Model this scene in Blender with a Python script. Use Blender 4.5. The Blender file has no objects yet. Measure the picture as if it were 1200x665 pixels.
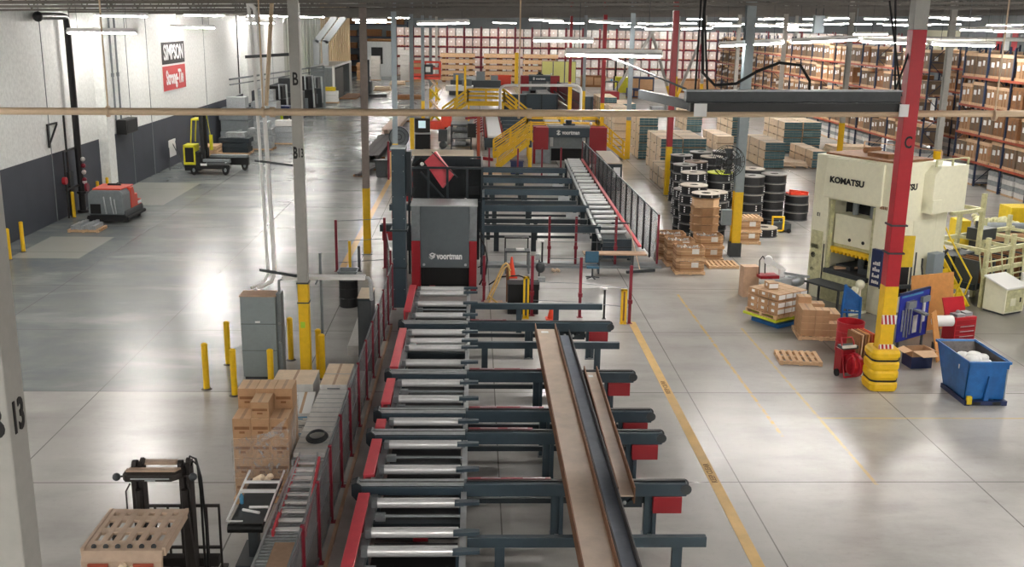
import bpy, math, random
from mathutils import Vector, Matrix
rnd = random.Random(7)
SC = bpy.context.scene
COL = SC.collection
PI = math.pi

# ------------------------------------------------------------------ materials
def lin(h):
    h = h.lstrip('#'); o = []
    for i in (0, 2, 4):
        c = int(h[i:i+2], 16) / 255
        o.append(c / 12.92 if c < .04045 else ((c + .055) / 1.055) ** 2.4)
    return (*o, 1)
MATS = {}
def mat(name, col, rough=.55, metal=0, var=.12, scale=6, emit=0, alpha=1, coat=0, spec=.5):
    if name in MATS: return MATS[name]
    m = bpy.data.materials.new(name); m.use_nodes = True
    nt = m.node_tree; b = nt.nodes['Principled BSDF']
    c = lin(col)
    b.inputs['Roughness'].default_value = rough
    b.inputs['Metallic'].default_value = metal
    b.inputs['Specular IOR Level'].default_value = spec
    if coat: b.inputs['Coat Weight'].default_value = coat
    if var:
        tc = nt.nodes.new('ShaderNodeTexCoord'); nz = nt.nodes.new('ShaderNodeTexNoise')
        nz.inputs['Scale'].default_value = scale; nz.inputs['Detail'].default_value = 5
        nz.inputs['Roughness'].default_value = .65
        mx = nt.nodes.new('ShaderNodeMix'); mx.data_type = 'RGBA'
        mx.inputs[6].default_value = tuple(min(1, v * (1 + var)) for v in c[:3]) + (1,)
        mx.inputs[7].default_value = tuple(v * (1 - var) for v in c[:3]) + (1,)
        mr = nt.nodes.new('ShaderNodeMapRange'); mr.inputs[1].default_value = .3; mr.inputs[2].default_value = .7
        nt.links.new(tc.outputs['Object'], nz.inputs['Vector']); nt.links.new(nz.outputs['Fac'], mr.inputs[0])
        nt.links.new(mr.outputs[0], mx.inputs[0]); nt.links.new(mx.outputs[2], b.inputs['Base Color'])
    else: b.inputs['Base Color'].default_value = c
    if emit:
        b.inputs['Emission Color'].default_value = c; b.inputs['Emission Strength'].default_value = emit
    if alpha < 1: b.inputs['Alpha'].default_value = alpha
    MATS[name] = m
    return m
def M(n): return MATS[n]
mat('white_paint', '#f0f2ef', .6); mat('cream', '#ebe9cf', .45, var=.05); mat('cream_dirty', '#c9c79c', .5, var=.25)
mat('yellow', '#f0c21c', .45, var=.08); mat('red', '#b3202c', .4, var=.06); mat('maroon', '#7d1a2c', .4); mat('pinkred', '#e2515c', .35, var=.06)
mat('machine_red', '#981a25', .4, var=.06); mat('machine_blue', '#35454f', .4, var=.08); mat('machine_dark', '#1f2a30', .5)
mat('panel_gray', '#5d6569', .4, var=.05); mat('light_steel', '#b9bdbf', .35, .3); mat('steel', '#8d9396', .38, .6)
mat('roller', '#f4f5f6', .25, .4, var=.05, scale=14); mat('roller_white', '#fbfcfc', .3, .1, var=.03)
mat('column_gray', '#a9a8a2', .5, var=.06); mat('column_blue', '#8a959a', .5, var=.06); mat('column_brown', '#8e827a', .55)
mat('black', '#0e0f10', .45); mat('black_matte', '#161718', .75); mat('rubber', '#17181a', .8)
mat('gray_dark', '#3b4043', .5); mat('gray_mid', '#7a8184', .5); mat('cabinet_gray', '#8b9596', .45, var=.06)
mat('galv', '#b5babd', .35, .55, var=.18, scale=12); mat('kraft', '#b48d68', .75, var=.12, scale=4); mat('kraft_light', '#dfbd98', .75, var=.08, scale=3)
mat('kraft_dark', '#8a5f3c', .8, var=.2); mat('kraft_gray', '#796552', .75, var=.14, scale=3); mat('wood', '#d4b08a', .7, var=.18, scale=9); mat('wood_pale', '#efd9bd', .7, var=.1, scale=5)
mat('wood_dark', '#8d6238', .8, var=.2); mat('plywood', '#c98d4f', .65, var=.12); mat('teal_end', '#4d6b70', .6, var=.12)
mat('rust_web', '#ccb7a0', .5, 0, var=.12, scale=2.5); mat('rust_edge', '#80593e', .6, .2, var=.25, scale=5); mat('mill_blue', '#7f8897', .65, 0, var=.12, scale=3)
mat('mill_dark', '#3f3b3b', .65, 0, var=.2)
mat('label_white', '#f2f2f0', .5, var=0); mat('text_white', '#f4f5f5', .5, var=0); mat('text_black', '#101012', .5, var=0)
mat('orange', '#e5592a', .4); mat('orange_red', '#de4a33', .4, var=.06); mat('hazard_yellow', '#d8bb22', .45)
mat('blue', '#1f63a6', .4, var=.2, scale=5); mat('board_blue', '#26329a', .45, var=.06); mat('navy', '#1d2b55', .5); mat('hopper_in', '#5a5654', .6, .3, var=.3)
mat('rack_orange', '#a9482b', .45, var=.15); mat('rack_blue', '#27344f', .5); mat('wrap_white', '#dcdad6', .35, var=.1); mat('wrap_pink', '#cfc0ba', .5, var=.12, scale=1.5)
mat('wrap_gray', '#9a9fa0', .4, var=.3, scale=6); mat('pipe_beige', '#d3bb9c', .4, var=.05); mat('tube_emit', '#fffaf4', .5, var=0, emit=95)
mat('pipe_black', '#1c1c1e', .45); mat('deck', '#1d1a18', .8, var=.15, scale=.6); mat('joist', '#6c6863', .6, var=.1); mat('dark_wall', '#3c414b', .65, var=.1, scale=.8)
mat('corr_gray', '#c2c6bc', .5, var=.05, scale=.5); mat('corr_beige', '#cbb692', .6, var=.05); mat('forklift_dust', '#b49d88', .55, var=.1); mat('fork_dark', '#241f1c', .6, var=.2)
mat('hyster_yellow', '#d6cf25', .45); mat('lime', '#c6d433', .5); mat('clear_film', '#e8ebea', .15, alpha=.2, var=0); mat('sky_blue', '#4a8fb5', .4)
mat('cone_orange', '#f5502f', .5, var=0); mat('screen', '#c8e2ea', .3, var=0, emit=.3); mat('mesh_dark', '#24282b', .6, alpha=.4, var=0); mat('mesh_gray', '#77797b', .6, alpha=.42, var=0)
mat('sign_red', '#c23a3c', .45, var=.03); mat('sign_black', '#1c1c1c', .5, var=0); mat('tape_yellow', '#e0bb76', .5, var=.12, scale=2); mat('beige_top', '#dccbb3', .5, var=.06)
mat('green_tag', '#b7dd3a', .5, var=0); mat('chair_blue', '#3d6b85', .5); mat('tan', '#c3a184', .6); mat('coil_top', '#8f8c88', .45, .3, var=.12); mat('coil_top_light', '#c4bbae', .5, var=.08)
mat('coil_black', '#18191b', .5, var=.3, scale=9); mat('coil_brown', '#8a7464', .5); mat('pale_yellow', '#e3e08a', .5, var=.05); mat('lens_red', '#a0472f', .3)

# ------------------------------------------------------------------ mesh helpers
class MB:
    def __init__(s): s.v = []; s.f = []; s.mi = []; s.sm = []; s.cur = 0
    def mt(s, i): s.cur = i; return s
    def add(s, vs, fs, sm=False):
        b = len(s.v); s.v += [tuple(v) for v in vs]
        for f in fs: s.f.append([b + i for i in f]); s.mi.append(s.cur); s.sm.append(sm)
        return s
    def box(s, x0, y0, z0, x1, y1, z1):
        x0, x1 = sorted((x0, x1)); y0, y1 = sorted((y0, y1)); z0, z1 = sorted((z0, z1))
        return s.add([(x0,y0,z0),(x1,y0,z0),(x1,y1,z0),(x0,y1,z0),(x0,y0,z1),(x1,y0,z1),(x1,y1,z1),(x0,y1,z1)],
              [(3,2,1,0),(4,5,6,7),(0,1,5,4),(1,2,6,5),(2,3,7,6),(3,0,4,7)])
    def cb(s, cx, cy, z0, w, d, h): return s.box(cx-w/2, cy-d/2, z0, cx+w/2, cy+d/2, z0+h)
    def bar(s, a, b, w, h=None, up=(0,0,1)):
        h = h or w; a = Vector(a); b = Vector(b); d = (b-a).normalized(); u = Vector(up)
        if abs(d.dot(u)) > .98: u = Vector((0,1,0))
        r = d.cross(u).normalized(); u = r.cross(d)
        vs = []
        for p in (a, b):
            for i, j in ((-1,-1),(1,-1),(1,1),(-1,1)): vs.append(p + r*(i*w/2) + u*(j*h/2))
        return s.add(vs, [(3,2,1,0),(4,5,6,7),(0,1,5,4),(1,2,6,5),(2,3,7,6),(3,0,4,7)])
    def cyl(s, a, b, r, n=12, r1=None, cap=True):
        a = Vector(a); b = Vector(b); d = (b-a).normalized(); r1 = r if r1 is None else r1
        u = Vector((0,0,1)) if abs(d.z) < .95 else Vector((1,0,0))
        x = d.cross(u).normalized(); y = d.cross(x)
        ring = [(math.cos(2*PI*i/n), math.sin(2*PI*i/n)) for i in range(n)]
        A = [a + x*(c*r) + y*(q*r) for c, q in ring]; B = [b + x*(c*r1) + y*(q*r1) for c, q in ring]
        s.add(A+B, [(i, n+i, n+(i+1) % n, (i+1) % n) for i in range(n)], True)
        if cap: s.add(A, [tuple(range(n))]); s.add(B, [tuple(range(n-1, -1, -1))])
        return s
    def tube(s, pts, r, n=8):
        pts = [Vector(p) for p in pts]
        vs = []; m = len(pts); px = None
        for i, p in enumerate(pts):
            d = (pts[min(i+1, m-1)] - pts[max(i-1, 0)]).normalized()
            if px is None:
                u = Vector((0,0,1)) if abs(d.z) < .9 else Vector((1,0,0)); x = d.cross(u).normalized()
            else: x = (px - d*px.dot(d)).normalized()
            px = x; y = d.cross(x)
            vs += [p + x*(r*math.cos(2*PI*k/n)) + y*(r*math.sin(2*PI*k/n)) for k in range(n)]
        fs = [(i*n+k, i*n+(k+1) % n, (i+1)*n+(k+1) % n, (i+1)*n+k) for i in range(m-1) for k in range(n)]
        s.add(vs, fs, True); s.add(vs[:n], [tuple(range(n-1,-1,-1))]); return s.add(vs[-n:], [tuple(range(n))])
    def prism(s, poly, vec):
        n = len(poly); vec = Vector(vec); A = [Vector(p) for p in poly]; B = [p+vec for p in A]
        s.add(A+B, [tuple(range(n-1,-1,-1)), tuple(range(n, 2*n))] + [(i, (i+1) % n, n+(i+1) % n, n+i) for i in range(n)]); return s
    def lathe(s, prof, c=(0,0,0), n=20, close=False):
        m = len(prof); vs = []
        for r, z in prof: vs += [(c[0]+r*math.cos(2*PI*k/n), c[1]+r*math.sin(2*PI*k/n), c[2]+z) for k in range(n)]
        rg = range(m if close else m-1)
        for i in rg:
            j = (i+1) % m
            s.add([vs[i*n+k] for k in range(n)]+[vs[j*n+k] for k in range(n)], [(k, (k+1) % n, n+(k+1) % n, n+k) for k in range(n)], True)
        return s
    def ball(s, c, r, sz=(1,1,1), n=10, m=6):
        vs = []; 
        for i in range(m+1):
            t = PI*i/m
            for k in range(n): vs.append((c[0]+r*sz[0]*math.sin(t)*math.cos(2*PI*k/n), c[1]+r*sz[1]*math.sin(t)*math.sin(2*PI*k/n), c[2]+r*sz[2]*math.cos(t)))
        return s.add(vs, [(i*n+k, (i+1)*n+k, (i+1)*n+(k+1) % n, i*n+(k+1) % n) for i in range(m) for k in range(n)], True)
    def quad(s, a, b, c, d): return s.add([a, b, c, d], [(0,1,2,3)])
    def xf(s, mtx): s.v = [tuple(mtx @ Vector(v)) for v in s.v]; return s
OFF = {}
def off_of(o):
    while o is not None:
        if o.name in OFF: return OFF[o.name]
        o = o.parent
    return (0,0,0)
SPLIT = set('leg wheel caster post handle red_side_cover upper_side_cover end_cap hanging_wire hanger_rod bearing drive_unit_bolt fork mast mast_rail spacer strapping upright base_slats drawer_pull strut_channel bracket tail_light outrigger mirror_frame foot column_leg lamp scissor_arm crate_layer bearer red_pushers sill stringer stair_railing railing sprocket_cover guide_frame side_frame rail chain_guide runner brace pipe_collar rear_rail knee_brace orange_side drawer_face hub end_plate machine_head parts_box valve frame_post tread fine_rail roller_cage cross_rail frame_rail box_wall slide_guide compressor side_door carton_face bright_panel clamp_band strap_ring side_rail cutoff torn_film side_leg white_plate base_frame fork_pocket coil_rim side_pipe outrigger clip pusher_bar front_wheel load_platform rear_rung stored_goods end_leg wire steel_strip hose hydraulic_hose mast_cylinder'.split())
def islands(mb):
    n = len(mb.v); par = list(range(n))
    def fd(i):
        while par[i] != i: par[i] = par[par[i]]; i = par[i]
        return i
    for f in mb.f:
        for q in f[1:]: par[fd(q)] = fd(f[0])
    g = {}
    for i in range(n): g.setdefault(fd(i), []).append(i)
    bb = [[ [min(mb.v[i][k] for i in ids)-.004 for k in range(3)], [max(mb.v[i][k] for i in ids)+.004 for k in range(3)], {r} ] for r, ids in g.items()]
    ch = True
    while ch:
        ch = False
        for i in range(len(bb)):
            for j in range(i+1, len(bb)):
                a, b = bb[i], bb[j]
                if all(a[0][k] <= b[1][k] and b[0][k] <= a[1][k] for k in range(3)):
                    bb[i] = [[min(a[0][k], b[0][k]) for k in range(3)], [max(a[1][k], b[1][k]) for k in range(3)], a[2] | b[2]]; del bb[j]; ch = True; break
            if ch: break
    if len(bb) < 2: return [mb]
    out = []
    for _, _, roots in bb:
        m_ = MB(); mp = {}
        for fi, f in enumerate(mb.f):
            if fd(f[0]) not in roots: continue
            for i in f:
                if i not in mp: mp[i] = len(m_.v); m_.v.append(mb.v[i])
            m_.f.append([mp[i] for i in f]); m_.mi.append(mb.mi[fi]); m_.sm.append(mb.sm[fi])
        out.append(m_)
    return out
def put(name, mb, m, parent=None, bevel=0, label=None, loc=None):
    if parent is not None and name in SPLIT:
        o = None
        for q in islands(mb): o = put1(name, q, m, parent, bevel, label, loc)
        return o
    return put1(name, mb, m, parent, bevel, label, loc)
def put1(name, mb, m, parent=None, bevel=0, label=None, loc=None):
    o_ = Vector(off_of(parent)) if parent is not None else Vector(loc or (0,0,0))
    me = bpy.data.meshes.new(name)
    me.from_pydata([tuple(Vector(v)-o_) for v in mb.v], [], mb.f)
    ms = m if isinstance(m, (list, tuple)) else [m]
    for q in ms: me.materials.append(M(q) if isinstance(q, str) else q)
    me.polygons.foreach_set('material_index', mb.mi); me.polygons.foreach_set('use_smooth', mb.sm)
    me.update()
    o = bpy.data.objects.new(name, me); COL.objects.link(o)
    if parent is not None: o.parent = parent
    elif loc: o.location = loc
    if bevel:
        b = o.modifiers.new('edge', 'BEVEL'); b.width = bevel; b.segments = 2; b.limit_method = 'ANGLE'; b.angle_limit = math.radians(40)
        b.harden_normals = False
    if label: o['label'] = label
    return o
def tag(o, label, cat=None, group=None, kind=None):
    o['label'] = label
    if cat: o['category'] = cat
    if group: o['group'] = group
    if kind: o['kind'] = kind
    return o
def thing(name, label, cat, loc=(0,0,0), rz=0, group=None, world=False):
    o = bpy.data.objects.new(name, None); COL.objects.link(o); o.empty_display_size = .2
    o.location = loc; o.rotation_euler = (0,0,rz)
    if world: OFF[o.name] = tuple(loc)
    else: OFF[o.name] = (0,0,0)
    return tag(o, label, cat, group)
PROTOS = []
def kids(o): return [c for c in bpy.data.objects if c.parent is o]
def proto_tree(o): return (o, [proto_tree(c) for c in kids(o)])
def dup(tree, parent=None, loc=None, rz=None, label=None, group=None, scale=None):
    src, ch = tree; c = src.copy(); COL.objects.link(c)
    if parent is not None: c.parent = parent
    if loc is not None: c.location = loc
    if rz is not None: c.rotation_euler = (0,0,rz)
    if scale is not None: c.scale = scale
    if label: c['label'] = label
    if group: c['group'] = group
    for k in ch: dup(k, c)
    return c
def word(name, txt, size, mtx, m, parent=None, ext=.004, fat=0, sx=1, align='CENTER', shear=0):
    cu = bpy.data.curves.new(name, 'FONT'); cu.body = txt; cu.size = size; cu.extrude = ext; cu.offset = fat
    cu.align_x = align; cu.align_y = 'CENTER'; cu.shear = shear; cu.resolution_u = 3
    t = bpy.data.objects.new(name+'_src', cu); COL.objects.link(t)
    dg = bpy.context.evaluated_depsgraph_get(); me = bpy.data.meshes.new_from_object(t.evaluated_get(dg))
    bpy.data.objects.remove(t); bpy.data.curves.remove(cu)
    me.name = name; me.transform(Matrix.Translation(-Vector(off_of(parent))) @ mtx @ Matrix.Diagonal((sx,1,1,1)))
    me.materials.clear(); me.materials.append(M(m))
    o = bpy.data.objects.new(name, me); COL.objects.link(o)
    if parent is not None: o.parent = parent
    return o
def face_mtx(loc, right, up):
    r = Vector(right).normalized(); u = Vector(up).normalized(); n = r.cross(u)
    m = Matrix((r, u, n)).transposed().to_4x4(); m.translation = Vector(loc); return m

# ------------------------------------------------------------------ camera
cam = bpy.data.objects.new('camera', bpy.data.cameras.new('camera')); COL.objects.link(cam); SC.camera = cam
cam.data.sensor_width = 36; cam.data.lens = 36*1210/1200; cam.data.clip_end = 400
mm = Matrix([[0.9992907323196605, -0.006318376493623622, -0.0371229096182052], [-0.03441518733171554, 0.24690896027521497, -0.9684273644506001], [0.015284867711548368, 0.9690180821090476, 0.24651638761904515]]).to_4x4()
mm.translation = (0, 0, 9); cam.matrix_world = mm
SC.view_settings.view_transform = 'Standard'; SC.view_settings.look = 'None'; SC.view_settings.gamma = 1; SC.view_settings.exposure = 1.0
fm = MATS['clear_film']; nt_ = fm.node_tree; nz_ = nt_.nodes.new('ShaderNodeTexNoise'); nz_.inputs['Scale'].default_value = 7; nz_.inputs['Detail'].default_value = 6; nz_.inputs['Distortion'].default_value = 2.5
mr_ = nt_.nodes.new('ShaderNodeMapRange'); mr_.inputs[1].default_value = .45; mr_.inputs[2].default_value = .75; mr_.inputs[3].default_value = .08; mr_.inputs[4].default_value = .45
nt_.links.new(nz_.outputs['Fac'], mr_.inputs[0]); nt_.links.new(mr_.outputs[0], nt_.nodes['Principled BSDF'].inputs['Alpha'])
w = bpy.data.worlds.new('World'); SC.world = w; w.use_nodes = True
w.node_tree.nodes['Background'].inputs[0].default_value = (.55, .6, .65, 1); w.node_tree.nodes['Background'].inputs[1].default_value = .3

# ------------------------------------------------------------------ setting
def struct(name, mb, m, label=None, bevel=0):
    o = put(name, mb, m, None, bevel); o['kind'] = 'structure'
    if label: o['label'] = label
    return o
def floor_mat():
    m = bpy.data.materials.new('polished_concrete'); m.use_nodes = True; nt = m.node_tree; N = nt.nodes; L = nt.links; b = N['Principled BSDF']
    geo = N.new('ShaderNodeNewGeometry'); sep = N.new('ShaderNodeSeparateXYZ'); L.new(geo.outputs['Position'], sep.inputs[0])
    def math_(op, a, c=None, d=None):
        n = N.new('ShaderNodeMath'); n.operation = op
        for i, v in enumerate((a, c, d)):
            if v is None: continue
            if isinstance(v, (int, float)): n.inputs[i].default_value = v
            else: L.new(v, n.inputs[i])
        return n.outputs[0]
    def noise(scale, det=6, rough=.6, vec=None, dist=0):
        n = N.new('ShaderNodeTexNoise'); n.inputs['Scale'].default_value = scale; n.inputs['Detail'].default_value = det; n.inputs['Roughness'].default_value = rough
        n.inputs['Distortion'].default_value = dist
        L.new(vec or geo.outputs['Position'], n.inputs['Vector']); return n.outputs['Fac']
    def smooth(v, a, c):
        n = N.new('ShaderNodeMapRange'); n.interpolation_type = 'SMOOTHSTEP'; n.inputs[1].default_value = a; n.inputs[2].default_value = c; L.new(v, n.inputs[0]); return n.outputs[0]
    def mix(f, a, c, mode='MIX'):
        n = N.new('ShaderNodeMix'); n.data_type = 'RGBA'; n.blend_type = mode
        if isinstance(f, (int, float)): n.inputs[0].default_value = f
        else: L.new(f, n.inputs[0])
        for i, v in ((6, a), (7, c)):
            if isinstance(v, tuple): n.inputs[i].default_value = v
            else: L.new(v, n.inputs[i])
        return n.outputs[2]
    X, Y = sep.outputs[0], sep.outputs[1]
    n1 = noise(.16, 5, .6, dist=.3); n2 = noise(.7, 6, .62, dist=.2); n3 = noise(7, 5, .7)
    light = mix(smooth(n1, .35, .65), lin('#c2c0bb'), lin('#afaca8'))
    light = mix(smooth(n2, .3, .8), light, lin('#bab8b4'))
    dark = mix(smooth(n1, .35, .65), lin('#777e7e'), lin('#687175'))
    dark = mix(smooth(n2, .35, .8), dark, lin('#7f8482'))
    xe = math_('ADD', X, math_('MULTIPLY', math_('SUBTRACT', n2, .5), 1.5))
    # the old darker slab: left of the roller line and beyond the joint
    wm = math_('SUBTRACT', 1, smooth(xe, -9.0, -2.5))
    dm = math_('MULTIPLY', wm, smooth(Y, 24.28, 24.36))
    col = mix(dm, light, dark)
    # far floor turns a little greyer with wear
    col = mix(math_('MULTIPLY', smooth(n3, .5, .8), .25), col, lin('#8c8883'))
    # scuffs
    mp = N.new('ShaderNodeMapping'); mp.inputs['Scale'].default_value = (.35, 1.0, 1); L.new(geo.outputs['Position'], mp.inputs[0])
    sc = noise(.9, 7, .62, vec=mp.outputs[0]); col = mix(math_('MULTIPLY', smooth(sc, .42, .72), .36), col, lin('#85867f')); sd = noise(.5, 6, .6, vec=mp.outputs[0], dist=.3); col = mix(math_('MULTIPLY', smooth(sd, .48, .7), .3), col, lin('#d2d1cb'))
    # dark stained work area in front of the press
    st = math_('MULTIPLY', math_('MULTIPLY', smooth(X, 8.0, 10.5), math_('SUBTRACT', 1, smooth(X, 17, 19))), math_('MULTIPLY', smooth(Y, 25.6, 27.2), math_('SUBTRACT', 1, smooth(Y, 34, 37))))
    st = math_('MULTIPLY', st, math_('ADD', .7, math_('MULTIPLY', n2, .4)))
    col = mix(st, col, lin('#77756f'))
    # repaired pads by the left wall
    def rect(x0, x1, y0, y1, e=.05):
        return math_('MULTIPLY', math_('MULTIPLY', smooth(X, x0-e, x0+e), math_('SUBTRACT', 1, smooth(X, x1-e, x1+e))), math_('MULTIPLY', smooth(Y, y0-e, y0+e), math_('SUBTRACT', 1, smooth(Y, y1-e, y1+e))))
    pad = math_('MAXIMUM', rect(-17.6, -15.0, 38.8, 42.8), rect(-18.6, -15.2, 50.5, 57.6)); col = mix(math_('MULTIPLY', pad, .9), col, lin('#a8a9a1'))
    # joints
    def joint(v, period, phase, wd):
        p = math_('FRACT', math_('DIVIDE', math_('SUBTRACT', v, phase), period)); p = math_('ABSOLUTE', math_('SUBTRACT', p, .5))
        return math_('GREATER_THAN', p, .5 - wd/period)
    jn = math_('MAXIMUM', joint(X, 4.87, 5.41, .014), joint(Y, 5.19, 24.32, .018))
    col = mix(math_('MULTIPLY', jn, .75), col, lin('#5c5a57'))
    # worn tape and paint marks on the floor
    def tape(x0, x1, y0, y1, c, amt=.9, wear=.5):
        nonlocal col
        wr = smooth(noise(3.5, 8, .8), wear-.12, wear+.06)
        col = mix(math_('MULTIPLY', math_('MULTIPLY', rect(x0, x1, y0, y1, .01), wr), amt), col, lin(c))
    col = mix(math_('MULTIPLY', rect(-5.0, -4.75, 37.2, 62.0, .02), .8), col, lin('#dfae62'))
    tape(6.95, 7.03, 21.5, 34.0, '#d9b35c', .8, .5); tape(8.15, 8.23, 19.0, 30.0, '#d3b878', .7, .48); tape(8.2, 14.5, 22.58, 22.66, '#d3b878', .6, .44)
    L.new(col, b.inputs['Base Color'])
    ro = N.new('ShaderNodeMapRange'); ro.inputs[1].default_value = .3; ro.inputs[2].default_value = .75; ro.inputs[3].default_value = .75; ro.inputs[4].default_value = .35
    L.new(n2, ro.inputs[0]); L.new(ro.outputs[0], b.inputs['Specular IOR Level']); b.inputs['Roughness'].default_value = .25
    bp = N.new('ShaderNodeBump'); bp.inputs['Strength'].default_value = .12; bp.inputs['Distance'].default_value = .01; L.new(n3, bp.inputs['Height']); L.new(bp.outputs[0], b.inputs['Normal'])
    return m
XL, XR, YB, YF = -18.65, 76.0, -24.0, 182.0
struct('floor', MB().box(XL-.3, YB-.3, -.3, XR+.3, YF+.3, 0), floor_mat(), 'polished grey concrete floor with joints')
SL = .019
def zc(x): return 11.2 + SL*x
struct('ceiling', MB().prism([(XL-.3, YB-.3, zc(XL)), (XR+.3, YB-.3, zc(XR)), (XR+.3, YB-.3, zc(XR)+.3), (XL-.3, YB-.3, zc(XL)+.3)], (0, YF-YB+.6, 0)), 'deck')
PZ = 3.0
def wl(z0, z1): return MB().box(XL-.3, YB, z0, XL, 110, z1)
mbw = MB().box(XL-.3, YB, 0, XL, 104, PZ); mbw.mt(1).box(XL-.3, YB, PZ, XL, 104, 10.84)
# ribbed metal wall further down, grey then beige
mbw.mt(2)
y = 104
while y < 158:
    mbw.mt(2 if y < 128 else 3); mbw.box(XL-.3, y, 0, XL, y+1.6, 10.84); mbw.box(XL-.3, y+1.6, 0, XL+.12, y+2.0, 10.84); y += 2.0
struct('wall_left', mbw, ['dark_wall', 'white_paint', 'corr_gray', 'corr_beige'], 'white wall with a dark grey lower band')
struct('wall_far', MB().box(-45, YF, 0, XR+.3, YF+.3, 13), 'gray_mid')
struct('wall_far_left', MB().box(-45.3, 158, 0, -45, YF, 12), 'gray_mid')
mw = MB().box(XR, YB, 0, XR+.3, YF, 13); mw.mt(1).box(XR-.05, 164, 5, XR, 181, 8.6)
struct('wall_right', mw, ['gray_mid', 'cream'])
struct('wall_back', MB().box(XL-.3, YB-.3, 0, XR+.3, YB, 13), 'white_paint')
struct('floor_far_annex', MB().box(-45, 158.3, -.3, XL-.3, YF, 0), 'gray_mid')
struct('ceiling_far_annex', MB().box(-45, 158.3, 10.7, XL-.3, YF, 10.9), 'deck')
# pilasters of the left wall
for i, yy in enumerate((52.6, 85.5)):
    struct('trim_%d' % (i+1), MB().cb(XL+.24, yy, 0, .46, 1.0, zc(XL)-.02), 'white_paint', 'white pilaster of the left wall')
# thin joints of the wall panels
k = 5
for yy in (33, 46.2, 49.6, 57.2, 60.8, 73.5, 92, 98):
    struct('trim_%d' % k, MB().box(XL, yy, 0, XL+.02, yy+.05, zc(XL)-.02), 'gray_mid', 'vertical joint of the left wall'); k += 1
# roof joists
j = MB(); x0, x1 = XL, XR-.1
def zj(x, d): return zc(x) - d
j.bar((x0, 0, zj(x0, .06)), (x1, 0, zj(x1, .06)), .12, .08); j.bar((x0, 0, zj(x0, 1.75)), (x1, 0, zj(x1, 1.75)), .1, .08)
n = 48
for i in range(n):
    xa = x0 + (x1-x0)*i/n; xb = x0 + (x1-x0)*(i+.5)/n; xc = x0+(x1-x0)*(i+1)/n
    j.bar((xa, 0, zj(xa, 1.72)), (xb, 0, zj(xb, .08)), .035); j.bar((xb, 0, zj(xb, .08)), (xc, 0, zj(xc, 1.72)), .035)
jo = put('ceiling_joist', j, 'joist'); jo.location = (0, 25.2, 0); jo['kind'] = 'structure'; jo['label'] = 'roof truss joist spanning the hall'
yy = 32.0
while yy < 178:
    c = jo.copy(); COL.objects.link(c); c.location = (0, yy, 0); yy += 8.8
for xx in (-4.2, 10.4, 25, 39.6, 54.2):     # girders along the hall
    g = MB(); zz = zc(xx)-.06
    g.bar((xx, 20, zz-1.6), (xx, YF-1, zz-1.6), .16, .1); g.bar((xx, 20, zz-.15), (xx, YF-1, zz-.15), .18, .1)
    for i in range(81): g.bar((xx, 20+i*2, zz-1.6), (xx, 21+i*2, zz-.2), .05); g.bar((xx, 21+i*2, zz-.2), (xx, 22+i*2, zz-1.6), .05)
    struct('ceiling_girder', g, 'joist', 'roof girder running down the hall')
# long yellow lane line
yl = MB().box(4.8, 8, .001, 5.02, 30.6, .006)
yo = tag(put('lane_line', yl, 'tape_yellow'), 'wide yellow painted lane line beside the steel beams', 'floor marking', kind='structure')
for Y0 in (19.55, 24.7):
    word('lane_lettering', 'KEEP CLEAR', .17, face_mtx((4.91, Y0, .009), (0, 1, 0), (-1, 0, 0)), 'kraft_dark', yo, .002)
# ------------------------------------------------------------------ hanging lamps
def make_lamp(L=2.44):
    t = thing('ceiling_lamp', '', 'ceiling lamp')
    b = MB(); b.box(-L/2, -.1, .06, L/2, .1, .16); b.prism([(-L/2, -.16, .02), (-L/2, -.1, .08), (-L/2, .1, .08), (-L/2, .16, .02), (-L/2, .15, .02), (-L/2, .095, .065), (-L/2, -.095, .065), (-L/2, -.15, .02)], (L, 0, 0))
    put('housing', b, 'label_white', t)
    for y in (-.06, .06): put('tube', MB().cyl((-L/2+.04, y, -.0), (L/2-.04, y, -.0), .042, 8), 'tube_emit', t)
    e = MB(); e.box(-L/2-.03, -.1, -.03, -L/2+.03, .1, .1); e.box(L/2-.03, -.1, -.03, L/2+.03, .1, .1); put('end_cap', e, 'white_paint', t)
    w_ = MB()
    for x in (-L*.36, L*.36): w_.cyl((x, 0, .09), (x, 0, 1.55), .008, 5)
    put('hanging_wire', w_, 'gray_dark', t)
    return t
LP = make_lamp(); LPT = proto_tree(LP)
LAMPS = [(-14.54,38.5,8.36,-12.1,38.42,8.39),(-16.74,59.11,8.38,-14.3,59.02,8.39),(-16.08,73.1,8.59,-13.64,73.01,8.62),(-17.85,109.58,9.06,-15.42,109.5,9.1),(-8.78,76.53,8.9,-6.34,76.44,8.93),(-9.57,117.65,9.13,-7.13,117.57,9.16),(-2.72,50.03,8.8,-.28,49.96,8.88),(-3.22,108.99,8.95,-.78,108.91,8.99),(3.84,76.1,9.12,6.28,75.99,9.04),(2.37,43.27,8.24,4.81,43.18,8.25),(2.31,26.93,8.19,4.75,26.83,8.19),(7.21,67.49,9.06,9.65,67.36,8.94),(13.82,101.01,8.66,16.26,100.9,8.62),(14.28,89.0,8.52,16.71,88.9,8.53),(17.97,112.2,8.92,20.41,112.12,8.96),(15.89,81.69,8.6,18.32,81.62,8.71),(18.63,83.93,8.83,21.07,83.86,8.93),(23.28,91.51,9.07,25.72,91.39,8.96),(23.9,86.18,8.96,26.34,86.06,8.86),(25.57,87.03,8.65,28.01,86.94,8.65),(25.61,71.48,8.49,28.05,71.39,8.53),(9.3,40.08,8.2,11.74,40.03,8.35),(11.9,39.5,8.37,14.34,39.45,8.52),(14.73,39.94,8.44,17.17,39.84,8.4),(17.88,40.92,8.37,20.31,40.82,8.34),(26.13,56.5,8.91,28.57,56.4,8.9)]
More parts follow.
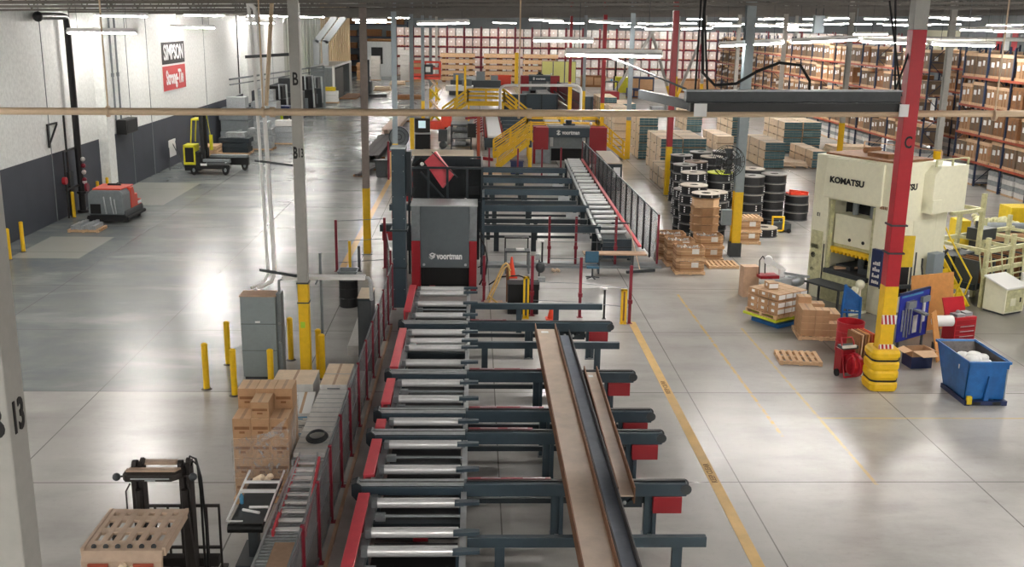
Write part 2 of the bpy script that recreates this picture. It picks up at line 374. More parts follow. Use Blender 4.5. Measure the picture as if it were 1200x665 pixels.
LABL = {0:'lit tube lamp hanging beside the white wall in the top left corner',1:'lit tube lamp hanging just above the black and red sign',9:'grey lamp hanging behind the big white lamp over the machine line',10:'long white tube lamp hanging closest over the machine line',
 21:'lit white lamp crossing the blue grey column above the long black tray',22:'dim lamp in line with the lit one above the black tray',23:'lamp hanging between the black tray and the red column',24:'lamp with a bright glare right of the red column'}
def put_lamp(x0, y0, z0, x1, y1, z1, label):
    a = Vector((x0,y0,z0)); b = Vector((x1,y1,z1)); c = (a+b)/2; d = b-a
    o = dup(LPT, loc=c, label=label, group='hanging tube lamps'); o.rotation_euler = (0, -math.atan2(d.z, d.xy.length), math.atan2(d.y, d.x))
for i, l in enumerate(LAMPS):
    put_lamp(*l, LABL.get(i, 'lit tube lamp far down the hall under the roof joists'))
# the rest of the hall's lamp rows: far ones, then unseen lamps added for the near floor
for Y_ in (100, 118, 136, 154, 170):
    for X_ in (-14, -5, 4, 13, 22, 31, 40, 50, 60, 70):
        if Y_ < 120 and X_ < 30: continue
        put_lamp(X_-1.22, Y_, 8.7+.012*X_, X_+1.22, Y_, 8.7+.012*X_, 'lit tube lamp far down the hall under the roof joists')
for X_, Y_ in [(45,78),(27.0,100),(24,46),(24,36)]:
    put_lamp(X_-1.22, Y_, 8.9, X_+1.22, Y_, 8.9, 'lit tube lamp hanging over the carton racks')
for X_, Y_ in [(-17.2,28),(-15,20),(-12,12),(-14,6.0),(15.5,26),(17,19),(12.5,13),(9,6.5),(20,12),(21,26),(0,-1.5),(6,-1.5),(-8,-3),(12,-2),(-12,-2),(0,-8),(8,-8),(-8,-8),(0,-15),(10,-15),(-10,-15),(19,0)]:  # unseen lamps added beside and behind the viewpoint to brighten the near floor
    put_lamp(X_-1.22, Y_, 8.5, X_+1.22, Y_, 8.5, 'added unseen tube lamp lighting the near floor')
for X_, Y_, z_ in [(-16.4,50,8.95),(-16.6,66,9.05),(-16.6,84,9.1),(-16.6,97,9.1)]: put_lamp(X_-1.22, Y_, z_, X_+1.22, Y_, z_, 'tube lamp hanging high along the white wall')
for Y_ in (70, 92, 114, 136, 158):
    for X_ in (34, 44, 54, 64): put_lamp(X_-1.22, Y_+(X_ % 7), 9.3+.012*X_, X_+1.22, Y_+(X_ % 7), 9.3+.012*X_, 'small bright tube lamp high between the roof joists at the right')
for c in list(kids(LP)): bpy.data.objects.remove(c)
bpy.data.objects.remove(LP)

# ------------------------------------------------------------------ columns
def column(name, label, x, y, w, m_top, m_bot='yellow', zb=2.62, ztop=None, kind='box', rows=(), base=True, zmid=None, mid=None):
    t = thing(name, label, 'column', (x, y, 0), world=True)
    zt = ztop or zc(x) - .02
    def seg(z0, z1, g=0):
        b = MB(); h = w/2+g
        if kind == 'box': b.box(x-h, y-h, z0, x+h, y+h, z1)
        else:
            b.box(x-h, y-h, z0, x+h, y-h+.03, z1); b.box(x-h, y+h-.03, z0, x+h, y+h, z1); b.box(x-.02, y-h+.03, z0, x+.02, y+h-.03, z1)
        return b
    bev = .012 if kind == 'box' and y < 60 else 0
    put('shaft', seg(zb, zmid or zt), m_top, t, bev)
    if zmid: put('upper_shaft', seg(zmid, zt), mid, t, bev)
    if m_bot: put('painted_base', seg(.02, zb, .004), m_bot, t, bev)
    if base: put('base_plate', MB().box(x-w/2-.08, y-w/2-.08, 0, x+w/2+.08, y+w/2+.08, .02), 'gray_mid', t)
    return t
cF = column('support_column', 'grey steel column cut by the left frame edge, marked 13', -4.34, 9.0, .36, 'column_gray', None, zb=.02)
for sx, tx in ((-.06, 'B'),): word('column_letter', tx, .42, face_mtx((-4.29, 9-.185, 5.42), (1,0,0), (0,0,1)), 'text_black', cF, fat=.012, sx=.75)
word('column_letter', '13', .42, face_mtx((-4.155, 9.0, 5.42), (0,1,0), (0,0,1)), 'text_black', cF, fat=.012, sx=.62)
cB = column('support_column', 'light grey column with yellow base between the steel bollards, marked B', -4.25, 25.15, .25, 'column_gray', zb=2.6)
word('column_letter', 'B', .42, face_mtx((-4.25, 25.02, 7.58), (1,0,0), (0,0,1)), 'text_black', cB, fat=.01, sx=.6)
word('column_letter', 'B', .38, face_mtx((-4.31, 25.02, 5.83), (1,0,0), (0,0,1)), 'text_black', cB, fat=.016, sx=.5)
word('column_letter', '13', .3, face_mtx((-4.18, 25.02, 5.83), (1,0,0), (0,0,1)), 'text_black', cB, fat=.006, sx=.5)
put('inspection_tag', MB().box(-4.33, 25.0, 1.45, -4.22, 25.02, 1.6), 'green_tag', cB)
put('clamp_band', MB().box(-4.4, 25.0, 2.58, -4.1, 25.3, 2.62).box(-4.4, 25.0, 2.08, -4.1, 25.3, 2.11), 'gray_dark', cB)
cC = column('support_column', 'bright red column with yellow foot in a yellow guard, marked C', 10.43, 24.75, .34, 'red', zb=2.72, zmid=8.95, mid='column_gray')
word('column_letter', 'C', .4, face_mtx((10.43, 24.574, 6.3), (1,0,0), (0,0,1)), 'text_black', cC, fat=.008, sx=.7)
st = MB()
for z in (1.75, .98):
    st.cur = 0; st.box(10.24, 24.555, z, 10.62, 24.565, z+.24); st.cur = 1
    for i in range(4): st.prism([(10.24+i*.1, 24.55, z), (10.29+i*.1, 24.55, z), (10.24+i*.1+.01, 24.55, z+.24), (10.24+i*.1-.04 if i else 10.24, 24.55, z+.24)], (0, .004, 0))
put('hazard_band', st, ['label_white', 'red'], cC)
put('strap_ring', MB().box(10.22, 24.54, 4.25, 10.64, 24.96, 4.29).box(10.22, 24.54, 3.55, 10.64, 24.96, 3.59), 'gray_dark', cC)
put('guard_plate', MB().box(10.66, 24.9, 3.15, 11.02, 24.94, 3.95), 'hazard_yellow', cC)
# far columns of the same grid
spec = [(-4.2,40,.26,'column_brown','dark brown column with yellow base on the lane line left of the grey machine','I'),(-4.2,55,.26,'column_blue','grey column with yellow base just right of the dark steel beams on the floor','I'),(-4.2,70,.26,'column_blue','grey column with yellow foot behind the operator kiosk','I'),
 (-4.2,85,.26,'column_blue','grey column standing at the scissor lift','I'),(-4.2,100,.26,'column_blue','grey column behind the scissor lift','I'),(-4.2,115,.26,'column_gray','grey column with yellow sleeve left of the yellow crossover','I'),
 (10.4,40,.34,'column_blue','blue grey column with yellow base carrying a round fan','I'),(10.4,55,.3,'machine_red','dark red column with yellow base at the coil stacks','box'),(10.4,70,.28,'column_blue','grey column with yellow base among the lumber stacks','I'),
 (10.4,85,.3,'machine_red','dark red column beside the far roller line','box'),(10.4,100,.28,'column_blue','grey column beyond the far roller line','I'),(10.4,115,.3,'machine_red','dark red column in front of the pale yellow screens','box'),
 (25,55,.3,'column_gray','light grey column with yellow base right behind the red column','I'),(25,70,.3,'column_gray','light grey column with yellow base behind the press','I'),(25,85,.3,'column_gray','light grey column left of the long carton rack','I'),(25,100,.3,'column_gray','light grey column far behind the fan column','I'),(25,115,.3,'column_gray','light grey column beside the leaning braces','I'),
 (25,130,.3,'column_gray','light grey column between the two leaning braces','I'),(39.6,130,.3,'column_gray','light grey column near the far racks','I')]
for x, y, w_, m_, lab, kd in spec:
    c = column('support_column', lab, x, y, w_, m_, kind=kd)
    if (x, y) == (10.4, 40):
        put('rubber_boot', MB().box(10.18, 39.78, .02, 10.62, 40.22, .58), 'gray_dark', c)
        put('switch_box', MB().box(9.72, 39.55, 1.35, 10.1, 39.8, 1.95), 'column_blue', c)
for a, b, lab in [((21.6,131,8.6),(24.4,131,.6),'grey diagonal brace leaning down to the right'), ((28.6,131,8.6),(25.6,131,.6),'grey diagonal brace leaning down to the left'), ((20.5,120,8.6),(15.6,120,.5),'grey diagonal brace left of the dark red column')]:
    t = thing('diagonal_brace', lab, 'brace', (b[0], b[1], 0), world=True)
    put('strut', MB().bar(a, b, .32, .32), 'column_gray', t)
    A = Vector(a); B = Vector(b); put('painted_foot', MB().bar(B+(A-B)*.0, B-(A-B).normalized()*.6, .34, .34).bar(B+(A-B)*.1, B, .335), 'yellow', t)
# yellow column guard
t = thing('column_guard', 'yellow plastic barrel guard around the foot of the red column', 'column guard', (10.43, 24.75, 0), world=True)
def rr(cx, cy, h, r, z, n=5):
    p = []
    for q, (sx, sy) in enumerate(((1,1),(-1,1),(-1,-1),(1,-1))):
        for i in range(n+1):
            an = q*PI/2 + i*PI/2/n; p.append((cx+sx*(h-r)+r*math.cos(an), cy+sy*(h-r)+r*math.sin(an), z))
    return p
zs = [(z_, h_-.05) for z_, h_ in [(.02,.40),(.1,.42),(.2,.42),(.26,.39),(.32,.39),(.38,.42),(.5,.42),(.56,.4),(.62,.42),(.74,.42),(.8,.39),(.86,.39),(.92,.42),(1.02,.42),(1.1,.38)]]
g = MB(); rings = [rr(10.43, 24.75, h, .16, z) for z, h in zs]; n = len(rings[0])
for a, b in zip(rings, rings[1:]): g.add(a+b, [(i, (i+1) % n, n+(i+1) % n, n+i) for i in range(n)], True)
inner = rr(10.43, 24.75, .2, .02, 1.1); g.add(rings[-1]+inner, [(i, (i+1) % n, n+(i+1) % n, n+i) for i in range(n)])
put('shell', g, 'yellow', t)
for z in (.29, .83): 
    r0 = rr(10.43, 24.75, .355, .16, z-.025); r1 = rr(10.43, 24.75, .355, .16, z+.025)
    put('strap', MB().add(r0+r1, [(i, (i+1) % n, n+(i+1) % n, n+i) for i in range(n)]), 'black', t)
# fan on the blue grey column
t = thing('column_fan', 'round black caged fan fixed to the blue grey column', 'fan', (10.0, 39.4, 3.9), world=True)
def ring(mb, c, r, tr, n=24, ax='y'):
    pts = [(c[0]+r*math.cos(2*PI*i/n), c[1], c[2]+r*math.sin(2*PI*i/n)) for i in range(n+1)]
    return mb.tube(pts, tr, 5)
cg = MB()
for yy_ in (39.15, 39.45):
    for r in (.12, .3, .46, .6): ring(cg, (9.75, yy_, 3.9), r, .012)
for i in range(18):
    a = 2*PI*i/18; cg.tube([(9.75+.1*math.cos(a), 39.12, 3.9+.1*math.sin(a)), (9.75+.6*math.cos(a), 39.15, 3.9+.6*math.sin(a)), (9.75+.6*math.cos(a), 39.45, 3.9+.6*math.sin(a))], .009, 4)
put('cage', cg, 'black_matte', t)
bl = MB()
for i in range(4):
    a = PI/2*i; bl.prism([(9.75+.08*math.cos(a), 39.28, 3.9+.08*math.sin(a)), (9.75+.52*math.cos(a-.35), 39.24, 3.9+.52*math.sin(a-.35)), (9.75+.52*math.cos(a+.35), 39.34, 3.9+.52*math.sin(a+.35))], (0, .02, 0))
put('blade', bl, 'gray_dark', t); put('motor', MB().cyl((9.75, 39.2, 3.9), (9.75, 39.62, 3.9), .13), 'gray_dark', t)
put('bracket', MB().bar((9.75, 39.6, 3.9), (10.25, 39.85, 3.9), .07), 'black_matte', t)

# ------------------------------------------------------------------ overhead pipes
def pz(x): return 6.9 + .0076*x
t = thing('sprinkler_pipe', 'long beige sprinkler pipe crossing the whole view', 'pipe', (0, 25.9, 0), world=True)
put('pipe_run', MB().cyl((-18.5, 25.6-.75, pz(-18.5)-.05), (6.2, 25.6-.75, pz(6.2)-.03), .085, 16).cyl((6.2, 25.6-.75, pz(6.2)-.03), (28, 25.15, pz(28)+.06), .08, 16), 'pipe_beige', t)
for x in (-8.62, -5.0, 1.05, 12.6):
    put('pipe_collar', MB().cyl((x-.03, 24.86, pz(x)-.04), (x+.03, 24.86, pz(x)-.04), .13, 14), 'pipe_beige', t)
    put('hanger_rod', MB().cyl((x, 24.86, pz(x)), (x, 24.86, zc(x)-.03), .02, 6), 'pipe_beige', t)
for x in (-4.78, 1.3): put('pipe_collar', MB().cyl((x-.06, 24.86, pz(x)-.04), (x+.06, 24.86, pz(x)-.04), .12, 14), 'pipe_beige', t)
t = thing('sprinkler_drop', 'thin beige sprinkler branch pipe slanting up behind the beige pipe', 'pipe', (-5, 25.3, 7), world=True)
put('pipe_run', MB().cyl((-4.97, 25.1, 6.95), (-4.75, 25.6, 10.2), .05, 8), 'pipe_beige', t)
# conduits to the electrical cabinet
t = thing('conduit_run', 'pair of white conduits curving down beside the column marked B', 'conduit', (-5.1, 26, 2.2), world=True)
for dx, r in ((0, .055), (-.17, .04)):
    pts = [(-7.6+dx, 26, 9.45-dx), (-5.9+dx, 26, 9.48-dx), (-5.55+dx, 26, 9.42-dx), (-5.33+dx, 26, 9.2-dx), (-5.25+dx, 26, 8.8), (-5.14+dx, 26, 4), (-5.12+dx, 26, 2.6), (-5.2+dx, 25.9, 2.42), (-5.4+dx, 25.8, 2.32), (-5.5+dx, 25.7, 2.3)]
    put('conduit', MB().tube(pts, r, 8), 'label_white', t)
put('strut_channel', MB().bar((-5.6, 26.05, 8.05), (-4.42, 25.35, 8.15), .07).bar((-5.5, 26.1, 5.5), (-4.42, 25.3, 5.5), .05).bar((-5.5, 26.1, 2.68), (-4.42, 25.3, 2.72), .07), 'gray_dark', t)
t = thing('branch_pipe', 'cream branch pipe running right at lamp height behind the red column', 'pipe', (19, 41.5, 8.6), world=True)
put('pipe_run', MB().cyl((13.2, 41.5, 8.55), (25.5, 41.3, 8.62), .08, 10), 'wrap_white', t)
for x in (15, 19.5, 24): put('hanger_rod', MB().cyl((x, 41.4, 8.6), (x, 41.4, zc(x)-.05), .02, 6), 'gray_mid', t)
t = thing('hanging_unit', 'small blue grey unit hanging from the roof left of the red column', 'hanging unit', (13.6, 41.6, 8.9), world=True)
put('unit_body', MB().box(13.45, 41.8, 8.72, 13.85, 42.1, 9.4), 'column_blue', t, .02); put('hanger_rod', MB().cyl((13.5, 41.9, 9.4), (13.5, 41.9, zc(13.5)-.05), .02, 6).cyl((13.8, 41.9, 9.4), (13.8, 41.9, zc(13.8)-.05), .02, 6), 'gray_dark', t)
# black rail tray
t = thing('hoist_rail_box', 'long black rail housing hanging in front of the carton racks', 'hoist rail', (7.4, 25, 7.3), world=True)
zr = lambda x: 7.0 + .012*(x-5)
put('upper_channel', MB().bar((4.95, 24.5, zr(4.95)+.34), (10.05, 24.5, zr(10.05)+.34), .3, .26), 'gray_dark', t, .02)
put('lower_channel', MB().bar((5.05, 24.5, zr(5)+.1), (10.05, 24.5, zr(10)+.1), .42, .2), 'black', t)
put('top_flange', MB().bar((4.92, 24.5, zr(4.95)+.48), (10.05, 24.5, zr(10.05)+.48), .42, .03), 'steel', t)
put('end_plate', MB().box(5.12, 24.2, 6.9, 5.42, 24.23, 7.2), 'label_white', t); put('end_plate', MB().box(9.98, 24.2, 6.95, 10.2, 24.23, 7.24), 'label_white', t)
put('side_arm', MB().bar((4.2, 26.5, 7.25), (5.2, 24.3, 7.12), .12, .22), 'gray_dark', t)
rd = MB()
for a, b in [((5.2,24.6,7.4),(5.35,25.2,10.2)), ((5.5,24.6,7.4),(5.2,24.5,10.2)), ((9.95,24.6,7.4),(10.9,25,10.3)), ((10.0,24.6,7.4),(9.7,24.6,10.3)),((10.15,24.6,7.4),(9.75,24.9,9.6))]: rd.cyl(a, b, .025, 6)
put('hanger_rod', rd, 'black_matte', t)
put('hose', MB().tube([(5.3,24.5,10.0),(5.25,24.4,8.8),(5.3,24.35,7.9),(5.6,24.35,7.62),(6.1,24.35,7.66),(6.6,24.4,7.95),(7.1,24.4,8.15),(7.6,24.4,8.1),(7.85,24.4,7.75),(7.9,24.5,7.5)], .035, 8), 'black_matte', t)
put('guide_bar', MB().bar((3.2, 27.4, 8.25), (5.0, 24.7, 7.5), .04), 'gray_dark', t)

# ------------------------------------------------------------------ pallet racks on the right
LV = [0.0, 1.45, 3.0, 4.62, 6.25]
def rack(x0, x1, y0, y1, nb, label, along='y', lv=LV, top=8.0, m_up='rack_blue', m_beam='rack_orange'):
    t = thing('pallet_rack', label, 'pallet rack', (x0, y0, 0), world=True)
    L = (y1-y0)
    for i in range(nb+1):
        yy = y0 + L*i/nb; u = MB()
        for xx in (x0, x1): u.cb(xx, yy, 0, .1, .09, top)
        z = .2; s = 1
        while z < top-1.0:
            u.bar((x0, yy, z), (x1, yy, z), .05); u.bar((x0 if s > 0 else x1, yy, z), (x1 if s > 0 else x0, yy, z+1.1), .04); z += 1.1; s = -s
        put('upright_frame', u, m_up, t)
    for z in lv[1:]:
        for xx in (x0-.03, x1+.03): put('beam', MB().box(xx-.03, y0, z-.13, xx+.03, y1, z), m_beam, t)
    return t
rack(29.3, 30.5, 47.6, 62.2, 5, 'blue and orange pallet rack at the right edge of the view')
rack(34.2, 35.4, 56.0, 76.4, 7, 'blue and orange pallet rack standing behind the gap between the two front racks')
rack(29.3, 30.5, 67.0, 127.0, 20, 'long orange pallet rack running away behind the press')
def carton_mesh(name, w, d, h, mats, lid=True, labels=True, seed=0):
    r = random.Random(seed); b = MB()
    b.cur = 4
    for xx in (-.5, -.06, .38): b.box(xx*w, -d/2, 0, xx*w+.1*w, d/2, .1)
    b.box(-w/2, -d/2, .1, w/2, d/2, .13)
    b.cur = 0; b.box(-w/2+.03, -d/2+.03, .13, w/2-.03, d/2-.03, h)
    if lid: b.cur = 1; b.box(-w/2, -d/2, h-.14, w/2, d/2, h+.02)
    else:
        b.cur = 1; b.box(-w/2+.03, -d/2+.03, h, w/2-.03, d/2-.03, h+.01)
    if labels:
        b.cur = 2; z = h*.5
        b.box(-w/2+.0, -.30, z, -w/2+.03, -.14, z+.26); b.box(-w/2+.0, .1, z-.05, -w/2+.03, .38, z+.2)
        b.box(-.18, -d/2+.0, z, .02, -d/2+.03, z+.24)
    b.cur = 3
    for q in (-.25, .05): b.box(-w/2+.018, q*d, .13, -w/2+.031, q*d+.04, h-.14)
    me = bpy.data.meshes.new(name); me.from_pydata(b.v, [], b.f); 
    for q in mats: me.materials.append(M(q))
    me.polygons.foreach_set('material_index', b.mi); return me
CM = [carton_mesh('carton', 1.1, 1.15, 1.18, ['kraft_gray','kraft_light','label_white','kraft_dark','wood'], seed=1),
      carton_mesh('carton', 1.1, 1.05, 1.05, ['kraft','kraft_light','label_white','kraft_dark','wood'], seed=2),
      carton_mesh('carton', 1.1, 1.15, .9, ['kraft_gray','kraft_light','label_white','kraft','wood'], lid=False, seed=3),
      carton_mesh('carton', 1.1, 1.1, 1.15, ['kraft_dark','kraft','label_white','kraft_gray','wood'], lid=False, seed=4)]
def bundle_mesh():
    b = MB()
    for xx in (-.5, -.05, .4): b.box(xx, -.55, 0, xx+.1, .55, .1)
    for i in range(4):
        b.cur = 1 + i % 2; b.box(-.5, -.56, .1+i*.27, .5, .56, .1+i*.27+.25)
    me = bpy.data.meshes.new('wrapped_bundle'); me.from_pydata(b.v, [], b.f)
    for q in ('wood', 'wrap_white', 'wrap_gray'): me.materials.append(M(q))
    me.polygons.foreach_set('material_index', b.mi); return me
BM = bundle_mesh(); nC = 0
def load(name, me, loc, rz, label, cat, group):
    o = bpy.data.objects.new(name, me); COL.objects.link(o); o.location = loc; o.rotation_euler = (0,0,rz); o.scale = (1.05, 1.1, 1.12) if name == 'pallet_carton' else (1, 1, 1); return tag(o, label, cat, group)
for (y0, y1, nb, lab) in ((47.6, 62.2, 5, 'right edge rack'), (67.0, 127.0, 20, 'long orange rack'), (56.0, 76.4, 7, 'rack behind the gap')):
    bay = (y1-y0)/nb
    for li, z in enumerate(LV):
        for i in range(nb):
            for q in (0, 1):
                if rnd.random() < .05: continue
                yy = y0 + bay*(i+.27+.46*q); o = ((29.85 if nb != 7 else 34.75)+rnd.uniform(-.06,.06), yy, z+.005)
                if li == 0: load('wrapped_bundle', BM, o, rnd.uniform(-.03,.03), 'grey and white strapped bundle on the floor level of the '+lab, 'bundle', 'bundles under the '+lab)
                else:
                    me = CM[rnd.choice((0,0,0,1,1,2,3))]; nC += 1
                    load('pallet_carton', me, o, rnd.uniform(-.04,.04), 'brown labelled pallet carton on level %s of the %s' % (('one','two','three','four')[li-1], lab), 'carton', 'cartons on the '+lab)
# far racks across the end of the hall
def rack_x(y0, y1, x0, x1, nb, label, lv, top):
    t = thing('pallet_rack', label, 'pallet rack', (x0, y0, 0), world=True)
    for i in range(nb+1):
        xx = x0 + (x1-x0)*i/nb; u = MB()
        for yy in (y0, y1): u.cb(xx, yy, 0, .16, .12, top)
        put('upright_frame', u, 'maroon', t)
    for z in lv[1:]: put('beam', MB().box(x0, y0-.05, z-.16, x1, y0, z), 'maroon', t)
LV2 = [0, 1.6, 3.2, 4.8, 6.4]
rack_x(174.5, 175.8, -13, 71, 30, 'dark red pallet rack across the far end of the hall', LV2, 8.0)
wm_ = []
for sd, ms in ((1, ['wrap_pink','wrap_white','label_white','kraft','wood']), (2, ['wrap_white','wrap_pink','label_white','kraft','wood'])): wm_.append(carton_mesh('wrapped_load', 1.15, 1.15, 1.3, ms, lid=False, seed=sd))
cells = [(z, i, q) for z in LV2 for i in range(30) for q in (0, 1)]
cells.sort(key=lambda c: (abs(-13 + 2.8*(c[1]+.27+.46*c[2]) - 14), c[0])); stuff = MB()
for n_, (z, i, q) in enumerate(cells):
    xx = -13 + 2.8*(i+.27+.46*q)
    if n_ < 290: load('wrapped_load', wm_[rnd.random() < .4], (xx, 175.1, z+.005), 0, 'pale wrapped pallet load in the far red rack', 'pallet load', 'wrapped loads in the far rack')
    else: stuff.box(xx-.57, 174.55, z+.005, xx+.57, 175.7, z+1.3)
if stuff.v: tag(put('wrapped_load', stuff, 'wrap_pink', loc=(0,0,0)), 'pale wrapped pallet loads further along the far red rack', 'pallet load', 'wrapped loads in the far rack', 'stuff')
# ------------------------------------------------------------------ roller conveyor in the foreground
def roller(mb, x0, x1, y, z, r): return mb.cyl((x0, y, z), (x1, y, z), r, 16)
t = thing('roller_conveyor', 'long silver roller conveyor with red left rail leading to the grey machine', 'conveyor', (-1, 14, 0), world=True)
RY = [30.87,30.35,29.15,27.93,26.3,25.52,24.96,23.78,22.35,21.32,20.0,18.82,17.66,16.3,15.24,14.63,13.4,12.6,11.5]
for y in RY:
    put('roller', roller(MB(), -1.62, -.22, y, .95, .088), 'roller', t)
    put('bearing', MB().box(-1.72, y-.07, .88, -1.62, y+.07, 1.02).box(-.22, y-.05, .88, -.15, y+.05, 1.0), 'steel', t)
    put('cover_plate', MB().prism([(-.3, y-.24, 1.0), (.12, y-.2, 1.0), (.12, y-.1, 1.0), (-.12, y-.08, 1.0), (-.3, y-.12, 1.0)], (0, 0, .06)), 'machine_blue', t)
put('right_rail', MB().box(-.2, 10.5, .78, -.1, 31.2, .9), 'light_steel', t)
put('left_rail', MB().box(-1.78, 10.5, .7, -1.66, 31.2, .86), 'steel', t)
for a, b in [(28.25,31.2),(23.35,26.55),(21.0,22.55),(19.6,20.05),(17.35,19.0),(10.5,16.6)]:
    put('side_guard', MB().box(-1.98, a, .94, -1.78, b, 1.0).box(-1.98, a, .5, -1.93, b, .94), 'pinkred' if b < 40 else 'red', t, .01)  # red guards coloured pinkish: the light on their tops is in the colour
for y in (29.7, 24.4, 21.8, 17.2, 15.0, 11.0):
    for x in (-1.72, -.2): put('leg', MB().box(x-.06, y-.06, 0, x+.06, y+.06, .78), 'machine_blue', t)
for y in (29.75, 25.05, 22.0, 18.2, 15.9, 14.0, 11.2): put('cross_member', MB().box(-1.68, y-.07, .66, -.15, y+.07, .8), 'machine_dark', t)
for y in (28.6, 21.85, 20.9, 18.25, 15.85, 14.1, 25.2): put('pusher_bar', MB().cyl((-1.6, y, .93), (-.2, y, .93), .03, 8).box(-1.62, y-.06, .86, -1.45, y+.05, .98), 'steel', t)
for a, b in [(10.6,13.9),(14.1,15.8),(16.0,18.1),(18.35,21.9),(22.1,24.9),(25.2,29.6),(29.9,31.1)]: put('shadow_plate', MB().box(-1.64, a, .42, -.24, b, .46), 'black', t)  # black plates, also standing in for the deep shadow between the rollers
put('drive_motor', MB().cyl((-1.5, 16.1, .5), (-.9, 16.1, .5), .1, 10).box(-1.0, 15.95, .4, -.75, 16.25, .6), 'machine_red', t)
# ------------------------------------------------------------------ cross transfer beams
LBL = ['at the far end nearest the grey machine','second from the grey machine, below the end of the grey beam','third from the grey machine','fourth, right under the middle of the steel beams','nearest to the viewer under the steel beams']
for i, (y, xl, xr, stripe) in enumerate([(27.02,-1.98,3.76,.9),(22.92,-2.0,3.77,1.6),(20.44,-2.02,3.78,1.5),(19.27,-2.05,3.8,1.2),(16.94,-2.07,3.83,1.4)]):
    t = thing('transfer_beam', 'dark blue grey cross transfer with red end box, '+LBL[i], 'conveyor beam', (0, y, 0), world=True, group='cross transfer beams')
    b = MB(); b.box(xl+.1, y-.11, .83, -.15, y+.11, .99); b.box(-.15, y-.11, .8, xr, y+.11, 1.05)
    put('beam_body', b, 'machine_blue', t, .012)
    ch = MB(); ch.box(xl+.05, y-.085, 1.0, -.15, y-.06, 1.06); ch.box(xl+.05, y+.06, 1.0, -.15, y+.085, 1.06); put('chain_guide', ch, 'light_steel', t)
    put('chain_channel', MB().box(-.1, y-.03, 1.052, xr-.02, y+.05, 1.075).box(xl+.1, y-.05, 1.0, -.15, y+.05, 1.03), 'black', t)
    put('guide_strip', MB().box(-.08, y+.03, 1.06, stripe, y+.1, 1.085), 'maroon', t)
    put('strip_lettering', MB().box(.15, y+.045, 1.086, .5, y+.07, 1.088).box(stripe-.5, y+.045, 1.086, stripe-.1, y+.07, 1.088), 'light_steel', t)
    put('sprocket_cover', MB().cyl((xr-.02, y-.13, .94), (xr-.02, y-.115, .94), .1, 14).cyl((xr-.02, y+.115, .94), (xr-.02, y+.13, .94), .1, 14), 'gray_dark', t)
    put('end_bracket', MB().prism([(xl+.12, y-.13, 1.0), (xl+.12, y-.13, .84), (xl+.02, y-.13, .74), (xl-.06, y-.13, .84), (xl-.06, y-.13, 1.04), (xl+.04, y-.13, 1.08)], (0, .26, 0)), 'machine_dark', t)
    put('red_end_box', MB().box(xr-.6, y-.13, .48, xr-.08, y+.1, .8), 'machine_red', t, .01)
    put('red_end_post', MB().box(xl+.06, y-.1, .1, xl+.14, y+.1, .84), 'machine_red', t)
    for x in (1.52, 3.2):
        put('leg', MB().box(x-.11, y-.07, 0.03, x-.04, y+.07, .8).box(x+.04, y-.07, .03, x+.11, y+.07, .8).box(x-.1, y-.02, .03, x+.1, y+.02, .8), 'machine_blue', t)
        put('foot', MB().box(x-.13, y-.1, 0, x+.13, y+.1, .03).cyl((x-.07, y-.02, .03), (x-.07, y-.02, .13), .03, 8).cyl((x+.07, y-.02, .03), (x+.07, y-.02, .13), .03, 8), 'steel', t)
    put('tie_bar', MB().box(-.15, y+.12, .56, 3.2, y+.18, .66), 'machine_dark', t)
    put('drive_unit', MB().box(2.3, y-.02, .55, 3.05, y+.1, .78).cyl((2.45, y-.06, .68), (2.75, y-.06, .68), .05, 8).cyl((2.85, y-.1, .66), (2.85, y+.1, .66), .07, 10), 'machine_dark', t)
    put('drive_unit_bolt', MB().ball((2.5, y-.1, .7), .035, n=6, m=4).ball((2.72, y-.1, .68), .04, n=6, m=4), 'light_steel', t)
for i, (y, l1, l2, lab) in enumerate([(29.45,.45,2.9,'plain dark support trestle just below the black pit box'),(25.68,.3,3.25,'plain dark support trestle under the far ends of the steel beams'),(15.2,.45,3.35,'plain dark support trestle nearest to the viewer')]):
    t = thing('support_trestle', lab, 'trestle', (0, y, 0), world=True, group='support trestles')
    put('top_rail', MB().box(-.08, y-.06, .72, 3.82, y+.06, .9), 'machine_blue', t, .008)
    for x in ((l1, l2) if i else (-.02, 1.35, 2.45)): put('leg', MB().box(x-.08, y-.05, 0, x+.08, y+.05, .72), 'machine_blue', t)
# ------------------------------------------------------------------ steel beams lying on the transfers
def hbeam(name, lab, x0, x1, y0, y1, web, edge, h=.3, tf=.025, rot=0, zb=1.078):
    t = thing(name, lab, 'steel beam', ((x0+x1)/2, (y0+y1)/2, zb), rz=rot)
    w_ = x1-x0; L = y1-y0
    put('web', MB().box(-w_/2+tf, -L/2, h*.42, w_/2-tf, L/2, h*.42+.02), web, t)
    put('flange', MB().box(-w_/2, -L/2, 0, -w_/2+tf, L/2, h), edge, t, .004)
    put('flange', MB().box(w_/2-tf, -L/2, 0, w_/2, L/2, h), edge, t, .004)
    if web == 'rust_web': put('paint_mark', MB().box(-w_*.22, L/2-.35, h*.42+.021, w_*.12, L/2-.2, h*.42+.024), 'label_white', t)
    return t
hbeam('steel_beam', 'widest rusty brown steel beam, leftmost of the three on the transfers', 1.6, 2.14, 8.5, 25.75, 'rust_web', 'rust_edge')
hbeam('steel_beam', 'blue grey steel beam lying between the two rusty ones', 2.15, 2.46, 8.5, 25.2, 'mill_blue', 'mill_dark')
hbeam('steel_beam', 'shortest rusty steel beam on the right of the blue grey one', 2.49, 2.8, 16.0, 22.35, 'rust_web', 'rust_edge', rot=-.012)

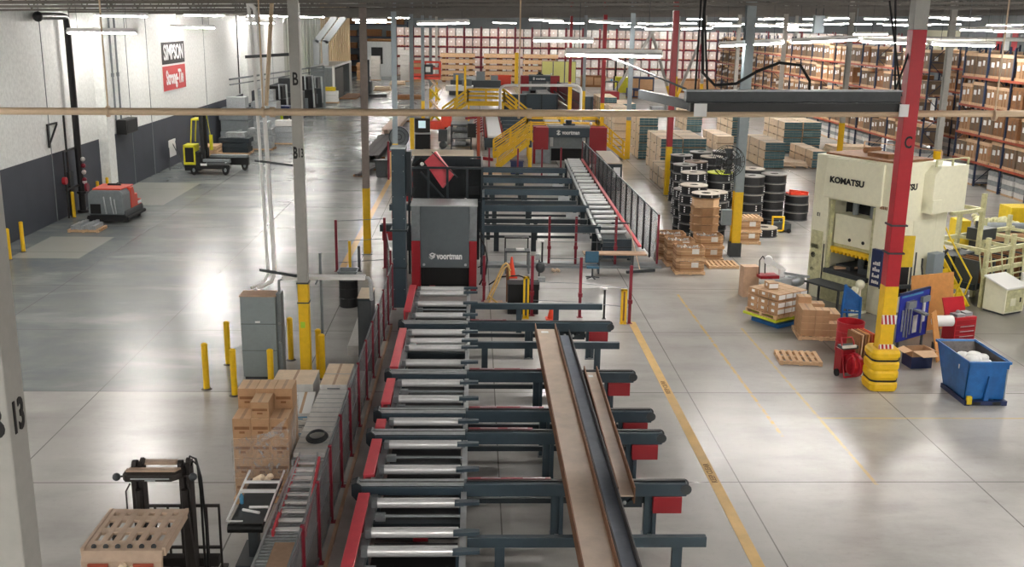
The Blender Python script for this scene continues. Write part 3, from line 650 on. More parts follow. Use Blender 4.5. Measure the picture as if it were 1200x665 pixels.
# ------------------------------------------------------------------ left safety fence
t = thing('safety_fence', 'grey mesh safety fence with dark red posts left of the roller conveyor', 'fence', (-2.58, 14, 0), world=True)
PY = [11.2,12.8,14.4,15.95,17.45,18.95,20.45,22.1,23.8,25.4,27.05,28.6,30.2,31.9]
for y in PY: put('post', MB().box(-2.61, y-.03, 0, -2.55, y+.03, 1.52).box(-2.66, y-.06, 0, -2.46, y+.06, .015), 'maroon', t)
for a, b in zip(PY, PY[1:]):
    put('mesh_panel', MB().box(-2.6, a+.04, .12, -2.59, b-.04, 1.46), 'mesh_gray', t)
    put('panel_rail', MB().box(-2.61, a+.03, 1.45, -2.58, b-.03, 1.49).box(-2.61, a+.03, .08, -2.58, b-.03, .12).bar((-2.6, a+.03, 1.3 if 0 else .78), (-2.6, b-.03, .78), .015), 'steel', t)
t = thing('floor_kerb', 'low concrete coloured guide kerb along the foot of the left mesh fence', 'kerb', (-2.4, 20, 0), world=True)
put('kerb_strip', MB().box(-2.5, 10.5, 0, -2.44, 30, .05), 'tan', t)

# ------------------------------------------------------------------ first grey machine
t = thing('drilling_machine', 'big dark grey and red machine with white lettering at the end of the roller conveyor', 'machine', (-1, 34.8, 0), world=True)
Y0 = 34.0; Y1 = 35.3
b = MB(); b.box(-1.8, Y0+.02, .87, -.16, Y1, 2.98); put('main_cover', b, 'panel_gray', t, .02)
b = MB(); b.box(-2.1, Y0, 1.8, -1.8, Y1, 2.98); b.box(-.16, Y0, 1.8, .1, Y1, 2.98); put('upper_side_cover', b, 'steel', t, .02)
b = MB(); b.box(-2.1, Y0, .05, -1.8, Y1, 1.8); b.box(-.16, Y0, .05, .1, Y1, 1.8); put('red_side_cover', b, 'machine_red', t, .02)
put('top_plate', MB().box(-2.12, Y0-.02, 2.98, .12, Y1+.02, 3.02), 'light_steel', t)
b = MB()
for i in range(16): b.box(-1.8+i*.1025, Y0+.3, .2, -1.8+i*.1025+.096, Y0+.32, .9)
put('curtain', b, 'black', t); put('inner_body', MB().box(-1.8, Y0+.5, .1, -.16, Y1, .88), 'black_matte', t)
put('sill', MB().box(-1.5, Y0-.1, .12, -1.3, Y0, .26).box(-1.15, Y0-.1, .12, -.3, Y0, .22), 'machine_red', t)
for x in (-1.68, -.28): put('bolt_cap', MB().cyl((x, Y0-.0, .98), (x, Y0+.03, .98), .045, 12), 'light_steel', t)
word('machine_lettering', 'voortman', .3, face_mtx((-.82, Y0+.012, 1.27), (1,0,0), (0,0,1)), 'text_white', t, fat=.012, sx=.72)
lg = MB()
for dz in (0, .075): lg.add([(-1.5+dz*.3, Y0+.012, 1.2+dz), (-1.42+dz*.3, Y0+.012, 1.16+dz), (-1.31+dz*.3, Y0+.012, 1.24+dz), (-1.31+dz*.3, Y0+.012, 1.29+dz), (-1.42+dz*.3, Y0+.012, 1.22+dz), (-1.5+dz*.3, Y0+.012, 1.26+dz)], [(0,1,4,5),(1,2,3,4)])
lg.add([(-1.51, Y0+.012, 1.27), (-1.41, Y0+.012, 1.22), (-1.41, Y0+.012, 1.17), (-1.51, Y0+.012, 1.21)], [(3,2,1,0)]); lg.add([(-1.5, Y0+.012, 1.34), (-1.4, Y0+.012, 1.4), (-1.3, Y0+.012, 1.35), (-1.3,Y0+.012,1.31), (-1.4, Y0+.012, 1.36), (-1.5, Y0+.012, 1.3)], [(0,5,4,1),(1,4,3,2)])
put('logo_mark', lg, 'text_white', t)
# gantry and tower behind
t = thing('machine_gantry', 'dark railed gantry with a red raised arm behind the grey machine', 'machine', (-1, 37, 0), world=True)
YG = 36.3
f = MB()
for z in (2.72, 3.95): f.bar((-2.3, YG, z), (.3, YG, z), .09, .07)
for x in (-2.3, -1.62, -.95, -.25, .28): f.box(x-.04, YG-.04, .1 if x in (-2.3, .28) else 2.4, x+.04, YG+.04, 3.98)
for x in (-2.3, .28):
    f.bar((x, YG, 3.95), (x, YG+3, 3.95), .07); f.bar((x, YG, 2.72), (x, YG+3, 2.72), .07); f.box(x-.04, YG+3-.04, .05, x+.04, YG+3.04, 3.95)
f.bar((-2.3, YG+3, 3.95), (.28, YG+3, 3.95), .07)
put('railing', f, 'machine_dark', t)
put('mesh_panel', MB().box(-2.28, YG+.55, 2.78, .26, YG+.56, 3.9), 'mesh_dark', t); put('mesh_panel', MB().box(-2.28, YG+2.9, 1.2, .26, YG+2.93, 3.9), 'machine_dark', t)
put('mesh_panel', MB().box(.26, YG, 1.0, .29, YG+3, 3.9), 'mesh_dark', t)
put('inner_frame', MB().box(-2.2, YG+.6, .5, -1.7, YG+2.2, 2.4).box(-.2, YG+.6, .5, .2, YG+2.6, 2.9).box(-1.9, YG+2.2, 2.2, .2, YG+2.6, 2.5), 'machine_dark', t)
put('red_arm', MB().prism([(-1.39, YG+.18, 4.5), (-1.78, YG+.18, 4.13), (-1.13, YG+.12, 3.2), (-.74, YG+.12, 3.68)], (.05, .14, 0)), 'pinkred', t, .02)
put('arm_guide', MB().bar((-1.9, YG+.3, 3.75), (-1.1, YG+.3, 2.85), .06).bar((-1.5, YG+.1, 4.5), (-.6, YG+.1, 3.6), .03), 'machine_dark', t)
put('lamp', MB().ball((-1.85, YG+.2, 4.05), .07).ball((-.3, YG-.05, 2.82), .07).ball((-1.4, YG-.05, 2.8), .04), 'label_white', t)
put('cable_chain', MB().tube([(-2.2,YG+.5,3.9),(-1.9,YG+.5,4.15),(-1.6,YG+.6,4.05),(-1.5,YG+.6,3.7)], .08, 8), 'black_matte', t)
put('side_frame', MB().box(.28, 34.6, .1, .36, 34.7, 3.2).box(.28, 35.6, .1, .36, 35.7, 3.2).bar((.32, 34.6, 3.15), (.32, 36.3, 3.15), .08), 'machine_blue', t)
put('hose', MB().tube([(.2,34.3,1.9),(.38,34.0,1.6),(.45,33.9,1.2),(.4,33.9,.7),(.2,34,.3)], .03, 6).tube([(.15,34.2,2.2),(.3,33.95,2.0),(.36,33.9,1.5),(.3,33.9,1.0),(.15,34,.9)], .02, 6), 'black', t)
t = thing('machine_tower', 'tall slim dark blue grey tower cabinet left of the grey machine', 'machine', (-2.4, 32.3, 0), world=True)
put('tower_body', MB().box(-2.58, 32.1, 0, -2.16, 32.7, 5.1), 'machine_blue', t, .01); put('top_cap', MB().box(-2.6, 32.08, 5.1, -2.14, 32.72, 5.16), 'light_steel', t)
put('side_duct', MB().box(-2.14, 32.3, 3.6, -1.98, 32.7, 5.0), 'machine_dark', t); put('joint_band', MB().box(-2.64, 32.06, 2.5, -2.1, 32.74, 2.56).box(-2.6, 32.08, 1.3, -2.14, 32.72, 1.33), 'machine_dark', t)
rv = MB()
for z in (.6, 1.6, 2.9, 3.6, 4.4, 4.9): rv.box(-2.55, 32.09, z, -2.53, 32.1, z+.02); rv.box(-2.22, 32.09, z, -2.2, 32.1, z+.02)
put('rivet_row', rv, 'light_steel', t)

# ------------------------------------------------------------------ second transfer bay
BL = ['nearest to the table','second','third','fourth','farthest from the table']
for i, y in enumerate((40.7, 45.4, 49.9, 53.7, 57.5)):
    xr = 5.45
    t = thing('transfer_beam', 'dark cross transfer beam between the gantry and the far roller line, %s' % (BL[i] if i in (0,4) else BL[i]+' from the table'), 'conveyor beam', (0, y, 0), world=True, group='far cross transfer beams')
    put('beam_body', MB().box(-3.75, y-.14, .78, xr-.35, y+.14, 1.05), 'machine_blue', t); put('chain_channel', MB().box(-3.7, y-.03, 1.05, xr-.5, y+.04, 1.08), 'black', t)
    put('guide_strip', MB().box(.5, y+.05, 1.05, 4.6, y+.12, 1.075), 'machine_dark', t)
    put('red_end_box', MB().box(-3.65, y-.15, .42, -3.0, y+.12, .78), 'machine_red', t); put('white_plate', MB().box(xr-1.35, y-.16, .45, xr-.8, y-.14, .75), 'light_steel', t)
    for x in (-2.6, .9, 2.4, xr-.6): put('leg', MB().box(x-.1, y-.08, 0, x+.1, y+.08, .8), 'machine_dark', t)
    put('tie_bar', MB().box(-2.6, y+.15, .5, xr-.6, y+.2, .6), 'machine_dark', t)
for i, y in enumerate((42.9, 47.5, 51.8, 55.6)):
    t = thing('support_trestle', 'low dark trestle between the far cross transfer beams, %s from the table' % ['first','second','third','fourth'][i], 'trestle', (0, y, 0), world=True, group='far support trestles')
    put('top_rail', MB().box(.35, y-.07, .72, 4.78, y+.07, .9), 'machine_dark', t)
    for x in (.6, 2.6, 4.7): put('leg', MB().box(x-.08, y-.05, 0, x+.08, y+.05, .72), 'machine_dark', t)
t = thing('roller_conveyor', 'bright roller conveyor with light-tinted red rail running up to the far lettered machine', 'conveyor', (5.4, 48, 0), world=True)
lx = lambda y: 4.82 + (y-37.4)*.0262; rx = lambda y: 6.12 + (y-36)*.0142
for y in [61.6,60.9,60.2,59.5,58.8,57.76,56.73,55.42,54.16,53.04,51.8,50.86,49.79,48.62,47.9,47.2,46.46,45.34,44.13,42.98,41.9,40.92,39.75]: put('roller', roller(MB(), lx(y)+.1, rx(y)-.18, y, 1.0, .075), 'roller_white', t)
put('lit_red_rail', MB().prism([(rx(37.2)-.06, 37.2, .95), (rx(37.2)+.06, 37.2, .95), (rx(62)+.06, 62, .95), (rx(62)-.06, 62, .95)], (0,0,.07)), 'pinkred', t)  # red rail coloured pink to carry the light falling on it
put('left_rail', MB().prism([(lx(38.8)-.04, 38.8, .85), (lx(38.8)+.06, 38.8, .85), (lx(62)+.06, 62, .85), (lx(62)-.04, 62, .85)], (0,0,.12)), 'light_steel', t)
put('bed', MB().prism([(lx(38.9)+.05, 38.9, .55), (rx(38.9)-.1, 38.9, .55), (rx(62)-.1, 62, .55), (lx(62)+.05, 62, .55)], (0,0,.15)), 'machine_dark', t)
put('end_gate', MB().box(4.95, 38.6, .2, 6.05, 38.75, .95), 'machine_blue', t); put('gate_slat', MB().box(4.95, 38.55, .62, 6.05, 38.6, .66).box(4.95, 38.55, .4, 6.05, 38.6, .43), 'machine_dark', t)
for y in (39.2, 44, 50, 56, 61): 
    for x in (lx(y), rx(y)-.1): put('leg', MB().cb(x, y, 0, .14, .14, .86), 'machine_dark', t)
put('stop_bar', MB().box(5.6, 41.2, 1.05, 6.35, 41.3, 1.1), 'gray_dark', t)

# right mesh fence beside it
t = thing('safety_fence', 'dark mesh safety fence along the far roller conveyor, red post at its near end', 'fence', (6.8, 47, 0), world=True)
fx = lambda y: 6.98 - (y-38.2)*.0155
ys = [38.2 + 1.55*i for i in range(17)]
for i, y in enumerate(ys): put('post', MB().cb(fx(y), y, 0, .07, .07, 2.0), 'maroon' if i in (0, 12, 16) else 'black_matte', t)
for a, b in zip(ys, ys[1:]): put('mesh_panel', MB().prism([(fx(a), a+.05, .1), (fx(b), b-.05, .1), (fx(b), b-.05, 1.95), (fx(a), a+.05, 1.95)], (.012, 0, 0)), 'mesh_gray', t)
put('top_rail', MB().bar((fx(ys[0]), ys[0], 1.98), (fx(ys[-1]), ys[-1], 1.98), .04), 'steel', t)
t = thing('floor_pad', 'raised pale concrete strip under the near end of the red post fence', 'floor pad', (3.6, 38.5, 0), world=True)
put('pad', MB().box(.26, 37.75, 0, 7.1, 38.5, .09), 'steel', t)
t = thing('control_desk', 'beige topped dark control console standing inside the right mesh fence', 'console', (7.8, 58, 0), world=True)
put('body', MB().box(7.3, 56.2, 0, 8.1, 61.5, 1.5), 'machine_dark', t); put('top', MB().box(7.25, 56.15, 1.5, 8.15, 61.55, 1.56), 'beige_top', t)
put('notice', MB().box(7.62, 56.18, .75, 8.0, 56.2, 1.3), 'label_white', t)

# ------------------------------------------------------------------ lettered machine at the end of the far roller line
def saw(label, x0, x1, y, zt, txt=.36):
    t = thing('sawing_machine', label, 'machine', ((x0+x1)/2, y, 0), world=True); W = x1-x0; d = 1.3
    put('left_cover', MB().box(x0, y, .9, x0+W*.2, y+d, zt), 'machine_red', t, .02); put('right_cover', MB().box(x1-W*.24, y, .0, x1, y+d, zt+.02), 'machine_red', t, .02)
    put('left_cabinet', MB().box(x0+.12, y-.12, 0.05, x0+W*.22, y+.5, .92), 'steel', t); put('left_edge_post', MB().box(x0-.04, y-.02, 0, x0+.12, y+.3, zt+.05), 'machine_red', t)
    a = x0+W*.2; b_ = x1-W*.24
    put('bridge', MB().box(a, y+.05, zt-.62, b_, y+1, zt), 'machine_blue', t, .02); put('bridge_top', MB().box(a-.02, y-.1, zt, b_+.02, y+1.1, zt+.12), 'steel', t)
    put('inner_plate', MB().box(a+.15, y+.5, .95, b_-.15, y+.7, zt-.6), 'gray_mid', t); put('dark_opening', MB().box(a, y+.9, .1, b_, y+1.0, 1.2), 'black_matte', t)
    for x in (a+.2, b_-.35): put('white_cylinder', MB().cyl((x, y+.1, 1.15), (x, y+.1, zt-.65), .12, 10), 'light_steel', t)
    for x in (a, b_-.15): put('column_leg', MB().box(x, y+.1, 0, x+.2, y+.5, zt-.6), 'gray_mid', t)
    put('turret', MB().cyl(((a+b_)/2, y+.5, zt+.12), ((a+b_)/2, y+.5, zt+.45), .2, 12).box((a+b_)/2-.35, y+.3, zt+.1, (a+b_)/2+.4, y+.9, zt+.22), 'machine_dark', t)
    put('warning_lamp', MB().ball((b_+.1, y+.3, zt+.25), .1), 'label_white', t)
    word('machine_lettering', 'voortman', txt, face_mtx(((a+b_)/2+.12, y+.035, zt-.32), (1,0,0), (0,0,1)), 'text_white', t, fat=.014, sx=.8)
    c = ((a+b_)/2+.12-txt*2.25, y+.035, zt-.32)
    put('logo_mark', MB().add([(c[0]+q*math.cos(PI/3*k+PI/6)*.17, c[1], c[2]+q*math.sin(PI/3*k+PI/6)*.17) for q in (1,.55) for k in range(6)], [(k, (k+1) % 6, 6+(k+1) % 6, 6+k) for k in (0,1,3,4)]+[(7,6,10,9)]), 'text_white', t)
    return t
saw('grey and red lettered machine at the far end of the bright roller conveyor', 3.84, 8.6, 67.1, 2.35)
saw('smaller looking grey and red lettered machine beyond the yellow walkways', 5.5, 10.1, 125, 2.7, .36)
# middle line
t = thing('roller_conveyor', 'white roller conveyor with dark red side frames beyond the beige table', 'conveyor', (1.3, 83, 0), world=True)
for i in range(42): put('roller', roller(MB(), .95, 1.95, 74+i*.45, .95, .15), 'roller_white', t)
put('side_frame', MB().box(.75, 73.6, .5, .9, 93, 1.0).box(2.0, 73.6, .5, 2.12, 93, 1.0), 'machine_red', t)
put('guide_frame', MB().box(-.1, 74, 1.0, -.02, 92, 1.08).box(.55, 74, 1.0, .63, 92, 1.08), 'maroon', t)
for i in range(9): put('guide_arch', MB().bar((-.06, 75+i*2, 1.0), (.6, 75+i*2, 1.3), .1), 'maroon', t)
for i in range(7): 
    for x in (.8, 2.05): put('leg', MB().cb(x, 74.2+i*3, 0, .14, .14, .5), 'machine_dark', t)
put('end_plate', MB().box(.7, 73.2, .3, 2.2, 73.5, .95), 'machine_blue', t)
for i in range(6):
    y = 76+i*3.3
    t = thing('transfer_beam', 'dark beam of the cross transfer behind the yellow stairs, %s in the row' % ['first','second','third','fourth','fifth','sixth'][i], 'conveyor beam', (4.6, y, 0), world=True, group='distant cross transfer beams')
    put('beam_body', MB().box(2.2, y-.25, .7, 7.3, y+.25, 1.02), 'machine_blue', t)
    put('leg', MB().cb(2.8, y, 0, .2, .2, .7), 'machine_dark', t); put('leg', MB().cb(6.6, y, 0, .2, .2, .7), 'machine_dark', t)
t = thing('roller_conveyor', 'white roller conveyor leaving the back of the lettered machine', 'conveyor', (5.6, 80, 0), world=True)
lx2 = lambda y: 5.4+(y-69)*.022
for i in range(50): y = 69+i*.5; put('roller', roller(MB(), lx2(y), lx2(y)+1.1, y, .98, .17), 'roller_white', t)
put('side_rail', MB().prism([(lx2(69)+1.15, 69, .85), (lx2(69)+1.3, 69, .85), (lx2(94)+1.3, 94, .85), (lx2(94)+1.15, 94, .85)], (0,0,.18)), 'machine_dark', t)
for i in range(6): put('leg', MB().cb(lx2(70+i*4.6)+.1, 70+i*4.6, 0, .15, .15, .85).cb(lx2(70+i*4.6)+1.2, 70+i*4.6, 0, .15, .15, .85), 'machine_dark', t)
t = thing('roller_conveyor', 'white roller conveyor in front of the farthest lettered machine', 'conveyor', (7.9, 116, 0), world=True)
for i in range(24): roller_y = 111+i*.55; put('roller', roller(MB(), 7.2, 8.5, roller_y, 1.0, .2), 'roller_white', t)
put('side_rail', MB().box(8.55, 110, .8, 8.75, 124, 1.1).box(9.3, 108, .9, 9.45, 124, 1.1), 'machine_dark', t)
for y in (112, 123): put('leg', MB().cb(7.3, y, 0, .2, .2, .9).cb(8.6, y, 0, .2, .2, .8), 'machine_dark', t)
for k, (x0, x1, y, z, lab) in enumerate([(5.2,8.6,108,1.7,'dark machine guard wall left of the far roller line'),(11.2,12.9,108,1.5,'dark machine guard wall right of the far roller line'),(2.9,5.1,104,1.9,'dark cabinet behind the yellow crossover')]):
    t = thing('guard_wall', lab, 'machine guard', ((x0+x1)/2, y, 0), world=True)
    put('panel', MB().box(x0, y, .05, x1, y+.4, z), 'machine_blue', t); put('cap_rail', MB().box(x0-.05, y-.05, z, x1+.05, y+.45, z+.08), 'steel', t)
    for i in range(3): put('post', MB().cb(x0+.1+(x1-x0-.2)*i/2, y-.06, 0, .12, .1, z), 'machine_dark', t)
t = thing('overhead_pipe_frame', 'white bent pipe frame over the far roller line', 'pipe frame', (6, 95, 0), world=True)
put('pipe', MB().tube([(2.3,95,0),(2.3,95,2.9),(2.4,95,3.15),(2.65,95,3.3),(3.0,95,3.34),(8.9,95,3.42),(9.3,95,3.36),(9.55,95,3.15),(9.65,95,2.9),(9.65,95,0)], .13, 8), 'label_white', t)
t = thing('mesh_guard', 'dark sloping mesh guard beside the farthest roller line', 'machine guard', (10.3, 112, 0), world=True)
put('mesh_panel', MB().prism([(9.8,124,.1),(10.6,101,.1),(10.6,101,2.1),(9.8,124,2.1)], (.04,0,0)), 'maroon', t); put('frame', MB().bar((9.8,124,2.1),(10.6,101,2.1),.1).bar((9.75,124,1.1),(10.55,101,1.1),.1).cb(10.6,101,0,.14,.14,2.1).cb(9.8,124,0,.14,.14,2.1), 'gray_dark', t)
for i, x in enumerate((9.5, 11.15, 12.8)):
    t = thing('welding_screen', 'pale yellow screen, %s of the three in front of the far racks' % ['leftmost','middle one','rightmost'][i], 'screen', (x+.8, 150, 0), world=True, group='pale yellow screens')
    put('sheet', MB().box(x+.04, 150, .6, x+1.58, 150.06, 3.5), 'pale_yellow', t); put('frame', MB().box(x, 149.98, 0, x+.06, 150.08, 3.55).box(x+1.56, 149.98, 0, x+1.62, 150.08, 3.55).box(x, 149.98, 3.5, x+1.62, 150.08, 3.56), 'gray_mid', t)

# ------------------------------------------------------------------ yellow crossovers
def railing(mb, pts, h=1.05, rails=(1, .66, .33), post=True, w=.07):
    for a, b in zip(pts, pts[1:]):
        for r in rails: mb.bar((a[0], a[1], a[2]+h*r), (b[0], b[1], b[2]+h*r), w)
    for p in pts: mb.bar(p, (p[0], p[1], p[2]+h), w*1.3)
    return mb
def crossover(label, x0, x1, y, d, zd, xl, xr, h=1.1, w=.07):
    t = thing('crossover_platform', label, 'walkway', ((x0+x1)/2, y, 0), world=True)
    put('deck', MB().box(x0, y, zd-.12, x1, y+d, zd), 'yellow', t)
    for yy in (y, y+d): put('railing', railing(MB(), [(x0, yy, zd), ((x0+x1)/2, yy, zd), (x1, yy, zd)], h, w=w), 'yellow', t)
    put('kick_plate', MB().box(x0, y-.03, zd-.3, x1, y, zd+.12), 'yellow', t)
    for (a, b) in ((x0, xl), (x1, xr)):
        if b is None: continue
        nst = 7; s = MB()
        for i in range(nst): f_ = (i+.5)/nst; s.cb(a+(b-a)*f_, y+d/2, zd*(1-f_)-.02, abs(b-a)/nst, d*.9, .04)
        put('tread', s, 'yellow', t)
        for yy in (y, y+d): 
            put('stringer', MB().bar((a, yy, zd-.08), (b, yy, .08), .06, .22), 'yellow', t)
            put('stair_railing', railing(MB(), [(a, yy, zd), ((a+b)/2, yy, zd/2), (b, yy, 0.02)], h, w=w), 'yellow', t)
    for x in (x0+.1, x1-.1): put('leg', MB().cb(x, y+.1, 0, .14, .14, zd-.12).cb(x, y+d-.1, 0, .14, .14, zd-.12), 'yellow', t)
crossover('yellow crossover platform with stairs both sides beyond the white rollers', -.65, 2.7, 95.5, 1.6, 1.75, -3.0, 4.9, w=.11)
crossover('yellow platform behind the lettered machine with stairs down to the left and right', 3.55, 8.3, 69.6, 1.3, 1.6, 1.3, 10.2, w=.085)
t = thing('stair', 'yellow stair in front of the lettered machine leaning to the upper right', 'stairs', (2.4, 64.5, 0), world=True)
s = MB()
for i in range(9): f_ = (i+.5)/9; s.cb(1.45+2.1*f_, 65, 1.9*f_-.03, .26, 1.0, .05)
put('tread', s, 'yellow', t)
for yy in (64.5, 65.5): put('stringer', MB().bar((1.4, yy, .05), (3.6, yy, 1.85), .06, .25), 'yellow', t); put('stair_railing', railing(MB(), [(1.45, yy, .05), (2.5, yy, .95), (3.55, yy, 1.85)], 1.05, (1,.75,.5,.25), w=.06), 'yellow', t)
for x in (3.5,): put('leg', MB().cb(x, 64.5, 0, .12, .12, 1.8).cb(x, 65.5, 0, .12, .12, 1.8), 'gray_dark', t)
for i, (x, y, z, w_, lab) in enumerate([(2.35,150,4.6,.5,'tall yellow post beside the orange box in the distance'),(-1.9,112,3.3,.25,'yellow post behind the scissor lift, left one'),(-1.1,118,4.0,.25,'yellow post behind the scissor lift, right one'),(9.0,99,3.0,.35,'yellow post at the bent end of the white pipe frame')]):
    t = thing('yellow_post', lab, 'post', (x if i else 5.9, y, 0), world=True); x = x if i else 5.9
    put('shaft', MB().cb(x, y, 0, w_, w_, z), 'yellow', t); put('base_plate', MB().cb(x, y, 0, w_*1.8, w_*1.8, .04), 'gray_mid', t); put('cap', MB().cb(x, y, z, w_*1.1, w_*1.1, .05), 'yellow', t)
# ------------------------------------------------------------------ lumber stacks with painted ends
def bundle_proto(w, L, h=.56, n=4, end='teal_end', side='wood_pale'):
    t = thing('lumber_bundle', '', 'lumber')
    b = MB(); k = 3
    for r in range(k):
        for i in range(n): b.box(-w/2+w*i/n+.004, .03, .06+r*(h-.06)/k, -w/2+w*(i+1)/n-.004, L, .06+(r+1)*(h-.06)/k-.008)
    put('boards', b, side, t)
    e = MB()
    for r in range(k):
        for i in range(n): e.box(-w/2+w*i/n+.006, 0, .06+r*(h-.06)/k+.004, -w/2+w*(i+1)/n-.006, .03, .06+(r+1)*(h-.06)/k-.012)
    put('painted_ends', e, end, t)
    s = MB(); 
    for y in (.3, L*.5, L-.3): s.box(-w/2, y-.06, 0, w/2, y+.06, .06)
    put('spacer', s, 'wood_dark', t)
    s = MB(); s.box(-w/2-.006, L*.3, .05, w/2+.006, L*.3+.04, h).box(-w/2-.006, L*.75, .05, w/2+.006, L*.75+.04, h+.003); put('strapping', s, 'black', t)
    return t
BP = {}
def stack(x, y, w, L, n, lab, end='teal_end', side='wood_pale', rz=0, group=None, nb=4):
    key = (w, L, end, side)
    if key not in BP: PROTOS.append(bundle_proto(w, L, end=end, side=side, n=nb)); BP[key] = proto_tree(PROTOS[-1])
    for i in range(n):
        pos = 'lowest bundle' if i == 0 else ('top bundle' if i == n-1 else '%s bundle from the floor' % ['', 'second', 'third', 'fourth', 'fifth'][i])
        if n == 1: pos = 'single bundle'
        dup(BP[key], loc=(x+.02*math.sin(i*7), y+.03*math.cos(i*5), i*.562), rz=rz, label='%s of the %s' % (pos, lab), group=group or 'bundles in the '+lab)
stack(11.72, 69.7, 1.25, 5.2, 5, 'tall lumber stack right of the grey column')
stack(11.0, 77.0, 1.3, 5.2, 5, 'lumber stack behind the grey column', 'wood_pale')
stack(11.6, 84.0, 1.3, 5.2, 4, 'lumber stack beside the dark red column', 'wood_pale')
stack(12.4, 97.0, 1.6, 5.2, 4, 'far lumber stack with a dark end'); stack(14.2, 97.0, 1.6, 5.2, 3, 'far lower lumber stack with dark end')
stack(11.9, 62.2, 1.3, 5.2, 4, 'lumber stack behind the coils, left one'); stack(13.35, 62.4, 1.4, 5.2, 4, 'lumber stack behind the coils, right one')
stack(11.0, 57.0, 1.1, 4.0, 2, 'short pale lumber stack by the coils', 'wood_pale')
stack(19.3, 65.8, 1.3, 5.2, 3, 'front lumber stack on the open right floor'); stack(22.3, 66.0, .9, 5.0, 2, 'narrow lumber stack beside the pale boards')
stack(22.9, 74.0, 1.3, 5.4, 4, 'rear double lumber stack, left half', 'teal_end', nb=2); stack(24.35, 74.2, 1.3, 5.4, 4, 'rear double lumber stack, right half', 'teal_end', nb=2)
stack(18.2, 74.6, 1.2, 5.0, 2, 'low lumber stack behind the fan column', 'wood_pale'); stack(20.6, 80.0, 1.3, 5.2, 4, 'lumber stack far behind the fan column'); stack(18.7, 88.0, 1.3, 5.2, 3, 'farthest lumber stack on the right floor')
stack(26.4, 66.5, 1.6, 4.5, 1, 'dark ended lumber by the press top'); 
def boards(x, y, w, L, n, lab, rz=0):
    t = thing('board_pile', lab, 'boards', (x, y, 0), rz=rz)
    for i in range(n): put('board_layer', MB().box(-w/2+i*.07, -L/2, .1+i*.16, w/2-i*.1, L/2, .1+i*.16+.12), 'wood_pale', t)
    put('runner', MB().box(-w/2, -L/2, 0, -w/2+.1, L/2, .1).box(w/2-.1, -L/2, 0, w/2, L/2, .1).box(-.05, -L/2, 0, .05, L/2, .1), 'wood', t)
boards(20.85, 67.0, 1.7, 1.3, 2, 'low pale board pile right of the front lumber stack'); boards(20.88, 69.8, 1.6, 1.6, 1, 'thin pale board layer behind the low pile'); boards(26.95, 73.6, 3.4, 1.6, 4, 'pale board pile behind the top of the press')
# ------------------------------------------------------------------ steel strip coils
def coil_proto(top, r=.56, h=.4, body='coil_black', hole=.2):
    t = thing('strip_coil', '', 'coil')
    b = MB(); b.lathe([(r-.02, .03), (r, .05), (r, h-.05), (r-.03, h-.03)], n=28); b.lathe([(hole, h-.02), (hole, .04)], n=20)
    b.cur = 1
    for a in (-2.2, -1.35, -.6):
        c, q = math.cos(a), math.sin(a)
        for z in (.08, .17, .26): b.cb((r+.004)*c, (r+.004)*q, z, .05, .05, .05)
    put('winding', b, [body, 'label_white'], t)
    f = MB(); f.lathe([(hole, h-.03), (hole, h), (r+.02, h), (r+.02, h-.045), (hole, h-.045)], n=28); put('top_rim', f, top, t)
    f = MB(); f.lathe([(hole, .035), (r+.02, .035), (r+.02, 0), (hole, 0), (hole, .035)], n=28); put('bottom_rim', f, 'gray_dark', t)
    return t
CP = {}
for k in ('coil_top', 'coil_top_light', 'lime', 'coil_brown'): PROTOS.append(coil_proto(k)); CP[k] = proto_tree(PROTOS[-1])
def coils(x, y, n, lab, top='coil_top', h=.405):
    for i in range(n):
        pos = 'top coil' if i == n-1 else ('lowest coil' if i == 0 else '%s coil from the floor' % ['', 'second', 'third', 'fourth', 'fifth', 'sixth'][i])
        if n == 1: pos = 'single coil'
        o = dup(CP[top if i == n-1 else 'coil_top'], loc=(x+.02*math.sin(i*5+x), y+.02*math.cos(i*3), i*h), rz=i*.5+x, label='black %s, %s' % (pos, lab), group='coils of the '+lab)
coils(10.75, 53.2, 6, 'back left coil stack at the dark red column'); coils(12.05, 54.6, 6, 'back row, second stack'); coils(13.3, 55.0, 6, 'back row, third stack', 'coil_top')
coils(12.2, 52.7, 6, 'second row middle stack', 'coil_top_light'); coils(11.0, 50.75, 6, 'stack left of the yellow green top', 'coil_brown'); coils(10.2, 49.5, 6, 'narrow left edge stack', 'coil_top')
coils(12.3, 50.2, 5, 'hidden stack behind the yellow green top'); coils(10.05, 46.85, 6, 'white topped stack left of the yellow green top', 'coil_top_light'); coils(11.3, 46.9, 6, 'stack with the yellow green top', 'lime')
coils(9.28, 43.05, 6, 'front left stack with light top', 'coil_top_light'); coils(10.35, 43.75, 5, 'front stack behind the yellow base', 'coil_top_light'); coils(9.3, 44.45, 5, 'front left edge stack')
coils(9.35, 41.0, 2, 'pair under the octagonal trays')
coils(13.15, 48.3, 6, 'stack right of the blue grey column', 'coil_top_light'); coils(12.5, 45.9, 6, 'stack touching the blue grey column', 'coil_top'); coils(13.7, 46.6, 6, 'tall right stack', 'coil_top')
coils(15.35, 48.2, 3, 'low stack with red straps at the far right'); coils(12.75, 44.2, 1, 'group, lying alone on the floor', 'coil_top_light')
o = dup(CP['coil_top_light'], loc=(9.35, 41.0, 2.26), label='thin light strip coil lying on top of the octagonal trays'); o.scale = (1, 1, .35)
t = thing('strap_bundle', 'bundle of red straps on the low coil stack', 'straps', (15.35, 48.2, 1.215), world=True)
put('strap_pile', MB().box(14.9, 47.9, 1.215, 15.8, 48.5, 1.27).bar((14.9,47.8,1.33),(15.8,48.3,1.3),.1).bar((15.1,48.5,1.34),(15.8,47.9,1.33),.1), 'orange_red', t)
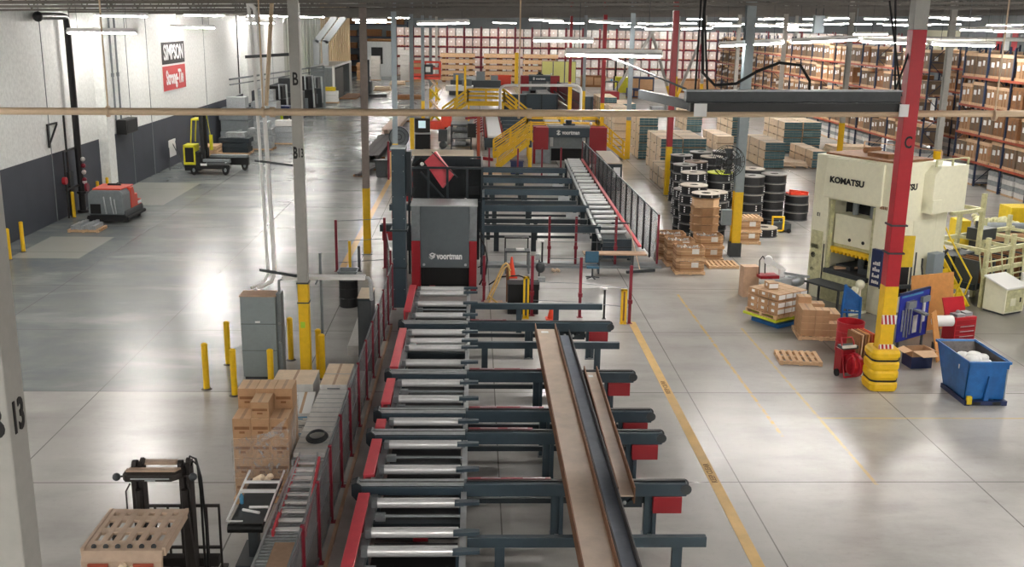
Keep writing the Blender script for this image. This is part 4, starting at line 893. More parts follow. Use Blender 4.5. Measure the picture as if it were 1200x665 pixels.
t = thing('coil_cart', 'small yellow tilting frame cart in front of the tall right coil stack', 'cart', (13.6, 45.2, 0), world=True)
OFF[t.name] = (13.35, 45.35, 0)
put('frame', MB().box(13.0, 44.9, .08, 13.06, 45.0, .75).box(13.5, 44.9, .08, 13.56, 45.0, .75).box(13.0, 44.9, .7, 13.56, 45.0, .76).box(13.0, 44.9, .08, 13.56, 45.0, .14), 'yellow', t)
put('body', MB().box(13.0, 45.0, .1, 13.9, 45.7, .4), 'gray_dark', t)
for x in (13.15, 13.8): put('wheel', MB().cyl((x, 44.95, .1), (x, 45.05, .1), .1, 10), 'rubber', t)
# ------------------------------------------------------------------ kraft bins on pallets
def pallet_mb(b, w=1.15, d=1.0, z=0, x=0, y=0):
    for i in (-1, 0, 1): b.box(x-w/2, y+i*(d/2-.05)-.045, z+.02, x+w/2, y+i*(d/2-.05)+.045, z+.1)
    n = 7
    for i in range(n): xx = x-w/2+(w-.1)*i/(n-1); b.box(xx, y-d/2, z+.1, xx+.1, y+d/2, z+.12)
    for i in (-1, 0, 1): b.box(x+i*(w/2-.05)-.05, y-d/2, z, x+i*(w/2-.05)+.05, y+d/2, z+.02)
    return b
def bin_proto(open_=True, h=.5):
    t = thing('carton_bin', '', 'carton bin'); w, d = 1.05, .95; c = .14
    def oct_(w, d, c, z): return [(-w/2+c,-d/2,z),(w/2-c,-d/2,z),(w/2,-d/2+c,z),(w/2,d/2-c,z),(w/2-c,d/2,z),(-w/2+c,d/2,z),(-w/2,d/2-c,z),(-w/2,-d/2+c,z)]
    o1, o2, i2, i1 = oct_(w,d,c,.12), oct_(w,d,c,h), oct_(w-.05,d-.05,c,h), oct_(w-.05,d-.05,c,.16)
    b = MB()
    for A, B in ((o1,o2),(o2,i2),(i2,i1)): b.add(A+B, [(k, (k+1) % 8, 8+(k+1) % 8, 8+k) for k in range(8)])
    b.add(i1, [tuple(range(8))]); put('sleeve', b, 'kraft', t)
    put('pallet_base', pallet_mb(MB(), 1.1, 1.0), 'wood', t)
    for z in (.2, .36): 
        q = oct_(w+.012, d+.012, c, z); q2 = oct_(w+.012, d+.012, c, z+.035); put('board_band', MB().add(q+q2, [(k, (k+1) % 8, 8+(k+1) % 8, 8+k) for k in range(8)]), 'kraft_dark' if z < .3 else 'wood', t)
    put('paper_label', MB().box(.02, -d/2-.012, h-.22, .28, -d/2-.004, h-.03), 'wrap_white', t)
    if open_:
        s = MB(); r = random.Random(4)
        for i in range(70):
            x, y = r.uniform(-.42,.42), r.uniform(-.38,.38); p = Vector((x, y, h-.1+r.uniform(-.04,.05))); dd = Vector((r.uniform(-1,1), r.uniform(-1,1), r.uniform(-.4,.4))).normalized()*.07
            s.cur = r.choice((0,0,1,2)); s.bar(p-dd, p+dd, .035, .02)
        o = put('metal_parts', s, ['galv','wrap_white','tan'], t); o['kind'] = 'stuff'
    return t
PROTOS.append(bin_proto(True)); BO = proto_tree(PROTOS[-1])
def bins(x, y, n, lab, rz=0):
    for i in range(n): dup(BO, loc=(x, y, i*.505), rz=rz, label=('%s kraft bin of small metal parts, %s' % (['lower','upper','topmost'][i] if n > 1 else 'single', lab)), group='kraft bins by the yellow column base')
bins(8.0, 37.3, 2, 'in the nearest stack'); bins(7.9, 38.6, 2, 'in the stack behind the nearest'); bins(7.8, 39.8, 2, 'in the rearmost left stack'); bins(9.2, 39.5, 2, 'in the stack left of the column boot')
bins(11.55, 42.75, 2, 'right of the column, second row')
t0 = thing('wooden_pallet', 'empty wooden pallet beside the black boot of the fan column', 'pallet', (9.5, 38.3, 0)); b = pallet_mb(MB(), 1.15, 1.0); put('deck_and_runners', b, 'wood', t0)
PT = proto_tree(t0)
dup(PT, loc=(9.0, 26.95, 0), rz=-.12, label='empty wooden pallet lying alone on the open floor'); dup(PT, loc=(11.55, 42.75, 1.012), rz=0, label='wooden pallet on top of the bins right of the fan column')
# hex sleeves pile in front of the coils
for i, (w_, h_) in enumerate([(1.02,.34),(1.04,.34),(1.02,.34),(.98,.4)]):
    t = thing('carton_tray', 'brown octagonal carton tray in front of the coils, %s' % ['lowest of the pile','second of the pile','third of the pile','topmost with torn flaps'][i], 'carton tray', (9.35, 41.0, .815+i*.345))
    o = [(math.cos(PI/4*k+PI/8)*w_*.56, math.sin(PI/4*k+PI/8)*w_*.56) for k in range(8)]
    put('tray', MB().prism([(x, y, .04) for x, y in o], (0,0,h_-.08)), 'kraft_light' if i == 3 else 'kraft', t); put('lip', MB().prism([(x*1.06, y*1.06, h_-.07) for x, y in o], (0,0,.06)), 'kraft', t)
    put('base_slats', MB().box(-.5, -.45, 0, .5, -.3, .04).box(-.5, .3, 0, .5, .45, .04), 'wood', t)

# ------------------------------------------------------------------ the big press
PRZ = math.radians(30)
t = thing('stamping_press', 'huge pale green-cream stamping press with black lettering', 'press', (13.03, 31.4, 0), rz=PRZ)
H = 4.87; W = 3.15; D = 2.3; cr = 'cream'
put('left_upright', MB().box(0, 2.5, 0, D, W, H), cr, t, .02); put('right_upright', MB().box(0, 0, 0, D, .6, H), cr, t, .02)
put('crown', MB().box(.02, .6, 3.45, D, 2.5, H-.01), cr, t); put('crown_cover', MB().box(-.09, .36, 3.5, 0, 2.66, H-.05), cr, t, .02)
put('bed', MB().box(.0, .6, 0, D, 2.5, .95), 'cream_dirty', t); put('bolster', MB().box(-.05, .66, .95, D, 2.44, 1.1), 'gray_dark', t)
put('slide', MB().box(.25, .72, 1.95, D-.2, 2.38, 2.95), cr, t, .02); put('slide_lower_plate', MB().box(.32, .72, 1.8, D-.25, 2.38, 2.0), 'cream_dirty', t)
b = MB(); b.box(.15, .72, 1.72, .3, 2.38, 1.84)
for i in range(10): b.box(.14, .76+i*.165, 1.64, .28, .84+i*.165, 1.73)
put('yellow_safety_strip', b, 'yellow', t)
for y in (1.15, 1.7): put('slide_hole', MB().cyl((.24, y, 2.15), (.32, y, 2.15), .06, 12), 'black', t)
put('inner_recess', MB().box(.9, .6, 2.9, D, 2.5, 3.5).box(1.6, .6, 1.1, 1.7, 2.5, 3.0), 'black_matte', t)
put('connecting_rod', MB().cyl((.6, 1.85, 2.9), (.6, 1.85, 3.5), .1, 12).cyl((.7, 1.05, 2.9), (.7, 1.05, 3.5), .24, 14), 'gray_mid', t)
for y in (.64, 2.38): put('slide_guide', MB().box(.06, y, 1.1, .2, y+.08, 3.4), 'cream_dirty', t)
put('die_tooling', MB().box(.3, .9, 1.1, 1.3, 1.3, 1.3).box(.3, 1.6, 1.1, 1.3, 2.2, 1.25).cyl((.4, 1.25, 1.3), (.4, 1.25, 1.6), .12, 10), 'gray_dark', t)
put('feed_arm', MB().bar((.1, 2.1, 1.15), (1.2, 1.2, 1.25), .25, .06), 'tan', t)
for y, z, r in ((3.0, 1.75, .1), (2.82, 1.75, .1), (2.95, 1.45, .1), (2.72, 1.2, .05), (2.95, .95, .08)): put('dial', MB().cyl((-.012, y, z), (.03, y, z), r, 12), 'black', t)
put('panel_door', MB().box(-.012, 2.6, .55, 0, 3.08, 2.3).box(-.02, 2.52, .5, -.01, 2.545, 2.0), 'cream_dirty', t); put('black_trim', MB().box(-.03, 2.5, .5, 0, 2.53, 1.9), 'black', t)
word('press_lettering', 'KOMATSU', .27, face_mtx((-.1, 1.75, 4.1), (0,-1,0), (0,0,1)), 'text_black', t, fat=.012, sx=1.1)
word('press_lettering', 'KOMATSU', .27, face_mtx((.5, -.008, 4.1), (1,0,0), (0,0,1)), 'text_black', t, fat=.012, sx=1.0)
word('press_marking', 'E1', .16, face_mtx((-.008, 2.86, 2.85), (0,-1,0), (0,0,1)), 'text_black', t, fat=.004)
b = MB()
for i in range(5): b.box(-.012, .15+i*.06, 3.42, -.004, .19+i*.06, 3.52)
put('number_mark', b, 'kraft_dark', t)
put('side_door', MB().box(.2, -.02, .3, 1.0, 0, 2.95).box(1.15, -.02, 2.0, 2.2, 0, 3.0), cr, t); put('side_opening', MB().box(.35, -.03, .55, 1.15, -.02, 1.9), 'black_matte', t)
for x in (1.25, 1.42): put('side_slot', MB().box(x, -.03, .4, x+.05, -.015, 1.95), 'gray_dark', t)
put('side_beam', MB().bar((-.3, -.12, 1.02), (2.3, -.12, .75), .12, .12), 'gray_dark', t)
put('control_panel', MB().box(-.14, .06, .95, -.02, .45, 2.15), 'navy', t)
b = MB(); r = random.Random(3)
for i in range(16): b.box(-.155, .1+.07*(i % 4), 1.05+.2*(i//4), -.14, .1+.07*(i % 4)+.05, 1.05+.2*(i//4)+r.uniform(.06,.14))
put('control_buttons', b, 'wrap_white', t)
put('top_grease_deck', MB().box(.2, .2, H, D-.2, W-.2, H+.06).box(.6, .8, H+.06, 1.2, 1.6, H+.2).cyl((1.2, 2.2, H+.15), (1.9, 2.2, H+.15), .1, 8), 'kraft_dark', t)
tr = MB(); railing(tr, [(D-.05, W-.05, H), (D-.05, W/2, H), (D-.05, .05, H)], .3, (1,), w=.03); put('top_rail', tr, 'tan', t)
put('gear_housing', MB().prism([(1.55, -.38, 3.25), (3.15, -.38, 3.25), (3.15, -.38, 4.75), (1.75, -.38, 4.75), (1.45, -.38, 4.5), (1.45, -.38, 3.35)], (0, 1.5, 0)), cr, t, .02)
put('housing_ledge', MB().box(1.45, -.42, 3.25, 1.9, 1.1, 3.7), cr, t, .01); tr = MB(); railing(tr, [(1.5, -.35, 4.75), (2.3, -.35, 4.75), (3.1, -.35, 4.75)], .22, (1,), w=.04); put('housing_rail', tr, 'cream_dirty', t)
put('rear_upright', MB().box(D, .0, 0, D+.55, 1.0, 3.3), cr, t, .01)
put('grey_switch_box', MB().box(1.75, -.5, 1.25, 2.25, -.2, 1.95), 'column_blue', t, .02); put('switch_box_post', MB().box(1.95, -.4, .2, 2.05, -.3, 1.25), 'black', t)
put('hose', MB().tube([(1.4,-.3,1.8),(1.2,-.45,1.6),(1.3,-.5,1.0),(1.5,-.45,.7)], .03, 6).tube([(2.2,-.4,1.7),(2.5,-.4,2.0),(2.7,-.2,1.9)], .04, 6), 'black', t)
put('valve_stand', MB().cyl((-.5, .5, .05), (-.5, .5, 1.0), .05, 8).ball((-.5, .5, 1.0), .16).ball((-.6, .6, .8), .13).bar((-.9, .5, .04), (-.1, .5, .04), .07).tube([(-.6,.5,.9),(-.85,.4,.6),(-.8,.45,.1)], .05, 6), 'cream', t)
# feed line behind the press
t = thing('feed_line_frame', 'long cream tubular frame of the feed line right of the press', 'machine frame', (13.03, 31.4, 0), rz=PRZ)
fr = 'cream_dirty'
for y, z0, z1 in ((-.9, 0, 2.35), (1.2, 0, 2.9)):
    for i, x in enumerate((3.9, 5.3, 6.8, 8.3)): put('frame_post', MB().cb(x, y, 0, .13, .13, (z1+.5 if i == 0 and y > 0 else z1-.5*(i > 1))), fr, t)
    for z in (.45, 1.25, 1.9): put('frame_rail', MB().bar((3.8, y, z), (8.6, y, z), .1, .14 if z > 1 else .1), fr, t)
for x in (3.9, 5.3, 6.8, 8.3): put('cross_rail', MB().bar((x, -.9, 1.9), (x, 1.2, 1.9), .1), fr, t)
put('frame_rail', MB().bar((3.2, .1, 3.05), (4.9, .1, 3.05), .12).bar((3.2, 1.5, 3.05), (4.9, 1.5, 3.05), .12).bar((4.9, .1, 3.05), (4.9, 1.5, 3.05), .12), fr, t); put('frame_post', MB().cb(4.9, .1, 0, .13, .13, 3.6), fr, t)
for i in range(16): put('roller_cage', MB().cb(3.95+i*.29, -.2, .5, .07, .9, 1.0), 'kraft_dark' if i % 3 else 'gray_dark', t)
put('dark_bed', MB().box(3.85, -.6, .5, 8.4, .9, .7).box(3.85, .3, .7, 5.2, 1.0, 1.5), 'machine_dark', t)
for i in range(9): put('fine_rail', MB().bar((3.9+i*.55, -.95, .45), (3.4+i*.6, -.95, 1.9), .035), fr, t)
for z in (.8, 1.0, 1.55): put('fine_rail', MB().bar((3.8, -.95, z), (8.6, -.95, z), .04), fr, t)
put('valve_block', MB().box(5.2, .2, 1.9, 6.0, .8, 2.3).cyl((5.4, .5, 2.3), (5.4, .5, 2.55), .12, 8), 'gray_dark', t)
t = thing('coil_feeder', 'dirty yellow and cream coil feeder at the right edge beyond the feed line', 'machine', (21.4, 40.5, 0), world=True)
put('yellow_table', MB().box(19.6, 39.0, .9, 23.5, 40.6, 1.15), 'kraft', t); put('yellow_head', MB().box(22.0, 41, .1, 23.6, 42, 1.9).box(19.2, 39.6, .6, 19.7, 40.4, 1.6), 'hazard_yellow', t, .02)
b = MB(); r = random.Random(9)
for i in range(22): b.ball((20.2+r.random()*1.8, 40+r.random()*1.0, 1.2+r.random()*.5), r.uniform(.08,.2), n=7, m=5)
put('fittings', b, 'cream_dirty', t); put('base_body', MB().box(19.8, 39.2, 0, 23.4, 40.4, .9), 'machine_dark', t)
put('roll', MB().cyl((20.0, 39.6, 1.35), (21.8, 39.6, 1.35), .2, 12), 'gray_mid', t)
t = thing('filing_cabinet', 'small cream cabinet with a black office chair top beside it, beyond the frame', 'cabinet', (19.3, 42.5, 0), world=True)
put('cabinet_body', MB().box(18.9, 42.5, 0, 19.9, 43.1, 1.0), 'cream', t, .01); put('drawer_face', MB().box(18.95, 42.48, .55, 19.85, 42.5, .95).box(18.95, 42.48, .08, 19.85, 42.5, .5), 'cream_dirty', t); put('handle', MB().box(19.3, 42.46, .75, 19.5, 42.48, .79), 'black', t)
# yellow steep stair
t = thing('machine_stair', 'steep yellow stair with handrails leaning on the press feed line', 'stairs', (16.1, 32.4, 0), world=True)
A0 = Vector((16.0,32.35,0)); A1 = Vector((16.45,32.6,0)); dv = Vector((-.78, 1.36, 1.9))
s = MB()
for a in (A0, A1): s.bar(a, a+dv, .06, .14)
put('stringer', s, 'hazard_yellow', t); s = MB()
for i in range(8): f_ = (i+.5)/8; s.bar(A0+dv*f_, A1+dv*f_, .05, .14)
put('tread', s, 'hazard_yellow', t)
for a in (A0, A1): put('handrail', MB().tube([a+Vector((0,.3,.35)), a+Vector((0,0,1.0)), a+dv*.6+Vector((0,0,1.0)), a+dv+Vector((0,-.1,1.1)), a+dv+Vector((0,.25,1.15)), a+dv+Vector((0,.45,.2))], .03, 6), 'hazard_yellow', t)
# control cabinet
t = thing('control_cabinet', 'cream sloped-top control cabinet at the foot of the yellow stair', 'control cabinet', (17.32, 32.05, 0), rz=.45)
put('body', MB().prism([(-.45,-.4,.06),(-.45,.4,.06),(-.45,.4,1.12),(-.45,-.4,.9)], (.95,0,0)), 'cream', t, .01); put('sloped_lid', MB().prism([(-.5,-.46,.88),(-.5,.44,1.14),(-.5,.44,1.19),(-.5,-.46,.93)], (1.05,0,0)), 'label_white', t)
put('door', MB().box(-.38, -.42, .12, .43, -.4, .82), 'cream_dirty', t); put('door_window', MB().box(-.2, -.43, .3, .05, -.42, .55), 'cream', t); put('door_handle', MB().box(.25, -.44, .4, .3, -.42, .55), 'black', t); put('plinth', MB().box(-.42, -.36, 0, .47, .38, .06), 'gray_dark', t)
t = thing('frame_stand', 'cream post with a small box standing right of the control cabinet', 'post', (18.5, 33.1, 0), world=True)
put('shaft', MB().cb(18.5, 33.1, 0, .14, .14, 2.3), 'cream', t); put('switch_box', MB().box(18.35, 32.9, .75, 18.67, 33.03, 1.1), 'label_white', t); put('base', MB().cb(18.5, 33.1, 0, .3, .3, .05), 'cream_dirty', t)
t = thing('dark_tank', 'dark grey rounded tank cut by the right edge of the photo', 'tank', (17.15, 29.35, 0), world=True)
OFF[t.name] = (17.35, 29.4, 0)
put('tank_body', MB().cyl((17.2, 29.0, .62), (19.0, 29.9, .62), .4, 20), 'gray_mid', t); put('cradle', MB().box(17.3, 29.0, 0, 17.5, 29.6, .45).box(18.4, 29.4, 0, 18.6, 30.0, .4), 'gray_dark', t)
put('end_cap', MB().ball((17.2, 29.0, .62), .4, (.5,1,1), 14, 8), 'gray_dark', t)

# ------------------------------------------------------------------ tool board and things at the red column
t = thing('tool_board', 'dark blue tool board hung with long tools behind the yellow column base', 'tool board', (12.0, 27.6, 0), rz=.62); t.scale = (.86, 1, 1.04)
put('board', MB().box(0, 0, .3, 1.7, .05, 1.65), 'board_blue', t, .005); put('board_edge', MB().box(-.03, -.01, 1.62, 1.73, .06, 1.68).box(1.7, -.01, .3, 1.74, .06, 1.66), 'navy', t)
put('top_text_strip', MB().box(.05, -.008, 1.54, 1.3, 0, 1.59), 'sky_blue', t)
for x, z0, z1 in ((.28,.42,1.25),(.45,.38,1.2),(.62,.45,1.3),(1.28,.4,1.35),(.12,.6,1.2)): put('hanging_tool', MB().box(x, -.05, z0, x+.05, -.02, z1), 'galv', t)
put('brush_head', MB().box(.3, -.12, 1.22, .75, -.01, 1.42), 'gray_mid', t); put('brush_head', MB().box(1.15, -.1, 1.3, 1.6, -.01, 1.46), 'gray_mid', t); put('dust_pan', MB().prism([(.75,-.02,1.12),(1.15,-.02,1.05),(1.2,-.3,.98),(.85,-.35,1.02)], (0,0,.05)), 'gray_mid', t)
put('paper_notice', MB().box(1.42, -.012, .95, 1.52, 0, 1.25).box(1.38, -.012, .7, 1.55, 0, .9).box(.85, -.012, .45, 1.1, 0, .95), 'wrap_white', t)
for x in (.1, 1.55): put('leg', MB().box(x, 0, 0, x+.06, .06, .3).bar((x+.03, .05, 1.0), (x+.03, .6, .02), .05), 'gray_dark', t)
t = thing('paper_roll', 'white paper roll sticking out of the right side of the blue tool board', 'paper roll', (13.3, 27.95, .85), rz=-.1)
put('roll', MB().cyl((-.12, 0, 0), (.42, .1, 0), .16, 20), 'label_white', t); put('core', MB().cyl((-.13, 0, 0), (-.115, 0, 0), .06, 12), 'black', t); put('holder', MB().cyl((0, 0, 0), (.1, 0, -.65), .03, 6), 'black', t); put('holder_foot', MB().cb(.1, 0, -.85, .3, .3, .2), 'black', t)
t = thing('plywood_sheet', 'large orange plywood sheet standing behind the blue tool board', 'plywood', (14.2, 29.75, 0), rz=.35)
put('sheet', MB().prism([(-.9,.2,0),(.75,.2,0),(.75,.4,1.72),(-.9,.4,1.72)], (0,.03,0)), 'plywood', t); put('brace', MB().bar((-.6,.42,1.2),(-.6,.9,.02),.05).bar((.5,.42,1.3),(.5,.9,.02),.05), 'wood', t)
t = thing('plywood_sheet', 'narrow plywood offcut leaning at the blue hopper', 'plywood', (13.0, 26.95, 0), rz=.9)
put('sheet', MB().prism([(-.25,0,0),(.3,0,0),(.25,.3,1.35),(-.2,.3,1.35)], (0,.03,0)), 'plywood', t); put('rear_batten', MB().box(-.02,.03,.0,.03,.06,.2), 'wood', t)
t = thing('tool_chest', 'open red tool chest on wheels behind the blue hopper', 'tool chest', (14.25, 28.6, 0), rz=.3)
put('cabinet', MB().box(-.38,-.25,.12,.38,.25,.85), 'red', t, .01)
for i in range(4): put('drawer', MB().box(-.34,-.262,.2+i*.15,.34,-.25,.32+i*.15), 'machine_red', t)
put('drawer_pull', MB().box(-.2,-.28,.27,.3,-.262,.29).box(-.2,-.28,.42,.3,-.262,.44).box(-.2,-.28,.57,.3,-.262,.59), 'light_steel', t)
put('lid', MB().prism([(-.38,.2,.86),(.38,.2,.86),(.38,.38,1.3),(-.38,.38,1.3)], (0,.03,0)), 'red', t); put('tray_clutter', MB().box(-.3,-.2,.85,0,.1,.93).box(.05,-.15,.85,.3,.12,.95).ball((-.1,0,.95),.07), 'wrap_gray', t)
for x in (-.3,.3): put('caster', MB().cyl((x,-.2,.06),(x,-.15,.06),.06,8).cyl((x,.15,.06),(x,.2,.06),.06,8), 'rubber', t)
t = thing('open_box', 'open cardboard box with a blue lower half on the floor', 'box', (12.15, 26.5, 0), rz=.12)
put('lower_half', MB().box(-.3,-.25,0,.3,.25,.33), 'navy', t); put('box_wall', MB().box(-.3,-.25,.33,.3,-.23,.5).box(-.3,.23,.33,.3,.25,.5).box(-.3,-.23,.33,-.28,.23,.5).box(.28,-.23,.33,.3,.23,.5), 'kraft', t)
put('flap', MB().prism([(-.3,-.25,.5),(.3,-.25,.5),(.34,-.45,.38),(-.1,-.47,.38)], (0,0,.012)), 'kraft_light', t); put('flap', MB().prism([(-.3,-.24,.5),(-.3,.24,.5),(-.52,.2,.44),(-.52,-.2,.44)], (0,0,.012)), 'kraft_light', t); put('flap', MB().prism([(.3,-.24,.5),(.3,.24,.5),(.5,.2,.42),(.5,-.2,.42)], (0,0,.012)), 'kraft', t)
t = thing('red_drum', 'open red drum behind the leaning boards', 'drum', (10.7, 27.75, 0))
b = MB(); b.lathe([(.36,.0),(.38,.03),(.37,.3),(.385,.32),(.37,.34),(.37,.6),(.385,.62),(.37,.64),(.38,.88),(.39,.9),(.36,.9),(.355,.1),(.0,.1)], n=24); put('shell', b, 'red', t); put('drum_filling', MB().cyl((0,0,.1),(0,0,.55),.34,16), 'kraft_dark', t)
t = thing('leaning_boards', 'brown and orange boards standing on edge beside the red drum', 'boards', (10.62, 26.55, 0), rz=.2)
for i in range(6): put('board', MB().prism([(-.3+i*.09,-.25,0),(-.26+i*.09,-.25,0),(-.2+i*.09,-.2,.92),(-.24+i*.09,-.2,.92)], (0,.6,0)), ['kraft_dark','wood','kraft_dark','plywood','rack_orange','orange'][i], t)
t = thing('strapping_cart', 'red strapping reel cart with small wheels left of the yellow guard', 'cart', (9.9, 25.6, 0), rz=.25)
put('frame', MB().tube([(-.22,-.2,.05),(-.22,.05,.95),(-.2,.1,1.05),(.1,.1,1.05),(.14,.05,.95),(.16,-.2,.05)], .02, 6).bar((-.2,0,.6),(.16,0,.6),.04).bar((-.22,-.2,.06),(.16,-.2,.06),.04), 'red', t)
put('reel', MB().cyl((-.12,-.25,.42),(.12,-.27,.42),.27,20).cyl((-.04,-.3,.42),(.04,-.3,.42),.32,20), 'red', t); b = MB(); b.cyl((-.02,-.30,.42),(-.02,-.34,.42),.27,20); put('reel_face', b, 'machine_red', t)
put('tool_tray', MB().box(-.25,-.1,.78,.2,.18,.86), 'gray_dark', t); put('tray_part', MB().box(-.3,-.16,.84,.1,-.1,.9), 'wrap_white', t)
for x in (-.28,.24): put('wheel', MB().cyl((x,.1,.1),(x+.05,.1,.1),.1,12), 'rubber', t)
put('bin', MB().box(-.22,.0,.1,.18,.3,.75), 'machine_red', t)
# blue tipping hopper
t = thing('tipping_hopper', 'blue steel tipping hopper with white waste inside, near the right edge', 'hopper', (12.6, 24.2, 0), rz=.0)
h0 = 1.1; xw = .5
def sh(x): return [(x, -.62, .12), (x, .55, .12), (x, .75, .45), (x, 1.15, h0), (x, -.7, h0)]
o = MB()
for x in (-xw, xw-.03): o.prism(sh(x), (.03, 0, 0))
P_ = [(-.62,.12),(.55,.12),(.75,.45),(1.15,h0)]
o.box(-xw, -.62, .12, xw, .55, .15); o.prism([(-xw,.55,.12),(-xw,.75,.45),(-xw,.72,.45),(-xw,.52,.14)], (2*xw,0,0)); o.prism([(-xw,.75,.45),(-xw,1.15,h0),(-xw,1.12,h0),(-xw,.72,.45)], (2*xw,0,0)); o.prism([(-xw,-.62,.12),(-xw,-.7,h0),(-xw,-.67,h0),(-xw,-.59,.14)], (2*xw,0,0))
put('shell', o, 'blue', t)
i_ = MB(); i_.quad((-xw+.035,-.66,h0-.02),(-xw+.035,1.1,h0-.02),(-xw+.035,.7,.45),(-xw+.035,-.58,.16)); i_.quad((xw-.035,-.66,h0-.02),(xw-.035,1.1,h0-.02),(xw-.035,.7,.45),(xw-.035,-.58,.16)); i_.quad((-xw+.03,1.105,h0-.02),(xw-.03,1.105,h0-.02),(xw-.03,.7,.46),(-xw+.03,.7,.46)); i_.quad((-xw+.03,.7,.46),(xw-.03,.7,.46),(xw-.03,-.58,.17),(-xw+.03,-.58,.17))
put('inner_lining', i_, 'hopper_in', t); rm = MB(); rm.box(-xw-.03,-.74,h0-.04,xw+.03,-.67,h0+.02).box(-xw-.03,1.12,h0-.04,xw+.03,1.18,h0+.02).box(-xw-.03,-.7,h0-.04,-xw,1.15,h0+.02).box(xw,-.7,h0-.04,xw+.03,1.15,h0+.02); put('rim', rm, 'blue', t)
put('base_frame', MB().box(-xw-.03,-.75,0.0,-xw+.1,.6,.12).box(xw-.1,-.75,.0,xw+.03,.6,.12).box(-xw,-.78,.02,xw,-.68,.12), 'navy', t); put('fork_pocket', MB().box(-.35,-.79,.03,-.15,-.78,.11).box(.15,-.79,.03,.35,-.78,.11), 'black', t)
put('rear_rib', MB().prism([(-.06,-.68,.12),(.06,-.68,.12),(.0,-.7,.75)], (0,-.06,0)), 'blue', t); put('release_handle', MB().cyl((xw-.08,-.78,.2),(xw-.08,-.78,.95),.02,6), 'light_steel', t); put('yellow_latch', MB().box(-xw,-.8,.05,-xw+.12,-.72,.25), 'hazard_yellow', t)
b = MB(); r = random.Random(5)
for i in range(9): b.ball((r.uniform(-.3,.3), r.uniform(-.35,.45), .86+r.uniform(-.08,.1)), r.uniform(.14,.24), (1,1,.7), 8, 5)
o = put('waste_wrap', b, 'label_white', t); o['kind'] = 'stuff'

# ------------------------------------------------------------------ palletised cartons by the press
def carton_box(name, lab, loc, w, d, h, m, rz=0, group=None, marks=None, top='kraft_light', cat='carton'):
    t = thing(name, lab, cat, loc, rz=rz, group=group)
    b = MB(); b.box(-w/2, -d/2, 0, w/2, d/2, h-.004); b.cur = 1; b.box(-w/2+.002, -d/2+.002, h-.004, w/2-.002, d/2-.002, h)
    put('carton_shell', b, [m, top], t, .006)
    put('tape', MB().box(-.03, -d/2-.002, h, .03, d/2+.002, h+.002), 'tan', t)
    if marks: put('print_mark', MB().box(-.14, -d/2-.003, h*.45, .14, -d/2, h*.6).box(-.05, -d/2-.003, h*.25, .05, -d/2, h*.36), marks, t)
    return t
sl = thing('lift_table', 'blue and yellow lift table under the tidy carton load', 'lift table', (9.45, 30.75, 0), rz=.55)
put('yellow_deck', MB().box(-.75,-.68,.22,.75,.68,.3), 'lime', sl, .01); put('blue_base', MB().box(-.55,-.6,0,.55,.5,.12), 'blue', sl, .01); put('scissor_arm', MB().bar((-.5,-.4,.12),(.5,-.4,.22),.06).bar((.5,.3,.12),(-.5,.3,.22),.06), 'navy', sl)
CPR = {}
mk = thing('carton', 'x', 'carton'); b = MB(); b.box(-.15,-.2,0,.15,.2,.2); b.cur = 1; b.box(-.148,-.198,.2,.148,.198,.204); b.cur = 2; b.box(-.145,-.203,.04,.145,-.2,.18); b.box(-.153,-.06,.08,-.15,.06,.16)
put('carton_shell', b, ['kraft','kraft_light','label_white'], mk); MK = proto_tree(mk)
def at_rz(ox, oy, rz, x, y): return (ox+x*math.cos(rz)-y*math.sin(rz), oy+x*math.sin(rz)+y*math.cos(rz))
pn = thing('wooden_pallet', 'wooden pallet between the lift table and the tidy cartons', 'pallet', (9.45, 30.75, .3), rz=.55); put('deck_and_runners', pallet_mb(MB(), 1.4, 1.25), 'wood', pn)
first = True
for lv in range(3):
    for i in range(4):
        for jx in range(3):
            x, y = at_rz(9.45, 30.75, .55, -.48+i*.32, -.42+jx*.42); z = .425+lv*.205+(.04 if lv == 2 else 0)
            o = dup(MK, loc=(x, y, z), rz=.55, label='white labelled carton, %s layer, %s row of the tidy load on the lift table' % (['bottom','middle','top'][lv], ['front','middle','rear'][jx]), group='cartons on the lift table')
x, y = at_rz(9.45, 30.75, .55, -.2, .1); dup(MK, loc=(x, y, 1.085), rz=.1, label='single loose carton standing on top of the lift table load')
for c in list(kids(mk)): bpy.data.objects.remove(c)
bpy.data.objects.remove(mk)
pn = thing('wooden_pallet', 'wooden pallet under the stepped brown cartons', 'pallet', (10.3, 29.3, 0), rz=-.12); put('deck_and_runners', pallet_mb(MB(), 1.3, 1.2), 'wood', pn)
hs = [[4,3,1],[4,2,2],[3,2,1]]
for i in range(3):
    for jx in range(3):
        for k in range([[5,4,3],[4,3,3],[4,4,2]][2-jx][i]):
            x, y = at_rz(10.3, 29.3, -.12, -.4+i*.4, -.36+jx*.37)
            carton_box('carton', 'brown carton, layer %d up, in the %s column, %s row of the stepped stack' % (k+1, ['left','middle','right'][i], ['front','middle','rear'][jx]), (x, y, .125+k*.2), .39, .36, .198, 'kraft', -.12, 'cartons of the stepped stack')
